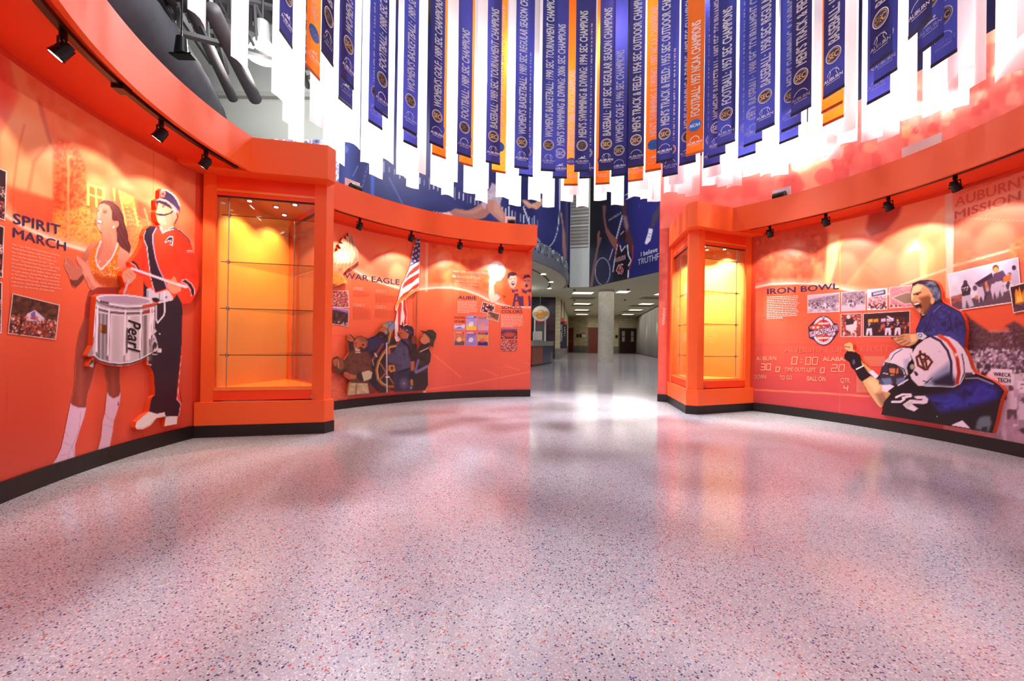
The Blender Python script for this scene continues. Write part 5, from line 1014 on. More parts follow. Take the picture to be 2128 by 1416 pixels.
    # harness plate
    A.fill('300,1200 340,1190 400,1252 530,1210 560,1240 592,1290 596,1340 570,1370 500,1376 350,1340 300,1310', (214, 200, 222), f=.8); A.ell(400, 1326, 46, 26, (50, 30, 34), 1, .2); A.line('440,1250 445,1330 480,1335', 1.6, (120, 104, 130)); A.line('500,1220 500,1376', 2, (240, 230, 240)); A.line('310,1220 315,1300', 1.6, (120, 104, 130)); A.ell(520, 1295, 14, 12, (120, 104, 130))
    # trousers, shoes
    A.fr = (100, 740, .16949); A.fill(P('380,1380 596,1330 640,1260 700,1370 705,1460', (250, 380, .1837)) + P('1640,-200 1625,0 1592,380 1580,540 1622,585 1600,740 1440,748 1425,690 1330,710 1240,682 1255,560 1268,515 1308,480 1303,380 1288,200 1210,60 1180,-700', A.fr), K, f=.8)
    A.line('1635,0 1600,370 1585,535 1628,588 1604,738', 1.6, (240, 210, 220), 1, .8); A.line('1628,0 1590,380 1576,540', 1.6, (220, 70, 50), 1, .9); A.line('1620,440 1640,560', 2.5, K, 1, 1)
    A.fill('1236,682 1330,712 1426,692 1440,738 1332,762 1262,852 1162,902 1090,902 1068,870 1085,810 1160,740', (240, 226, 232), f=.8); A.line('1080,890 1160,890 1250,845 1320,770 1430,745', 1.8, (206, 180, 150), .9, 1); A.fill('1440,745 1590,740 1578,836 1424,866', (240, 226, 236), f=.8)
    # drum
    A.fr = (170, 600, .12712); ST = (196, 182, 196)
    A.fill('236,130 300,96 520,90 740,104 1000,140 1150,182 1196,262 1192,420 1190,700 1140,1092 960,1192 800,1252 620,1272 450,1252 290,1202 196,1120 180,1000 190,780 222,300', ST, f=.8)
    for u, w, c in ((280, 45, (70, 60, 66)), (350, 50, (96, 84, 92)), (410, 30, (62, 52, 60)), (470, 40, (236, 222, 236)), (560, 70, (190, 172, 188)), (660, 60, (206, 190, 206)), (760, 70, (240, 226, 240)), (880, 60, (190, 172, 190)), (1040, 60, (96, 76, 84)), (1090, 36, (206, 186, 200)), (1130, 36, (120, 96, 104))):
        A.fill([(170 + .12712 * x, 600 + .12712 * y) for x, y in ((u - w / 2, 400), (u + w / 2, 410), (u + w / 2 - 6, 1180), (u - w / 2 - 6, 1170))], c, .75, 4)
    A.fill('300,580 410,600 410,740 345,740 300,700', (96, 44, 16), .9, 1.5); A.fill('302,590 328,592 326,700 302,690', (226, 140, 40), .9, 1.5)
    A.fill('232,150 300,210 450,260 720,310 960,300 1140,250 1196,260 1192,420 960,440 700,450 440,420 222,350', (176, 160, 174), f=1)
    for l, w, c in (('236,190 300,240 450,290 720,330 960,320 1190,270', 2.6, (92, 76, 88)), ('234,150 300,205 450,250 720,290 960,285 1150,235', 2.2, (244, 234, 244)), ('230,260 300,310 450,345 720,372 960,370 1190,330', 2.2, (238, 226, 238)), ('226,300 300,350 450,385 720,410 960,405 1190,365', 3.4, (84, 66, 78)), ('224,345 300,385 450,420 720,445 960,440 1190,400', 1.8, (230, 214, 230))): A.line(l, w, c, .95, 1)
    A.fill('990,270 1180,235 1185,290 1000,330', (196, 60, 40), .85, 1.5); A.fill('1000,360 1185,320 1185,390 1000,420', (150, 50, 44), .8, 1.5); A.fill('296,180 440,220 440,262 300,225', (60, 44, 54), .9, 1.5)
    A.ell(695, 172, 456, 76, (224, 212, 226), 1, .06, .04); A.ell(690, 186, 424, 62, (178, 150, 178), 1, .06, .06)
    for x0, y0, y1 in ((212, 360, 790), (258, 370, 1035), (445, 425, 1095), (712, 448, 1095), (968, 440, 1035), (1128, 410, 820), (1166, 400, 760)):
        A.line([(170 + .12712 * x0, 600 + .12712 * y0), (170 + .12712 * (x0 - 18), 600 + .12712 * y1)], 4.4, (240, 222, 240), 1, 1); A.line([(170 + .12712 * (x0 + 20), 600 + .12712 * y0), (170 + .12712 * (x0 + 2), 600 + .12712 * y1)], 1, (120, 100, 116), .9, 1); A.line([(170 + .12712 * (x0 - 18), 600 + .12712 * y1), (170 + .12712 * (x0 - 20), 600 + .12712 * (y1 + 110))], 1.3, (96, 76, 90), 1, .8); A.ell(x0, y0 - 60, 14, 44, (240, 228, 240), .9)
    A.line('190,1110 290,1185 450,1232 620,1248 800,1230 960,1172 1135,1080', 4.0, (74, 58, 72), 1, 1.2); A.line('186,1075 290,1160 450,1205 620,1222 800,1204 960,1150 1140,1050', 1.8, (240, 230, 240), 1, 1)
    # strainer at the right
    A.fill('1150,690 1200,660 1230,700 1180,740 1210,800 1240,900 1245,970 1300,985 1305,1050 1240,1050 1230,1085 1160,1085 1150,1040 1190,980 1170,860 1190,820 1150,780', (206, 190, 206), f=1); A.fill('1180,860 1230,900 1220,980 1180,960', (50, 36, 46), f=1); A.fill('1160,1040 1235,1020 1230,1070 1165,1075', (50, 36, 46), f=1); A.line('1215,280 1215,500 1240,560 1340,440 1355,380 1350,180', 3.2, (226, 212, 228), 1, 1); A.ell(1272, 742, 12, 12, (236, 226, 236)); A.ell(1285, 1018, 18, 30, (240, 226, 230))
    # knee rest pieces at the left and small foot
    A.fill('176,930 100,1080 100,1110 176,1108', (150, 144, 156), f=1); A.fill('192,1150 150,1170 108,1270 190,1288', (74, 60, 70), f=1); A.fill('190,1215 150,1235 112,1275 190,1290', (226, 216, 226), .7, 2)
    A.line('1075,1110 1075,1245 1130,1250', 1.6, (236, 226, 232), 1, 1)
cB = lambda s: P(s, (250, 380, .1837)); cC = lambda s: P(s, (170, 600, .12712)); cD = lambda s: P(s, (100, 740, .16949))
DR = cB('440,180 443,92 470,70 525,74 602,118 652,182 684,258 686,305 668,345 655,400 628,455 604,478 612,498 626,510 692,540 764,610 795,670 824,780 854,900 884,1050 890,1122 874,1222 800,1362 705,1372 706,1460') + cD('1640,0 1606,370 1640,560 1632,590 1606,740 1592,742 1580,838 1422,868 1440,746 1332,764 1262,855 1162,905 1088,905 1064,870 1082,808 1158,738 1232,682 1253,560 1266,512 1306,478 1301,380 1286,200 1240,95') + cC('1128,1245 1068,1248 1064,1130 960,1195 800,1256 620,1276 450,1256 290,1206 198,1130 192,1292 106,1272 150,1166 176,1150 176,1112 98,1112 98,1078 178,925 188,780 220,300 234,130 300,94 520,88') + cB('32,1262 26,1248 54,1180 44,1138 12,1054 28,1006 82,966 118,955 110,900 133,876 198,798 240,720 266,640 262,600 288,528 338,486 400,484 440,484 450,478 418,440 396,352 393,335 412,300 398,262 396,203')
board('drummer_board', 'raised cut-out photo of a marching drummer in orange jacket with steel snare drum', 'cut-out', DR, WS, drummer, (238, 62, 38), 1.7, .034, .031)
PB = mat('pearl_ink', (36, 22, 26), .4)
V, F, w = glyphs('Pearl', .02, .35)
a, b = WS(P('742,505 742,1050', (170, 600, .12712)), .0365); hh = (a[2] - b[2]); tt = bearing(a[0], a[1]); rr = RW - .0365; wd = .105
q = [((CX + rr * math.sin(tt + (.2 * 0 + v[1] / CAP * wd + .01) / rr)), (CY + rr * math.cos(tt + (v[1] / CAP * wd + .01) / rr)), a[2] - v[0] * hh) for v in V]
dr = bpy.data.objects['drummer_board']; lo = mesh_ob('drum_lettering', q, F, PB); under(dr, lo)
for x0, x1 in (((740, 640), (740, 1052)),):
    c = WS(P('736,640 750,640 746,1052 732,1052', (170, 600, .12712)), .0365); under(dr, mesh_ob('lettering_underline', c, [(0, 1, 2, 3)], PB))
# ---------- back mural: eagle, flag, legends
def paint_back(A):
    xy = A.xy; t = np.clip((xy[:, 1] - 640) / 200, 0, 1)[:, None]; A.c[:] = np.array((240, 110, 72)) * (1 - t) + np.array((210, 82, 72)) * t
    sw = [(660, 520), (690, 533), (721.5, 553), (742.5, 565.5), (765.8, 579.4), (793.8, 588.8), (832.6, 600.4), (870, 602), (905, 598), (937, 598), (967.8, 603.6), (996, 613.7), (1015.3, 624), (1041.3, 633.5), (1064, 637.5), (1115, 639)]
    A.fill(sw + [(1115, 380), (640, 300)], (242, 124, 88), 1, 2)
    A.fill([(888, 380), (1120, 380), (1120, 640), (1064, 637), (1041, 633), (1015, 624), (996, 613), (967, 603), (937, 598), (888, 598)], (230, 92, 60), .9, 2)
    A.mottle([(892, 480), (1105, 495), (1105, 620), (990, 600), (892, 590)], 22, [(214, 74, 46), (240, 124, 66), (224, 90, 56)], .7, 5, 5)
    for cx_, cy_, rx, ry in ((1072, 545, 26, 24), (1020, 520, 16, 14), (960, 525, 18, 12), (1045, 580, 16, 16), (1095, 590, 12, 14), (925, 540, 14, 18)):
        A.ell(cx_, cy_, rx, ry, (240, 140, 76), .45, 0, .3, False); A.ell(cx_, cy_, rx * .8, ry * .8, (222, 88, 54), .5, 0, .3, False)
    A.line([(1065, 548), (1072, 552)], 2, (214, 74, 46), .6)
    A.fill([(885, 470), (890.5, 470), (889, 606), (883.5, 606)], (240, 168, 140), .9, 1); A.fill([(881, 780), (886, 780), (885, 834), (879, 834)], (240, 170, 140), .9, 1)
    A.fr = (685, 480, .15537)
    A.fill('556,392 580,360 620,320 700,295 790,262 880,228 850,262 800,282 765,310 745,330 745,412 735,350 720,330 660,340 600,370', (222, 74, 60), .7, 3); A.line('755,330 805,392', .8, (210, 70, 54), .6)
    # lower left: field texture, and chalk lines
    A.mottle([(685, 775), (690, 790), (720, 783), (722, 840), (680, 850)], 3, [(206, 76, 60), (236, 130, 90), (214, 90, 66)], .7, 4, 6); A.fill([(660, 695), (722, 697), (724, 700), (660, 700)], (226, 84, 60), .5, 2); A.line([(686, 780), (722, 772), (760, 770)], 1, (240, 140, 96), .7, 1)
    for a, b, w in (((901, 737), (958, 785), 2.2), ((975, 798), (1101, 773), 2.2), ((1003, 768), (1036, 781), 1.6), ((1050, 760), (1080, 770), 1.6), ((868, 812), (975, 798), 1.6), ((1090, 754), (1101, 757), 1.4)): A.line([a, b], w, (244, 124, 78), .75, 1.5)
    A.line(sw, 3.4, (255, 236, 222), .9, 3); A.line([(x, y - 4) for x, y in sw], 9, (255, 210, 190), .4, 9)
    for x in (1040, 943.5, 847): A.line([(x, 480), (x - 3, 830)], .8, (202, 72, 46), .5, 1)
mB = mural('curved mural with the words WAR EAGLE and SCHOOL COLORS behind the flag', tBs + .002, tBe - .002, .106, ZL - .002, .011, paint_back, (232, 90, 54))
L = lambda nm, t, p0, p1, h, m, h2=None, bold=.01, sh=0, root=None, surf=None: under(root or mB, letter(nm, t, surf or WS, p0, p1, h, m, None, bold=bold, hend=h2, shear=sh))
L('heading', 'WAR EAGLE', (715, 577.6), (830.3, 592.2), 12.6, INK, 11.6, .012)
HP = mat('pale_heading_ink', (255, 214, 190), .5)
for t, a, b in (('LEGEND 1', (734, 602.4), (756.8, 604)), ('LEGEND 2', (779.8, 607.7), (801.8, 609.3)), ('LEGEND 3', (732.9, 636.6), (756.5, 638.2)), ('LEGEND 4', (778.7, 640.8), (801.2, 641.9))): L('legend_heading', t, a, b, 6.4, HP)
for k, (a, b, c, d, n) in enumerate((((315, 800), (555, 825), (315, 885), (540, 898), 7), ((610, 843), (890, 872), (608, 962), (882, 975), 10), ((312, 1022), (570, 1042), (310, 1188), (560, 1202), 14), ((605, 1046), (868, 1066), (603, 1170), (858, 1186), 11))):
    c2 = lambda p: (685 + .15537 * p[0], 480 + .15537 * p[1]); rows('text_block', WS, c2(a), c2(b), c2(c), c2(d), n, RED_INK, mB, hfrac=.3, seed=k)
L('heading', 'AUBIE', (951.8, 621.6), (990.2, 623), 7.3, INK); L('heading', 'SCHOOL', (1042.2, 642), (1085.9, 642.2), 6.4, INK); L('heading', 'COLORS', (1042, 650.8), (1085.3, 651), 6.4, INK)
L('legend_heading', 'EVOLUTION', (943.9, 662.4), (966.5, 663.2), 5, mat('deep_red_ink', (136, 44, 44), .5)); L('legend_heading', 'OF AUBIE', (943.9, 670.4), (966.5, 671), 5, M['deep_red_ink'])
L('quotation', '“Gator tails, preferably from', (937, 564.6), (1014, 570.6), 6, PALE, 6, .004, .25); L('quotation', 'the University of Florida.”', (940, 576.2), (1003.7, 581), 6, PALE, 6, .004, .25)
L('quotation', '– Aubie, when asked to describe', (940, 585.2), (999.3, 588.6), 4.4, PALE, None, .002, .25); L('quotation', 'his favorite pregame meal', (944.5, 591), (992.7, 594.8), 4.4, PALE, None, .002, .25)
c9 = lambda x, y: (900 + .11302 * x, 590 + .11302 * y)
rows('text_block', WS, c9(452, 312), c9(830, 325), c9(448, 540), c9(820, 550), 11, PALE, mB, hfrac=.3, seed=5); rows('text_block', WS, c9(1250, 565), c9(1690, 575), c9(1250, 800), c9(1680, 808), 11, PALE, mB, hfrac=.3, seed=6)
Q = lambda s, f: [(f[0] + f[2] * float(a.split(',')[0]), f[1] + f[2] * float(a.split(',')[1])) for a in s.split()]
F9 = (900, 590, .11302); FG = (685, 480, .15537)
for s, kd, lab, sd in (('608,582 803,584 802,858 605,856', ((150, 130, 196), (96, 90, 170), (230, 190, 50), (236, 226, 240)), 'small printed magazine cover with blue sky and yellow ground', 1), ('822,588 1020,590 1018,862 820,860', ((150, 136, 206), (180, 50, 50), (206, 150, 180), (236, 140, 90)), 'small printed magazine cover with red masthead over blue', 2),
    ('388,870 585,872 582,1142 384,1140', ((190, 104, 60), (214, 60, 50), (110, 74, 70), (240, 200, 180)), 'small printed magazine cover in orange brown', 3), ('604,875 800,878 798,1145 601,1142', ((110, 96, 170), (206, 70, 80), (150, 120, 190), (240, 226, 240)), 'small printed magazine cover in violet with white figure', 4),
    ('816,885 1017,888 1014,1150 813,1147', ((206, 170, 84), (70, 50, 120), (60, 50, 110), (226, 90, 100)), 'small printed magazine cover in yellow with violet foot', 5), ('388,745 586,747 585,850 386,848', ((226, 214, 238), (200, 190, 220), (150, 140, 180), (110, 100, 150)), 'small pale printed drawing below the word EVOLUTION', 6)):
    photo(mB, Q(s, F9), kd, lab, sd, .012, step=1.3, bcol=(206, 170, 206))
photo(mB, Q('912,328 1143,392 1105,575 868,512', F9), 'indoor', 'tilted white bordered photo of a crowded room, right of a pale text block', 7, .02, step=1.3); photo(mB, Q('1010,495 1228,550 1198,706 980,640', F9), 'arena', 'tilted white bordered photo overlapping the other tilted one', 8, .02, .008, step=1.3)
photo(mB, Q('1250,830 1550,832 1548,1012 1248,1008', F9), 'stadium', 'small photo of a stadium bowl below SCHOOL COLORS', 9, .004, step=1.3, bcol=(150, 90, 100)); photo(mB, Q('1246,1036 1546,1038 1542,1240 1240,1236', F9), 'crowd', 'small photo of a crowd, lowest on the back mural', 10, .004, step=1.3, bcol=(150, 70, 70))
photo(mB, Q('-60,796 248,800 265,1030 -60,1022', FG), 'crowd', 'photo of an orange crowd under the eagle', 11, .02, step=1.5); photo(mB, Q('-60,1000 262,1056 248,1280 -60,1235', FG), 'tree', 'dark photo of trees and people left of the legends', 12, .02, .008, step=1.5)
def fans(A):
    A.fr = (990, 510, .17647); S = (244, 176, 160); O = (240, 96, 50); K = (84, 50, 90)
    A.fill('0,0 900,0 900,900 0,900', (236, 104, 66)); A.ell(240, 300, 100, 115, (255, 240, 240), 1, 0, .2)
    r = random.Random(5)
    for _ in range(90):
        a = r.uniform(0, 6.28); d = r.uniform(40, 118); A.line([(990 + .17647 * (240 + math.cos(a) * d * .6), 510 + .17647 * (305 + math.sin(a) * d * .6)), (990 + .17647 * (240 + math.cos(a) * d), 510 + .17647 * (305 + math.sin(a) * d))], 1, r.choice([(236, 120, 110), (255, 230, 235), (200, 120, 190), (255, 200, 190)]), .8, .8)
    A.fill('146,470 205,470 215,590 240,560 292,608 232,668 182,682 150,655 140,582', S, f=.8); A.ell(186, 425, 42, 46, (250, 206, 196), 1, .1, .15); A.line('145,485 235,362', 2.2, (250, 246, 246)); A.line('238,562 290,606', 2.6, (90, 64, 140), 1, 1)
    A.fill('240,560 270,520 360,488 400,510 440,530 490,528 518,590 522,714 430,716 340,692 300,622', O, f=.8); A.fill('300,580 350,600 330,630', (120, 60, 40), .8, 1.2)
    A.fill('368,352 470,345 478,420 462,482 432,512 400,495 374,430', S, f=.8); A.fill('362,372 372,325 420,310 470,328 484,372 466,352 440,362 400,360 376,405', (70, 36, 50), f=.8); A.ell(430, 450, 20, 24, (96, 30, 36), 1, 0, .2); A.ell(430, 440, 14, 5, (250, 240, 240)); A.line('392,402 415,396', 1.2, K); A.line('438,394 458,396', 1.2, K)
    A.fill('522,528 550,510 640,510 650,718 522,716 515,590', O, f=.8); A.fill('550,395 640,378 642,450 622,502 590,518 562,480 548,430', (216, 130, 110), f=.8); A.fill('545,392 565,350 620,345 642,372 642,392 600,388 552,404', (60, 32, 46), f=.8); A.line('550,402 600,384 642,388', 2.4, (240, 96, 50)); A.ell(590, 478, 16, 20, (90, 30, 36)); A.line('560,420 582,418', 1.4, K); A.line('604,416 626,420', 1.4, K)
    A.fill('412,512 450,530 492,512 486,548 455,540 450,560 420,555', K, f=.8); A.fill('530,508 585,535 645,510 645,560 600,545 585,575 540,555', K, f=.8)
    A.line('438,712 460,578 482,578 512,700', 4.6, K); A.line('452,652 500,655', 3.4, K); A.line('540,610 546,712', 4.8, K); A.line('622,605 630,712', 4.8, K); A.line('515,610 520,700', 4.2, K)
FA = P('140,582 150,470 145,400 130,300 150,230 200,180 260,175 330,220 350,300 340,360 372,325 420,308 470,326 486,372 480,420 465,480 495,512 515,520 548,500 560,480 545,430 545,392 565,348 620,343 642,370 642,718 430,718 340,692 290,612 232,670 182,684 150,655', (990, 510, .17647))
f_ = sheet('printed_figure', FA, WS, fans, (236, 104, 66), mB, 1.5, .005); f_['label'] = 'printed shouting fans in orange with letters A and U on their chests'
# eagle board
def eagle(A):
    A.fr = FG; A.c[:] = (190, 132, 96); A.mottle('-100,0 420,0 420,520 -100,560', 9, [(150, 100, 76), (206, 160, 120), (236, 204, 160)], .7, 3, 5)
    for k in range(15): x = 0 + k * 24; A.line([(685 + .155 * (x - 30), 480 + .155 * (470 + (k % 3) * 10)), (685 + .155 * (x + 30), 480 + .155 * (330 - k * 6)), (685 + .155 * (140 + k * 13), 480 + .155 * (180 - k * 9))], 1.6, (244, 220, 182) if k % 2 else (150, 104, 82), .7, 1.4)
    A.fill('262,30 300,90 345,190 378,285 384,398 330,440 340,330 300,200', (140, 100, 96), .8, 6); A.fill('60,280 300,290 340,330 220,400 60,380', (246, 216, 170), .6, 14); A.mottle('-80,430 330,440 250,490 170,580 -80,560', 7, [(120, 70, 50), (190, 120, 84)], .8, 6, 5)
    A.fill('-80,560 60,555 140,590 180,610 236,682 228,702 180,700 110,732 -60,738', (226, 130, 50), .95, 2); A.mottle('-80,560 140,590 100,700 -60,730', 5, [(236, 150, 60), (200, 100, 40), (250, 180, 90)], .7, 2, 3); A.line('150,640 232,690', 1.2, (150, 70, 30)); A.fill('20,700 110,730 -40,738 -60,700', (90, 50, 40), .9, 3); A.ell(150, 628, 6, 6, (60, 30, 20)); A.fill('180,650 236,682 228,704 200,694', (244, 180, 70), .9, 1.5)
EO = Q('252,25 278,25 304,82 348,182 382,282 387,402 332,455 252,495 204,545 176,585 205,630 238,682 230,706 180,704 110,736 40,740 -90,736 -90,330 30,300 45,270 62,285 108,262 105,225 130,248 150,235 118,180 150,170 180,172 150,140 178,88 230,120 236,135 214,68 250,80', FG)
ED = mat('rust_board_edge', (190, 74, 30), .5)
board('eagle_board', 'raised cut-out of a golden eagle with one wing up beside the left case', 'cut-out', EO, WS, eagle, (190, 132, 96), 1.6, .05, .047, edge=ED)
# flag board
def flag(A):
    A.fr = FG; W = (246, 226, 228); R = (206, 62, 52); A.c[:] = W
    for s in ('1205,402 1140,430 1160,470 1130,520 1060,560 1020,620 1070,560 1120,540 1180,470 1208,440', ): pass
    A.fill('1060,560 1130,490 1205,440 1203,500 1170,530 1110,570 1070,590 1040,630 1015,640', R, f=1); A.fill('1000,690 1060,640 1110,610 1200,560 1198,620 1160,640 1110,690 1050,720 1000,750 968,780 985,720', R, f=1)
    A.fill('940,900 990,840 1060,800 1120,740 1196,690 1193,745 1150,775 1100,790 1040,850 960,900 922,930', R, f=1)
    A.fill('915,935 960,900 1040,850 1110,800 1190,760 1190,790 1140,815 1050,880 1010,910 950,945 920,980 895,1030 882,1060 878,1020', (236, 146, 40), f=1)
    A.fill('930,970 960,945 965,1000 955,1100 945,1250 945,1416 925,1416 915,1250 912,1100 905,1060', R, f=1); A.fill('985,930 1015,915 1020,980 1035,1100 1028,1200 1035,1240 985,1270 1005,1150 985,1050', R, f=1); A.fill('880,1060 900,1080 885,1180 870,1240 880,1416 868,1416', (190, 60, 50), f=1)
    A.fill('1216,58 1180,70 1140,170 1110,290 1075,478 1206,402', (58, 66, 130), f=1, col2=(44, 56, 120))
    for x, y in ((1185, 95), (1208, 88), (1170, 145), (1200, 150), (1140, 205), (1172, 195), (1196, 235), (1120, 280), (1155, 262), (1190, 305), (1112, 348), (1155, 335), (1188, 378), (1142, 400), (1100, 435)):
        c = (685 + .15537 * x, 480 + .15537 * y); A.fill([(c[0] + (2.9 if i % 2 == 0 else 1.2) * math.sin(i * PI / 5), c[1] - (2.9 if i % 2 == 0 else 1.2) * math.cos(i * PI / 5)) for i in range(10)], (250, 240, 244), f=.7)
FO = Q('1218,58 1208,402 1203,560 1192,765 1192,792 1140,818 1050,882 1018,912 1022,980 1040,1100 1033,1180 1038,1250 985,1290 975,1200 960,1260 950,1480 868,1480 868,1240 880,1180 898,1082 878,1060 878,1010 912,935 930,850 965,720 1000,660 1040,560 1075,470 1108,290 1138,170 1176,68', FG)
fb = board('flag_board', 'raised cut-out of a draped American flag with gold fringe on a pole', 'cut-out', FO, WS, flag, (246, 226, 228), 1.3, .035, .032, edge=ED)
pa, pb = WS([(866, 606)], .03)[0], WS([(863.5, 702)], .03)[0]; under(fb, B().tube(tuple(pa), (pa[0], pa[1], pb[2]), .009, 10).ob('flag_pole', mat('pole_wood', (170, 96, 60), .4)))
# four historical figures
def soldiers(A):
    A.fr = (685, 660, .12712); BR = (84, 50, 42); SK = (176, 92, 66); SKD = (120, 58, 46); A.c[:] = (58, 42, 46)
    # cloaked man with helmet
    A.fill('610,350 740,300 800,240 880,330 1000,400 1110,440 960,500 900,560 760,1180 640,1100 560,560', (38, 38, 62), f=1); A.fill('620,360 800,330 940,420 760,520 640,540', (50, 54, 96), .7, 6); A.fill('700,560 880,520 940,700 780,900 700,1100 640,900', (48, 32, 38), .9, 8); A.line('870,440 700,700', 4.5, (150, 70, 50), .9, 2); A.line('740,590 770,640', 3, (190, 190, 210)); A.line('700,690 720,780', 2, (150, 150, 170))
    A.fill('830,170 880,150 930,190 940,260 900,330 830,320 790,270', SK, f=1); A.fill('800,240 850,230 900,250 960,300 930,350 860,320 800,300 780,270', (52, 32, 32), f=1.2); A.fill('880,110 970,64 1040,68 1068,130 1040,220 1000,270 960,210 900,150 860,150', (122, 136, 164), f=1); A.line('880,130 960,170 1000,260 960,420', 4.5, (190, 130, 60), 1, 1.5); A.line('1040,72 950,180', 1.6, (80, 90, 120)); A.line('960,30 965,230 955,440', 1.4, (110, 90, 80)); A.ell(925, 240, 24, 40, (130, 142, 170), .9, .1, .2)
    # football man at the left
    A.fill('240,640 400,520 500,560 620,560 680,640 700,860 650,1000 620,1090 330,1070 340,900 230,820 160,930 50,860 40,700 120,640 200,690', BR, f=1); A.mottle('300,560 620,560 680,700 640,1040 340,1040 320,800', 8, [(70, 42, 38), (110, 66, 54), (88, 52, 44)], .8, 4, 5)
    A.ell(170, 760, 66, 98, (126, 72, 50), 1, -.3, .12); A.fill('50,700 110,670 150,700 100,800 70,780', SK, f=1); A.line('60,740 130,700', 1, SKD); A.line('70,770 130,740', 1, SKD); A.line('140,720 150,830', 1.2, (200, 160, 130))
    A.fill('400,400 430,345 480,330 520,400 500,480 440,520 400,500 390,440', SK, f=1); A.fill('430,330 500,300 580,330 625,400 610,480 560,520 510,470 520,400 480,330 440,350', (140, 80, 56), f=1); A.ell(545, 445, 50, 48, (176, 92, 62), 1, 0, .12); A.ell(545, 450, 20, 20, (70, 34, 30)); A.line('410,430 440,420', 1.2, (50, 26, 24)); A.line('410,455 440,460', 1.4, (120, 40, 40)); A.fill('410,500 500,520 490,560 420,550', (206, 170, 150), .9, 2); A.line('420,570 500,575', 1.4, (220, 200, 190)); A.line('450,600 450,860', .9, (50, 28, 26), .8)
    A.fill('520,900 640,865 700,900 680,1000 560,1045', (190, 172, 146), f=1); A.fill('440,930 520,900 560,1045 480,1030', (60, 40, 36), f=1); A.fill('230,900 280,890 340,930 440,950 430,1000 330,1010 290,1030 240,960', SK, f=1); A.line('240,930 330,960', 1, SKD); A.line('250,960 330,985', 1, SKD)
    A.fill('325,1070 620,1080 650,1240 290,1276', (176, 150, 118), f=1); A.mottle('325,1070 620,1080 650,1240 290,1276', 6, [(150, 122, 92), (196, 172, 140)], .6, 6, 4); A.line('440,1090 430,1260', 1.6, (90, 60, 50)); A.fill('640,1060 700,1120 760,1180 730,1232 650,1240', (120, 46, 36), .9, 3)
    A.fill('280,300 310,272 350,300 390,350 400,400 330,390 285,370', SK, f=1); A.line('290,310 330,330', 1, SKD); A.line('288,340 330,355', 1, SKD); A.line('288,20 300,280', 1.6, (150, 130, 120)); A.line('305,390 316,560', 1.8, (80, 50, 44))
    # wheel
    A.line('1100,460 980,480 880,580 800,720 765,860 790,1010 860,1090 960,1130 1050,1130', 5.5, (150, 96, 52), 1, 1.4); A.line('1090,470 990,490 890,590 812,720 778,860 800,1000 868,1080 960,1116', 1.4, (226, 190, 120)); A.line('820,740 1040,1080', 3.2, (150, 90, 50)); A.line('820,1020 960,860', 3.2, (150, 90, 50)); A.fill('960,780 1060,780 1080,880 1000,900 960,860', (196, 126, 62), f=1.2); A.ell(1020, 830, 24, 30, (90, 50, 32))
    # soldier with kepi
    A.fill('1150,390 1180,350 1280,360 1330,480 1330,700 1310,860 1300,1200 1060,1215 1050,900 1090,880 1080,780 970,740 950,620 1050,560 1090,480', (68, 66, 92), f=1); A.mottle('1090,480 1330,480 1320,860 1090,880', 8, [(56, 54, 80), (90, 88, 116), (70, 70, 96)], .7, 2, 5); A.line('1180,380 1300,480 1320,640', 5, (36, 28, 36), .9, 2); A.line('1120,900 1310,840', 5, (34, 28, 40), .9, 2); A.fill('960,620 1100,600 1140,700 1040,760 960,720', (76, 74, 102), .9, 4)
    A.fill('1060,890 1310,880 1300,1200 1060,1215', (50, 48, 70), .9, 4); A.ell(1215, 1080, 86, 110, (72, 60, 88), 1, 0, .1); A.ell(1215, 1080, 56, 74, (96, 82, 112), .9, 0, .15); A.ell(1215, 1080, 16, 22, (140, 128, 150))
    A.fill('1130,240 1190,190 1290,220 1310,290 1270,350 1200,350 1150,320', SK, f=1); A.line('1150,262 1180,255', 1.2, (50, 26, 24)); A.line('1140,300 1165,300', 1.2, (110, 40, 40)); A.ell(1275, 300, 18, 26, (196, 106, 76)); A.fill('1150,122 1220,150 1250,128 1345,150 1375,205 1370,300 1330,348 1290,330 1300,270 1190,190', (46, 40, 60), f=1); A.line('1200,170 1340,250', 2.0, (90, 84, 110)); A.ell(1262, 212, 8, 8, (220, 210, 200)); A.fill('1290,300 1340,300 1320,350 1280,345', (40, 26, 26), f=1.2)
    A.fill('890,540 930,500 990,520 1000,590 940,620', SK, f=1); A.line('935,420 940,1225', 2.8, (206, 196, 206)); A.line('948,420 955,1225', 1.4, (60, 40, 40)); A.line('920,975 970,975', 2.2, (226, 220, 230))
    # man with the wide hat
    A.fill('1430,540 1500,440 1620,450 1655,600 1642,720 1600,800 1605,1100 1560,1192 1300,1200 1310,860 1330,560 1340,440 1420,440', (52, 42, 42), f=1); A.mottle('1430,560 1640,560 1600,900 1380,900', 9, [(40, 32, 34), (74, 60, 56)], .7, 7, 5); A.line('1610,500 1480,560', 1.2, (226, 220, 220)); A.line('1450,700 1400,880', 5, (110, 96, 140), .95, 2); A.line('1600,800 1410,900', 6, (120, 104, 150), .95, 2); A.fill('1320,720 1390,715 1380,860 1330,880', SK, f=1.5); A.fill('1300,900 1400,900 1390,1010 1300,1010', (40, 38, 54), f=1.5); A.line('1340,1030 1345,1110', 5, (196, 110, 60)); A.ell(1330, 1150, 38, 44, (70, 64, 86), 1, 0, .12); A.ell(1330, 1150, 16, 20, (150, 140, 160))
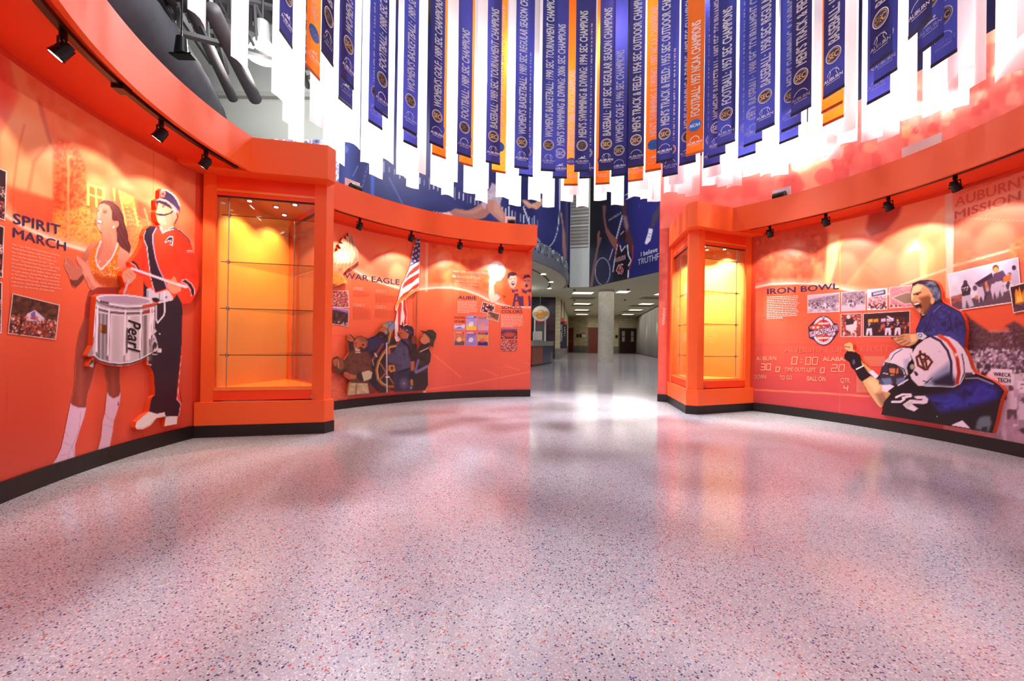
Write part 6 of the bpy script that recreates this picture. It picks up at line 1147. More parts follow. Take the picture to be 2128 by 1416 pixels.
    A.fill('1480,380 1500,290 1560,260 1640,330 1640,400 1560,440 1500,420', (196, 112, 84), f=1); A.line('1500,320 1530,300', 1.2, (70, 34, 30)); A.ell(1635, 385, 18, 26, (200, 112, 84)); A.fill('1488,213 1570,232 1612,204 1682,205 1742,262 1736,330 1702,400 1692,482 1640,462 1640,360 1590,290', (62, 60, 50), f=1); A.line('1560,240 1690,340', 2, (34, 30, 30)); A.fill('1340,330 1365,290 1420,332 1420,430 1345,430', SKD, f=1)
SO = P('40,690 70,650 130,636 200,680 238,700 300,610 318,580 300,380 283,372 275,300 298,276 350,280 410,345 450,308 510,296 590,328 622,346 740,298 798,238 828,166 880,108 960,62 1040,66 1070,130 1044,220 1004,270 1014,300 1062,330 1108,444 1150,388 1180,350 1124,292 1126,240 1188,192 1146,120 1222,148 1250,126 1344,148 1378,204 1374,300 1336,348 1362,288 1424,330 1424,432 1432,540 1482,448 1500,420 1474,380 1498,290 1545,262 1484,212 1570,230 1612,202 1684,203 1745,260 1740,332 1706,402 1694,486 1638,464 1612,480 1657,600 1646,722 1604,800 1609,1100 1562,1194 1058,1218 1050,1160 962,1150 962,1226 812,1234 800,1160 762,1182 732,1236 640,1244 288,1280 308,1100 340,1030 236,962 226,900 300,826 160,934 100,902 40,790', (685, 660, .12712))
board('soldiers_board', 'raised cut-out painting of a ball player, a helmeted man and two soldiers looking up', 'cut-out', SO, WS, soldiers, (58, 42, 46), 1.4, .068, .0325, edge=ED)

# ---------- right mural: scoreboard, photographs, newspaper
F8, FE, FF, FN, F6 = (1550, 570, .1836), (1740, 570, .19774), (1820, 680, .16951), (1950, 330, .24722), (1560, 370, .19737)
def paint_right(A):
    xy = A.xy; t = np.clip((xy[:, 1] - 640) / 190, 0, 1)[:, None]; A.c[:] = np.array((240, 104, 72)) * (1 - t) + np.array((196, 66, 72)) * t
    sw = [(1350, 640), (1500, 606), (1568, 598), (1600, 591), (1650, 589), (1690, 590), (1730, 596), (1760, 603), (1807, 609), (1850, 612), (1965, 606), (1990, 600), (2128, 575), (2400, 500)]
    A.fill(sw + [(2500, 300), (2500, -400), (1900, 200), (1550, 420), (1350, 450)], (244, 142, 102), 1, 2); A.fr = F6
    A.fill('-900,500 0,540 300,530 600,490 760,470 812,560 822,600 800,1000 620,1120 -100,1180 -1000,1300', (196, 76, 56), .85, 10); A.mottle('-100,560 300,560 760,520 790,1000 600,1110 -60,1130', 14, [(178, 62, 50), (214, 96, 62), (196, 80, 58)], .7, 2, 8)
    r = random.Random(8)
    for _ in range(46): x = r.uniform(60, 800); y = r.uniform(620, 1090); A.ell(x, y, r.uniform(12, 34), r.uniform(12, 34), (232, 130, 84), r.uniform(.2, .55), 0, .6)
    A.fill('822,600 935,600 940,740 870,960 835,1120 770,1120 800,800', (252, 214, 150), .8, 8); A.fill('620,1120 700,900 760,880 780,1120', (244, 160, 110), .6, 8)
    A.fill('1232,300 1300,240 1500,190 1592,300 1560,400 1522,445 1430,560 1270,625 1210,540 1238,420', (172, 62, 54), .9, 8); A.fill('930,740 1000,640 1200,580 1270,625 1430,560 1560,440 1400,660 1180,900 1000,1130 850,1130 900,900', (238, 106, 84), .85, 6)
    A.fill('2040,110 2040,300 1780,600 1640,760 1500,1000 1320,1130 1000,1150 1400,700 1560,470', (244, 128, 92), .85, 10); A.fill('1350,1130 1230,950 1300,850 1600,640 1760,620 1800,760 1790,1060 1500,1130', (242, 150, 118), .7, 12); A.fill('1770,600 1990,330 2040,290 2040,1000 1790,1060 1800,760', (248, 160, 108), .85, 4); A.fill('1630,790 1740,650 1795,745 1790,760', (255, 232, 170), .8, 3); A.fill('1790,700 1850,740 1850,1050 1785,1060', (252, 206, 140), .7, 6); A.line('1170,860 1330,1000', 4, (236, 110, 84), .5, 10)
    A.line([(1872, 593), (1922, 575), (1966, 560)], 3, (255, 224, 206), .8, 3)
    A.fill([(1965, 100), (1981, 95), (1981, 620), (1965, 620)], (232, 182, 160), 1, 1)
    # newspaper panel
    A.fill([(1981, 80), (2500, 0), (2500, 620), (1981, 640)], (232, 106, 84), 1, 1); A.fr = FN; A.fill('128,130 1500,-260 1500,110 720,345 128,522', (236, 138, 108), .9, 1.5); A.fill('128,420 720,245 1500,0 1500,110 720,345 128,522', (246, 164, 136), .6, 2); A.line('128,268 720,70 1500,-180', .8, (200, 80, 66), .8, .8); A.line('128,300 720,100', .6, (200, 80, 66), .6, .8)
    A.line('128,900 720,735 1500,560', 4.5, (255, 214, 196), .75, 4); A.line('230,500 720,522 1500,560', 1.2, (250, 160, 130), .8, 1.5); A.line('240,820 480,860', 1.5, (250, 160, 110), .7, 1.5)
    A.mottle('600,720 720,640 1400,500 1400,760 600,880', 7, [(236, 110, 70), (250, 160, 100), (226, 90, 66)], .7, 4, 8); A.mottle('150,760 280,760 250,920 140,960', 7, [(236, 110, 70), (248, 150, 104)], .5, 5, 10); A.mottle('160,560 300,540 250,640 160,640', 9, [(238, 120, 90), (246, 150, 116)], .5, 6, 12)
    # lower right: black and white rally
    A.fill([(1965, 640), (2500, 560), (2500, 760), (2040, 720), (1965, 700)], (232, 92, 62), 1, 1); A.fr = FF
    A.fill('830,1180 1370,1310 1500,1420 2600,1700 2600,250 1100,250 1080,120 900,0 900,1000', (170, 130, 156), 1, 1.5); A.mottle('900,1000 1100,260 2600,300 2600,1700 1400,1400', 16, [(160, 120, 150), (196, 156, 184), (176, 136, 162)], .7, 3, 3)
    A.mottle('1090,-180 1160,-100 1280,-20 1400,60 1500,70 1600,-20 1700,-70 1817,0 2300,-120 2300,330 1090,330', 4, [(70, 46, 58), (104, 72, 84), (56, 36, 50), (130, 94, 104)], .95, 9, 5); A.fill('1360,-60 1500,-40 1620,10 1640,60 1400,40', (232, 92, 62), .9, 4); A.fill('1380,30 1640,40 1640,70 1380,60', (190, 140, 150), .6, 3); A.mottle('1400,190 1520,190 1520,230 1400,230', 2, [(190, 150, 170), (90, 60, 80)], .8, 3, 3); A.mottle('1620,100 1680,100 1680,200 1620,200', 2.5, [(180, 140, 160), (90, 60, 80)], .8, 4, 3)
    A.fill('1140,300 2300,260 2300,560 1400,640 1200,560', (110, 78, 98), .9, 6); A.crowd('1120,270 2300,240 2300,560 1780,640 1350,600 1200,560', 5.5, PURP, 1.6, 21); A.crowd('1240,440 2300,400 2300,640 1400,620 1260,560', 7.5, PURP + [(70, 48, 70)], 1.3, 22)
    A.fill('1180,432 1228,432 1228,520 1240,560 1200,540', (232, 206, 226)); A.line('1186,480 1200,482', 1, (80, 50, 70))
    def person(x, y, s, top, leg, seed):
        A.ell(x, y, 34 * s, 42 * s, (100, 66, 80), 1, 0, .15); A.fill([(FF[0] + FF[2] * (x + a * s), FF[1] + FF[2] * (y + b * s)) for a, b in ((-60, 50), (50, 46), (85, 140), (90, 250), (60, 300), (-70, 300), (-95, 180))], top, f=1); A.fill([(FF[0] + FF[2] * (x + a * s), FF[1] + FF[2] * (y + b * s)) for a, b in ((-75, 295), (75, 295), (85, 430), (45, 430), (30, 360), (-20, 430), (-70, 430))], leg, f=1)
        A.fill([(FF[0] + FF[2] * (x + a * s), FF[1] + FF[2] * (y + b * s)) for a, b in ((40, 428), (80, 428), (78, 500), (45, 500))], (170, 120, 140), f=1); A.fill([(FF[0] + FF[2] * (x + a * s), FF[1] + FF[2] * (y + b * s)) for a, b in ((36, 495), (80, 492), (90, 520), (30, 526))], (226, 204, 224), f=1)
    person(1660, 745, .9, (226, 200, 222), (104, 72, 92), 1); person(1740, 540, .75, (214, 186, 210), (196, 160, 190), 2); person(1810, 900, .8, (216, 190, 214), (170, 130, 160), 5)
    A.fill('1560,880 1600,900 1650,960 1640,1010 1600,1010 1610,1180 1500,1180 1480,1180 1540,960', (214, 184, 206), f=1); A.fill('1480,1185 1590,1185 1600,1400 1560,1400 1540,1260 1480,1340', (206, 176, 200), f=1); A.ell(1580, 860, 32, 40, (90, 60, 72), 1, 0, .15); A.fill('1755,1260 1817,1230 1880,1290 1800,1310', (60, 40, 52), .9, 3)
    A.fill('1410,505 1680,525 1692,720 1398,700', (240, 216, 236), f=1); A.fill('1430,500 1350,600 1400,640', (240, 216, 236), f=1); A.fill('1722,655 1900,670 1900,815 1752,800', (236, 212, 232), f=1); A.line('1800,700 1795,750 1760,762', 1.2, (84, 52, 72)); A.line('1775,700 1817,704', 1.2, (84, 52, 72))
    A.fill('828,1195 900,1205 1000,1225 1370,1300 1440,1330 1440,1370 828,1260', (226, 150, 150), .7, 4)
    # scoreboard lines and lamp field
    A.fr = F8; A.line([(1350, 792), (1569.3, 810.5), (1720, 818), (1807, 824.3)], 3.4, (246, 130, 96), .8, 1.2); A.line('100,462 700,455', 4, (244, 130, 96), .3, 6); A.fill('100,800 1640,780 1640,790 100,812', (196, 56, 54), .3, 4)
    A.line(sw[:10], 3.6, (255, 236, 226), .9, 3); A.line([(x, y - 4) for x, y in sw[:10]], 9, (255, 210, 196), .4, 9)
    A.line([(1746.5, 440), (1744, 870)], 1.1, (250, 150, 60), .8, 1); A.line([(1965, 380), (1960, 930)], .9, (196, 70, 44), .6, 1)
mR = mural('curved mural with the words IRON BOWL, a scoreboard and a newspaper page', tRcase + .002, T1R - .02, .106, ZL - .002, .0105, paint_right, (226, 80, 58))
dots = [(1315 + i * 12.2 - (j % 2) * 5, 932 + j * 14, 6) for j in range(8) for i in range(22)] + [(1252 + i * 18 + (j % 2) * 6, 1160 + j * 14, 8) for j in range(13) for i in range(6 + j // 2)]
dq = WS([(1550 + .1836 * (x + a * w), 570 + .1836 * (y + b * 9)) for x, y, w in dots for a, b in ((0, 0), (1, 0), (1, 1), (0, 1))], .006)
under(mR, mesh_ob('lamp_dot_pattern', dq, [(4 * i, 4 * i + 1, 4 * i + 2, 4 * i + 3) for i in range(len(dots))], SOFT))
LR = lambda nm, t, p0, p1, h, m=None, h2=None, bold=.022, sh=0: L(nm, t, p0, p1, h, m or SOFT, h2, bold, sh, mR)
LR('heading', 'IRON BOWL', (1594, 611.9), (1743.7, 600.3), 12, INK, 13, .02)
c8 = lambda x, y: (1550 + .1836 * x, 570 + .1836 * y)
rows('text_block', WS, c8(240, 255), c8(612, 240), c8(236, 518), c8(600, 500), 13, PALE, mR, hfrac=.42, seed=9)
for t, p0, p1, h in (('AUBURN', (1571.7, 749.4), (1613, 749.4), 9), ('ALABAMA', (1709.7, 750.3), (1776, 751), 9), ('TIME OUTS LEFT', (1630.2, 772), (1695, 773.4), 8.3), ('DOWN', (1567.6, 787.6), (1591.9, 787.9), 9), ('TO GO', (1620.7, 789.4), (1646, 789.4), 9), ('BALL ON', (1677, 791.2), (1715.6, 792.7), 9.6), ('QTR.', (1746.5, 794.9), (1767.6, 795.5), 9.6)): LR('scoreboard_word', t, p0, p1, h)
LR('scoreboard_word', 'AUBURN UNIVERSITY', (1629, 733.4), (1868, 731), 11, mat('faint_coral_ink', (228, 104, 84), .5), None, 0)
SEG = {'0': 'abcdef', '1': 'bc', '2': 'abged', '3': 'abgcd', '4': 'fgbc', ':': ':'}
def digits(t, p0, p1, h):                         # seven-bar lamp numerals, leaning
    n = len(t); V = []; F = []; w = (p1[0] - p0[0]) / (n * .78); k = 0
    for i, ch in enumerate(t):
        x = p0[0] + (p1[0] - p0[0]) * i / n; y = p0[1] + (p1[1] - p0[1]) * i / n; cw = (p1[0] - p0[0]) / n * .72; pt = lambda a, b: (x + a * cw + b * h * .12, y - b * h)
        S = {'a': ((0, 1), (1, 1)), 'b': ((1, 1), (1, .5)), 'c': ((1, .5), (1, 0)), 'd': ((0, 0), (1, 0)), 'e': ((0, 0), (0, .5)), 'f': ((0, .5), (0, 1)), 'g': ((0, .5), (1, .5))}
        segs = [((.4, .68), (.6, .68)), ((.4, .3), (.6, .3))] if ch == ':' else [S[c] for c in SEG[ch]]
        for a, b in segs:
            A_, B_ = np.array(pt(*a)), np.array(pt(*b)); d = (B_ - A_) / (np.linalg.norm(B_ - A_) + 1e-9); nn = np.array([-d[1], d[0]]) * .8
            q = WS([A_ + nn, B_ + nn, B_ - nn, A_ - nn], .006); V += [tuple(z) for z in q]; F.append((k, k + 1, k + 2, k + 3)); k += 4
    under(mR, mesh_ob('lamp_numerals', V, F, SOFT))
for a in (('0:00', (1645, 757.3), (1702, 758.2), 15), ('30', (1580.5, 769.2), (1604, 769.2), 12.6), ('0', (1612, 772.9), (1622, 772.9), 10), ('0', (1704.6, 775.3), (1715.5, 775.3), 10.5), ('20', (1727.5, 772.5), (1758, 772.5), 14), ('4', (1752.8, 812.6), (1764, 812.8), 11)): digits(*a)
LR('newspaper_line', 'Birmingham News', (1999.4, 393), (2110.7, 352.3), 8, GHOST, 9, .012, .2); LR('newspaper_line', '1432 proud Engineers fall—', (1987, 406.6), (2116, 361), 7, GHOST, 8, 0, .2)
LR('newspaper_headline', 'AUBURN’', (1984.5, 430), (2128, 386.5), 20, GHOST, 23, .02); LR('newspaper_headline', 'MISSION', (1983.6, 456.5), (2120.6, 415.3), 17.5, GHOST, 20, .02)
SGNI = mat('sign_ink', (70, 40, 60), .5); LR('rally_sign_word', 'WRECK', *[tuple(P(s, FF)[0]) for s in ('1442,598', '1658,612')], 8, SGNI); LR('rally_sign_word', 'TECH', *[tuple(P(s, FF)[0]) for s in ('1488,672', '1650,684')], 9, SGNI)
for s, fr2, kd, lab, sd in (('697,238 1062,207 1062,428 697,443', F8, 'team', 'old violet photo of a football line-up, leftmost in the upper row', 1), ('1078,205 1357,180 1355,410 1078,425', F8, 'play', 'old violet photo of a football pile, second in the upper row', 2), ('312,160 526,143 524,372 312,380', FE, 'board', 'photo of a scoreboard over a crowd, third in the upper row', 3), ('546,138 800,112 812,348 546,362', FE, 'field', 'photo of a filled stadium behind the shouting man', 4),
    ('1073,450 1312,442 1310,712 1073,712', F8, 'tackle', 'photo of a tackled player in the lower row', 5), ('270,412 765,382 765,655 270,658', FE, 'sideline', 'dark photo of players on the sideline in the lower row', 6)):
    photo(mR, Q(s, fr2), kd, lab, sd, .02, step=1.3)
photo(mR, [(1968.5, 569.8), (2116, 534.4), (2124, 627), (1976.7, 648.4)], 'parade', 'large tilted photo of players with a flaming float under a pale sky', 7, .035, .008); photo(mR, [(2097, 595.8), (2138, 584.6), (2143, 644), (2105.7, 651.4)], 'fire', 'tilted photo of a bonfire at the right edge', 8, .035, .011)
# game emblem
def emblem(A):
    A.fr = F8; K = (66, 40, 84); W = (248, 226, 236)
    A.ell(878, 640, 132, 166, K, 1, 0, .03); A.ell(878, 640, 122, 156, W, 1, 0, .03); A.ell(878, 640, 96, 126, (206, 56, 60), 1, 0, .04); A.fill('782,560 878,520 878,760 800,730', (240, 96, 50), .9, 2); A.line('878,515 878,765', 1.6, K); A.fill('820,552 940,548 940,566 820,570', W); A.fill('810,716 945,712 945,730 810,734', W)
    for y in (600, 680): A.line(f'862,{y} 896,{y}', 1.4, W); A.line(f'878,{y - 14} 878,{y + 14}', 1.4, W)
    A.fill('848,475 906,472 878,515', K); A.fill('860,481 894,479 878,503', (226, 206, 226)); A.ell(790, 604, 80, 32, K, 1, 0, .06); A.ell(790, 604, 72, 25, (236, 90, 50), 1, 0, .06); A.ell(765, 604, 14, 12, W); A.ell(815, 602, 14, 12, W); A.ell(965, 670, 56, 40, K, 1, 0, .06); A.ell(965, 670, 48, 32, (226, 196, 226), 1, 0, .06); A.line('940,650 960,700', 1, K); A.line('985,650 970,700', 1, K)
    A.fill('715,650 1035,565 1050,640 722,722', K, f=1); A.fill('722,655 1030,573 1043,634 728,712', (236, 200, 226), f=1)
    for k in range(9): a = 2.2 - k * .17; A.ell(878 + 108 * math.cos(a), 640 + 141 * math.sin(a), 5, 5, K)
EM = [c8(878 + 134 * math.cos(a), 640 + 168 * math.sin(a)) for a in np.linspace(-2.2, -.55, 14)] + [c8(1037, 562), c8(1052, 642), c8(1005, 720)] + [c8(878 + 134 * math.cos(a), 640 + 168 * math.sin(a)) for a in np.linspace(.62, 2.45, 14)] + [c8(715, 724), c8(710, 648), c8(703, 600), c8(730, 570)]
e_ = sheet('game_emblem', EM, WS, emblem, (66, 40, 84), mR, 1.2, .006); e_['label'] = 'round violet and orange game emblem with a slanted name band'
LR('emblem_word', 'IRONBOWL', c8(732, 706), c8(1040, 628), 11, mat('emblem_ink', (74, 40, 70), .5), 11, .03, .1)
# ---------- shouting man and players board
def coach(A):
    A.fr = FE; K = (26, 18, 26); BL = (40, 44, 110); S = (214, 150, 112); SD = (120, 66, 44); SL = (250, 216, 170); W = (240, 216, 236)
    A.c[:] = K; A.fill('860,510 905,430 990,330 1085,298 1200,348 1292,400 1334,480 1352,580 1342,690 1330,780 1200,720 950,640 830,610 830,580', BL, f=1); A.mottle('880,480 1100,300 1300,400 1350,600 1330,760 1000,640 840,600', 14, [(26, 28, 70), (52, 62, 140), (36, 40, 100), (70, 86, 170)], .75, 3, 6); A.line('1000,400 960,520 920,600', 1.4, K); A.line('1180,440 1200,560 1120,620', 3, (20, 20, 54), .8, 3); A.line('1080,330 1010,400', 1.2, (110, 130, 200)); A.fill('960,610 1200,600 1330,690 1330,770 1200,690 1000,650', (56, 66, 150), .7, 5); A.fill('870,430 900,428 950,420 880,480 860,510', K, f=1); A.line('890,430 915,425', 2, (226, 226, 240))
    # head
    A.fill('795,130 860,90 960,95 1010,180 1000,260 960,340 900,425 860,405 830,375 800,335 776,292 772,215', S, f=1); A.fill('860,250 960,220 1000,270 990,330 930,420 890,420 900,340', SD, .85, 6); A.fill('795,130 850,110 900,130 860,180 800,200 776,225 780,170', SL, .8, 4); A.fill('775,215 800,205 805,240 776,285', SL, .8, 2)
    A.fill('792,100 870,70 955,60 1022,74 1062,110 1087,180 1092,262 1050,300 1010,300 1000,210 960,150 900,110 840,100 800,128', (46, 36, 56), f=1); A.mottle('900,70 1020,74 1085,180 1085,260 1010,290 1000,200 920,110', 7, [(36, 30, 46), (90, 104, 150), (150, 160, 180)], .75, 4, 4); A.ell(1000, 280, 20, 36, (226, 160, 120), 1, .1, .2)
    A.line('800,215 880,190', 2.4, (70, 36, 30)); A.ell(840, 212, 18, 8, (50, 26, 26)); A.fill('776,292 795,285 800,310 785,320', (150, 80, 60), .9, 1.5); A.fill('795,310 830,290 870,300 890,340 880,375 840,370 810,340', (60, 24, 22), f=1.2); A.fill('800,312 838,298 870,304 850,318 815,326', (250, 240, 230), .9, 1); A.fill('835,355 870,352 880,372 850,380', (220, 130, 110), .9, 1.2); A.line('880,300 900,350 880,400', 1.4, (90, 44, 34)); A.line('870,240 900,300', 1.2, (150, 90, 66))
    # hand
    A.fill('570,668 610,668 650,645 700,625 830,622 860,680 820,730 760,760 700,758 650,745 612,715 600,690', S, f=1); A.fill('760,640 830,625 840,700 780,720', SL, .7, 4)
    for l in ('640,670 700,650', '625,700 690,680', '650,735 720,700', '700,750 760,720'): A.line(l, 2.2, SD, .8, 2)
    A.fill('835,618 890,612 945,655 900,690 850,680', (214, 216, 240), f=1); A.ell(870, 645, 22, 20, (60, 76, 150), 1, 0, .15); A.ell(870, 645, 12, 10, (226, 230, 240))
    # fist with black glove, forearms
    A.fill('60,750 78,733 130,713 168,740 168,792 190,820 120,810 80,790', (232, 170, 120), f=1); A.line('75,760 130,770', 2, SD); A.fill('190,820 232,850 252,912 300,952 362,1002 420,1062 380,1080 300,1010 250,960', (222, 150, 110), f=1); A.fill('330,1030 372,1006 440,1070 400,1100', (226, 216, 240), f=1)
    A.fill('108,808 190,818 236,850 262,960 205,1010 150,985 130,925 78,890 78,850', K, f=1); A.ell(172, 925, 14, 28, (90, 100, 140), .8, 0, .4); A.line('200,1000 272,968', 3, (236, 232, 244)); A.fill('186,1015 280,968 350,1070 262,1132', K, f=1)
    A.fill('262,1128 350,1070 430,1110 500,1200 600,1300 560,1400 450,1410 400,1350 330,1250', (216, 160, 112), f=1); A.fill('300,1120 380,1090 460,1180 400,1250', (240, 200, 150), .7, 6); A.fill('400,1260 480,1240 540,1330 470,1400', (130, 76, 70), .7, 7); A.fill('500,1230 600,1300 560,1340 500,1290', (200, 140, 84), .8, 3)
    # second helmet
    A.fill('520,880 560,830 622,790 700,772 790,785 790,900 740,1060 640,1150 470,1160 440,1080 470,960', W, f=1); A.line('560,905 600,840 680,790', 1.8, (50, 44, 100)); A.fill('700,900 760,880 750,1040 700,1000', (150, 160, 200), .6, 6); A.fill('500,940 600,950 690,1010 710,1100 640,1160 440,1160 430,1070 470,980', (56, 44, 60), f=1.2); A.fill('540,990 640,990 640,1060 560,1070', (214, 120, 84), f=1.5); A.fill('440,1100 560,1090 580,1150 470,1170', (110, 124, 170), .9, 3); A.fill('620,1100 720,1080 700,1160 620,1160', (120, 130, 180), .8, 3)
    for l in ('500,930 600,950 700,1000 730,1080', '480,1040 600,1050 720,1060', '540,940 540,1050', '620,955 610,1060', '470,960 440,1080 480,1150'): A.line(l, 2.4, K, 1, 1.2)
    A.line('485,1040 530,1050', 1.6, (240, 236, 246)); A.ell(540, 905, 26, 20, (200, 200, 180), .9, 0, .3); A.fill('470,1165 560,1160 600,1180 520,1240 475,1230', W, f=1); A.line('640,1170 740,1110', 3, W)
    # big helmet
    A.fr = FF; A.fill('440,330 500,230 600,150 700,110 800,100 900,120 1000,180 1080,270 1130,370 1170,500 1222,575 1080,620 1040,700 960,738 520,722 440,640 410,560 420,420', W, f=1); A.fill('680,600 900,430 930,560 1000,690 960,735 600,722', (110, 124, 170), .75, 12); A.fill('700,660 900,560 960,640 1000,700 940,732 720,715', (20, 16, 36), .85, 10)
    A.line('690,120 790,170 880,290 925,430 925,600 900,700', 5.0, (34, 28, 60), 1, 1.3); A.line('780,108 880,170 960,280 1000,400 1020,560 990,700', 7.5, (226, 70, 44), 1, 1.5); A.fill('960,320 1010,320 1000,350 980,370', (250, 226, 220), .8, 2); A.line('1000,400 1020,560 1000,690', 5, (130, 34, 34), .7, 4); A.line('1055,330 1080,450 1085,560 1040,680', 2.4, (34, 30, 60), 1, 1.2); A.line('600,722 940,738 1030,700 1080,610', 2.2, (214, 214, 240), .9, 1.5)
    for l, w in (('545,300 540,360 600,520 635,515', 4.2), ('500,370 560,330 640,365 690,430', 4.0), ('500,380 520,470 600,520', 4.0), ('560,400 640,390', 3), ('600,330 625,500', 3.6), ('690,425 640,500', 3.6), ('575,460 600,400', 2.6)): A.line(l, w + 1.4, (196, 96, 40), .8, 1.4); A.line(l, w, (60, 26, 28), 1, 1)
    A.fill('400,440 440,400 420,330 470,430 480,500 450,560 400,600 380,500', K, f=1.2); A.ell(447, 487, 28, 34, (190, 180, 150), .9, 0, .3); A.fill('460,540 500,550 525,590 490,600', K, f=1.2); A.line('580,660 640,680', 2, K); A.line('600,700 690,620', 1.6, K); A.ell(776, 300, 5, 5, (90, 60, 80))
    # jersey
    A.fill('100,920 240,750 420,690 520,725 960,740 1060,690 1080,640 1230,600 1330,618 1420,655 1520,725 1572,792 1530,880 1500,1000 1470,1150 1425,1296 70,1072', K, f=1); A.fill('620,845 900,860 1060,720 1230,640 1400,680 1520,760 1500,860 1300,950 1100,1000 1000,1010 800,1040 720,900', (40, 40, 150), .9, 18); A.mottle('640,860 1100,740 1400,700 1500,860 1000,1000 780,1020', 12, [(26, 22, 76), (60, 60, 190), (44, 44, 150)], .6, 8, 10); A.fill('960,800 1100,760 1180,830 1080,900', (16, 12, 30), .5, 12); A.line('1100,630 1250,625 1440,700', 2.4, (206, 206, 240), .8, 2); A.fill('1100,560 1180,560 1210,610 1080,625', (46, 34, 40), .9, 3)
    A.line('248,862 330,826 425,828 430,846 330,868 352,884 300,918 200,918', 4.6, W, 1, 1); A.fill('460,850 600,840 642,880 636,930 590,945 480,940 440,945 520,1000 470,1035 380,1000 330,950 420,890 560,900 580,880 500,880', W, f=1); A.fill('340,950 460,900 430,960 400,1000', (150, 160, 130), .4, 5)
    A.fill('920,1205 1060,1145 1160,1245', W, f=1); A.fill('1270,1110 1330,1090 1400,1090 1420,1180 1380,1290 1220,1250 1240,1160', (110, 130, 150), .85, 6); A.fill('1300,1230 1370,1220 1360,1290 1300,1285', K, .8, 3); A.ell(752, 1098, 7, 7, (150, 160, 190))
CO = Q('58,750 76,731 130,711 170,738 170,790 194,818 236,848 256,908 304,948 366,998 424,1058 445,1062 472,958 502,905 540,878 558,828 620,788 698,768 768,772 782,764 750,762 650,748 610,716 598,690 568,678 566,664 610,664 648,643 700,622 826,618 826,580 858,508 880,450 864,414 836,384 796,336 772,292 768,215 776,165 788,130 788,98 868,66 952,58 1024,70 1066,108 1091,180 1096,262 1112,298 1202,346 1296,398 1338,478 1356,580 1346,690 1334,768', FE) + Q('1086,262 1134,366 1174,498 1226,570 1332,614 1424,652 1524,722 1577,790 1534,880 1504,1000 1474,1150 1427,1300 66,1074 98,950 60,1000', FF) + Q('470,1408 440,1396 400,1352 328,1250 260,1134 228,1100 182,1012 150,986 128,926 76,892 74,850 106,806 80,790', FE)
cbd = board('players_board', 'large raised cut-out of a shouting man in blue suit behind two helmeted players', 'cut-out', CO, WS, coach, (26, 18, 26), 1.6, .038, .035)

# ---------- upper crowd print above the right canopy
def paint_up(A):
    A.c[:] = (236, 126, 112); A.mottle([(1300, -300), (2600, -500), (2600, 500), (1300, 500)], 40, [(226, 104, 92), (244, 150, 134), (234, 124, 110)], .7, 3, 3)
    A.fr = (1500, 0, .31073); A.fill('1200,430 1600,250 2020,180 2600,60 2600,500 2020,560 1500,620 1100,720', (228, 92, 70), .5, 40); A.fill('1760,190 2020,130 2700,-40 2700,40 2020,235 1760,300', (248, 164, 130), .95, 3); A.line('1840,190 1850,720', .8, (240, 130, 70), .6, 1); A.line('925,950 920,1180', .9, (250, 160, 80), .8, 1); A.line('240,1140 245,1280', .9, (250, 160, 80), .8, 1); A.line('1140,560 1145,800', .9, (250, 160, 80), .6, 1)
    for s in ('1080,780 1200,740 1210,690 1080,720', '1500,640 1560,600 1800,580 2020,540 2020,600 1800,660 1560,720', '1190,780 1480,660 1480,620 1190,700'): A.fill(s, (216, 84, 70), .5, 8)
    r = random.Random(12); C1 = [(226, 96, 84), (246, 160, 140), (252, 190, 160), (216, 84, 76), (240, 130, 110)]
    for _ in range(60):
        x = r.uniform(420, 2020); y = 1180 - (x - 420) * .38 - r.uniform(-40, 260); s = r.uniform(.4, 1.0) * (1.5 if y > 900 else .9); c = C1[r.randrange(5)]
        A.fill([(1500 + .31073 * (x + a * s), .31073 * (y + b * s)) for a, b in ((-50, 40), (-20, 20), (20, 20), (55, 45), (62, 130), (-60, 130))], c, .75, 3); A.ell(x, y, 22 * s, 28 * s, C1[r.randrange(5)], .8, 0, .25)
    A.fill('600,1060 720,1040 745,1130 720,1240 590,1250 560,1200', (252, 196, 150), .8, 3); A.ell(690, 1185, 70, 60, (232, 110, 100), .9, 0, .15); A.fill('440,1080 540,1080 580,1130 560,1300 500,1200', (252, 204, 160), .8, 4); A.ell(650, 1030, 36, 40, (240, 140, 120), .9, 0, .2); A.fill('1200,850 1262,840 1268,910 1230,930 1205,915', (250, 190, 130), .8, 3); A.fill('945,970 1000,950 1045,990 1000,1030 940,1010', (248, 180, 140), .8, 3); A.fill('820,980 880,960 900,1010 860,1100 800,1060', (222, 96, 88), .8, 5)
    A.fill('430,1100 500,1150 560,1240 500,1330 400,1300', (222, 90, 84), .7, 6); A.ell(1510, 830, 26, 12, (250, 200, 160), .8); A.fill('1880,430 1930,420 1940,540 1900,560', (244, 160, 130), .7, 4); A.fill('660,880 780,870 790,990 690,980', (226, 96, 90), .6, 5)
mU = mural('tall red crowd mural on the wall above the right canopy', tRs + .002, T1R - .05, ZH + .005, 3.52, .017, paint_up, (236, 126, 112))
def paint_end(A): A.c[:] = (226, 110, 96); A.mottle([(1360, 380), (1400, 380), (1400, 860), (1360, 860)], 14, [(206, 84, 78), (240, 140, 120)], .7, 3, 3); A.fill([(1360, 640), (1400, 640), (1400, 900), (1360, 900)], (226, 96, 80), .7, 12)
me_ = mural('narrow strip of pinkish mural left of the right display case', tRs + .002, bearing(*CR3) - .004, .106, ZH, .012, paint_end, (226, 110, 96)); rows('text_block', WS, (1378, 640), (1385, 641), (1376, 676), (1382, 677), 10, PALE, me_, hfrac=.4, seed=3)

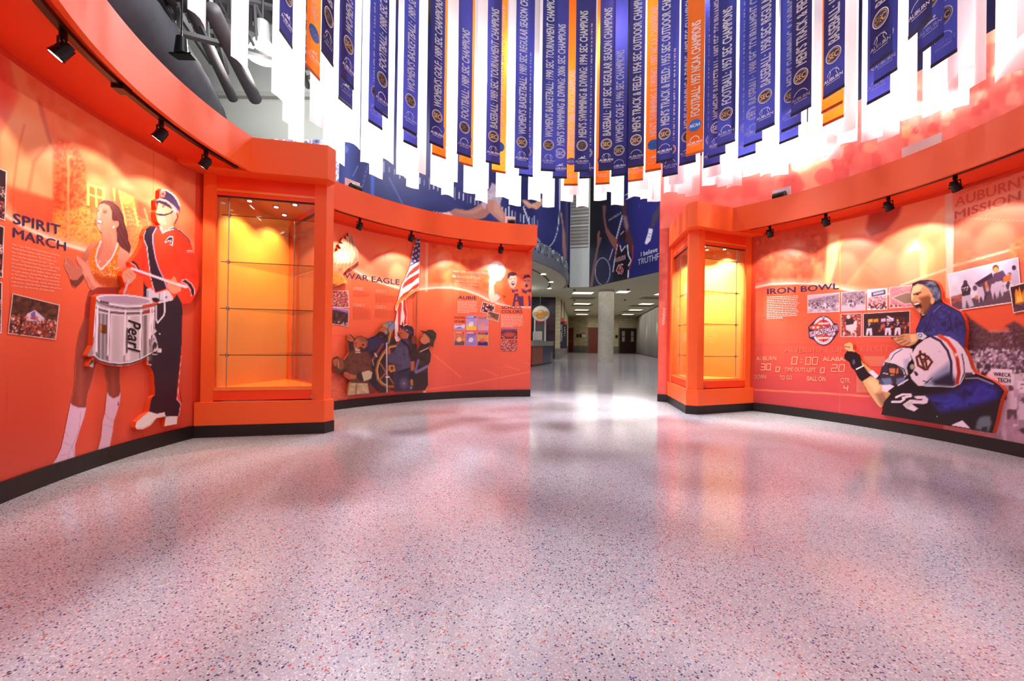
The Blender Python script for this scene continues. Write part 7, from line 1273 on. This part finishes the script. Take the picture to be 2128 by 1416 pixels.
# ---------- big prints of the atrium
def flatprint(lab, outline, surf, paint, base, step, off=.04, cat='mural', thick=.0):
    c = surf([tuple(np.mean(outline, 0))], off)[0]; r = thing('atrium_mural', lab, cat, tuple(c)); sheet('print', outline, surf, paint, base, r, step, off, thick, NAVY if thick else None); return r
FP, FQ = (680, 370, .21147), (1090, 380, .16239)
def navy1(A):
    A.c[:] = (50, 52, 106); A.mottle([(600, 0), (1300, 0), (1300, 600), (600, 600)], 90, [(42, 42, 90), (62, 66, 126), (46, 48, 98)], .7, 5, 3); A.fill([(705, 0), (735, 0), (735, 560), (705, 560)], (96, 116, 190), .5, 22)
    A.fr = FP; W = (226, 226, 246)
    A.fill('425,-900 462,-900 462,180 428,175', (70, 104, 200), .8, 3); A.line('608,0 745,265', 1.4, (110, 140, 220), .9, 1); A.line('470,-300 380,-60 320,200', 1.2, (110, 140, 220), .7, 1)
    x = 560; k = 0
    while x < 2075:
        y = 20 + (x - 875) * .372; st = 47 - (x - 875) * .0185; h = (30 if k % 3 else 62) + (x - 800) * .014; A.line([(680 + .21147 * x, 370 + .21147 * (y - h)), (680 + .21147 * x, 370 + .21147 * (y + h * .7))], 1.3, W, .95, .9); x += st; k += 1
    A.line('1930,280 1990,462', 1.6, W); A.fr = (600, 0, .28249); A.line('400,850 440,1050', 2, (120, 150, 230), .8); A.ell(425, 890, 12, 22, (110, 140, 220), .7); A.ell(425, 1100, 12, 26, (110, 140, 220), .7); A.line('470,1300 510,1220', 1.4, (110, 140, 220)); A.line('430,970 445,960', 2, (200, 210, 240)); A.fr = FP
    S = (176, 116, 104); A.fill('1190,336 1260,300 1330,310 1372,322 1432,300 1522,242 1562,190 1620,260 1600,340 1550,392 1480,408 1340,398 1240,378', S, f=1.5); A.fill('1250,310 1330,330 1440,320 1540,260 1540,300 1440,350 1330,350', (214, 156, 140), .6, 5); A.fill('1040,322 1118,345 1195,332 1240,372 1180,366 1100,348', (226, 196, 200), f=1.2)
    A.fill('1560,230 1600,206 1660,210 1702,262 1757,372 1764,446 1718,446 1650,388 1590,332', (196, 134, 118), f=1.5); A.fill('1640,230 1700,290 1740,380 1720,420 1640,330', (226, 170, 150), .5, 5); A.fill('1524,240 1528,200 1600,100 1618,48 1722,100 1722,180 1692,282 1642,212 1582,212 1552,312 1515,262', (190, 170, 186), f=1.2); A.mottle('1540,220 1610,110 1715,110 1690,240 1640,205 1580,205', 4, [(160, 140, 160), (226, 210, 222)], .6, 3, 3)
    A.fill('1915,218 1962,220 2002,256 2050,240 2082,198 2112,206 2112,262 2060,312 2010,292 1980,300 1940,262', (216, 160, 130), f=1.2); A.line('1925,226 1990,262 2060,280', 2, (236, 190, 160), .8)
    A.fr = FQ; A.line('450,-200 450,300 435,520 415,640 380,740 345,795 305,825', 1.6, W); A.line('150,700 200,758', 1.8, W); A.line('-10,330 65,535', 1.8, W); A.fill('452,380 468,372 482,400 500,560 520,640 540,900 530,1010 500,1000 486,820 484,560', (170, 130, 116), f=1.2); A.fill('520,200 560,190 575,560 545,900 545,1100 530,900', (96, 92, 110), .7, 6)
flatprint('huge navy mural with a leaping gymnast and white ruler marks above the back canopy', [(712, -40), (1000, -40), (1181, 120), (1181, 545), (1050, 540), (700, 520), (706, 300)], Pln(NA, NB), navy1, (44, 50, 118), 2.2)
def navy2(A):
    xy = A.xy; t = np.clip((xy[:, 0] - 1235) / 90, 0, 1)[:, None]; A.c[:] = np.array((20, 18, 28)) * (1 - t) + np.array((44, 44, 116)) * t; A.fr = FQ; W = (230, 226, 240)
    A.fill('840,850 1130,850 1130,1340 830,1340', (58, 58, 96), .7, 40); A.fill('1330,1000 1770,950 1770,1150 1340,1230', (40, 40, 100), .7, 30)
    A.line([(1090 + .16239 * (1000 + 95 * math.cos(a)), 380 + .16239 * (1135 + 172 * math.sin(a))) for a in np.linspace(0, 6.283, 40)], 1.5, (196, 196, 226)); A.line('1250,420 1170,720', 1.5, W); A.line('1130,850 1085,990', 1.5, W); A.line('1255,440 1180,720', .9, W); A.line('1380,60 1340,130 1290,160', 1.4, W); A.line('1300,212 1380,180', 1.6, W); A.line('1590,40 1740,210', 2, W); A.line('1740,210 1785,110', 2, W); A.line('1580,40 1650,10', 2, W)
    S = (132, 84, 80); SD = (84, 48, 52)
    A.fill('996,300 1008,282 1024,300 1036,284 1046,300 1032,420 1052,560 1102,640 1190,730 1160,860 1120,800 1088,740 1040,640 1010,480', S, f=1.2, col2=(150, 90, 80)); A.fill('1190,262 1215,236 1250,232 1300,250 1310,280 1290,320 1332,500 1342,620 1392,740 1397,880 1340,910 1292,740 1262,560 1250,340 1215,290', SD, f=1.2); A.fill('1260,420 1300,430 1330,560 1300,640', (190, 170, 190), .6, 5); A.fill('1240,600 1262,560 1300,600 1302,700 1270,762 1232,720', (46, 28, 34), f=1.2); A.line('1232,660 1270,620', 2, (206, 200, 210), .8)
    A.fill('1190,770 1226,790 1240,880 1292,800 1310,758 1372,960 1342,1100 1330,1220 1130,1275 1146,1000', (30, 24, 32), f=1.2); A.line('1188,790 1150,1010 1132,1140', 2.0, W); A.line('1200,770 1160,960', 1.6, (206, 70, 60)); A.line('1222,800 1240,880 1290,812', 1.8, W); A.line('1316,800 1330,930 1365,1000 1330,1060', 2.4, W); A.line('1385,800 1385,960 1340,1100', 1.8, (196, 50, 50)); A.line('1330,1120 1325,1215', 2.4, W)
    A.fill('832,1335 866,1110 928,800 930,660 948,610 966,620 960,700 990,700 945,850 904,1100 872,1330', (140, 100, 96), f=1.2)
    A.fill('1785,170 1742,262 1642,400 1608,585 1640,596 1692,482 1770,310', (70, 62, 84), f=1.2); A.fill('1592,580 1644,596 1612,742 1562,792 1538,772 1580,642', (232, 226, 240), f=1.2); A.line('1590,650 1620,660', 1.4, (120, 110, 140)); A.line('1580,690 1612,700', 1.4, (120, 110, 140))
    A.line('1472,280 1472,318', 1.2, (90, 90, 150))
n2 = flatprint('huge navy mural with a leaping basketball player over the concourse', [(1228, 150), (1400, 60), (1400, 558), (1378, 562.4), (1226, 597)], Pln(WB, BB2), navy2, (30, 28, 60), 1.5)
PW = Pln(WB, BB2); WI = mat('white_print', (240, 238, 246), .5); RI = mat('red_print', (206, 50, 44), .5)
for nm, t, p0, p1, h, h2, m, b, o in (('slogan', 'I believe in', (1332, 533.5), (1377.5, 520), 10, 12, WI, .0, .06), ('slogan', 'TRUTHFULNESS', (1325.5, 550.8), (1415, 528), 12, 17, WI, .01, .06), ('player_name', 'CHUCK PERSON | 45', (1264.6, 460.5), (1291, 445), 4.4, 6, WI, .01, .06), ('jersey_number', '45', (1280, 570), (1295.5, 568), 19, 20, WI, .09, .055), ('jersey_number', '45', (1281, 569.4), (1294.8, 567.6), 17.6, 18.4, RI, .03, .065), ('jersey_word', 'AUBURN', (1279, 545.5), (1299.5, 539), 8.5, 10, WI, .06, .06), ('jersey_word', 'AUBURN', (1279.4, 545), (1299, 538.6), 7.5, 9, RI, .01, .065)):
    under(n2, letter(nm, t, PW, p0, p1, h, m, None, o, b, 0, 1, h2))
def far_crowd(A): A.c[:] = (150, 156, 186); A.crowd([(530, 280), (760, 280), (760, 430), (530, 430)], 5, [(96, 96, 140), (206, 210, 226), (120, 126, 170), (176, 150, 140), (70, 70, 110), (226, 230, 240)], 1.6, 5)
flatprint('blue and white crowd mural low on the far atrium wall', [(535, 288.5), (716, 290.5), (716, 425), (535, 425)], Pln((-14, 10.97), (-2.6, 10.97)), far_crowd, (150, 156, 186), 2.0, .02)
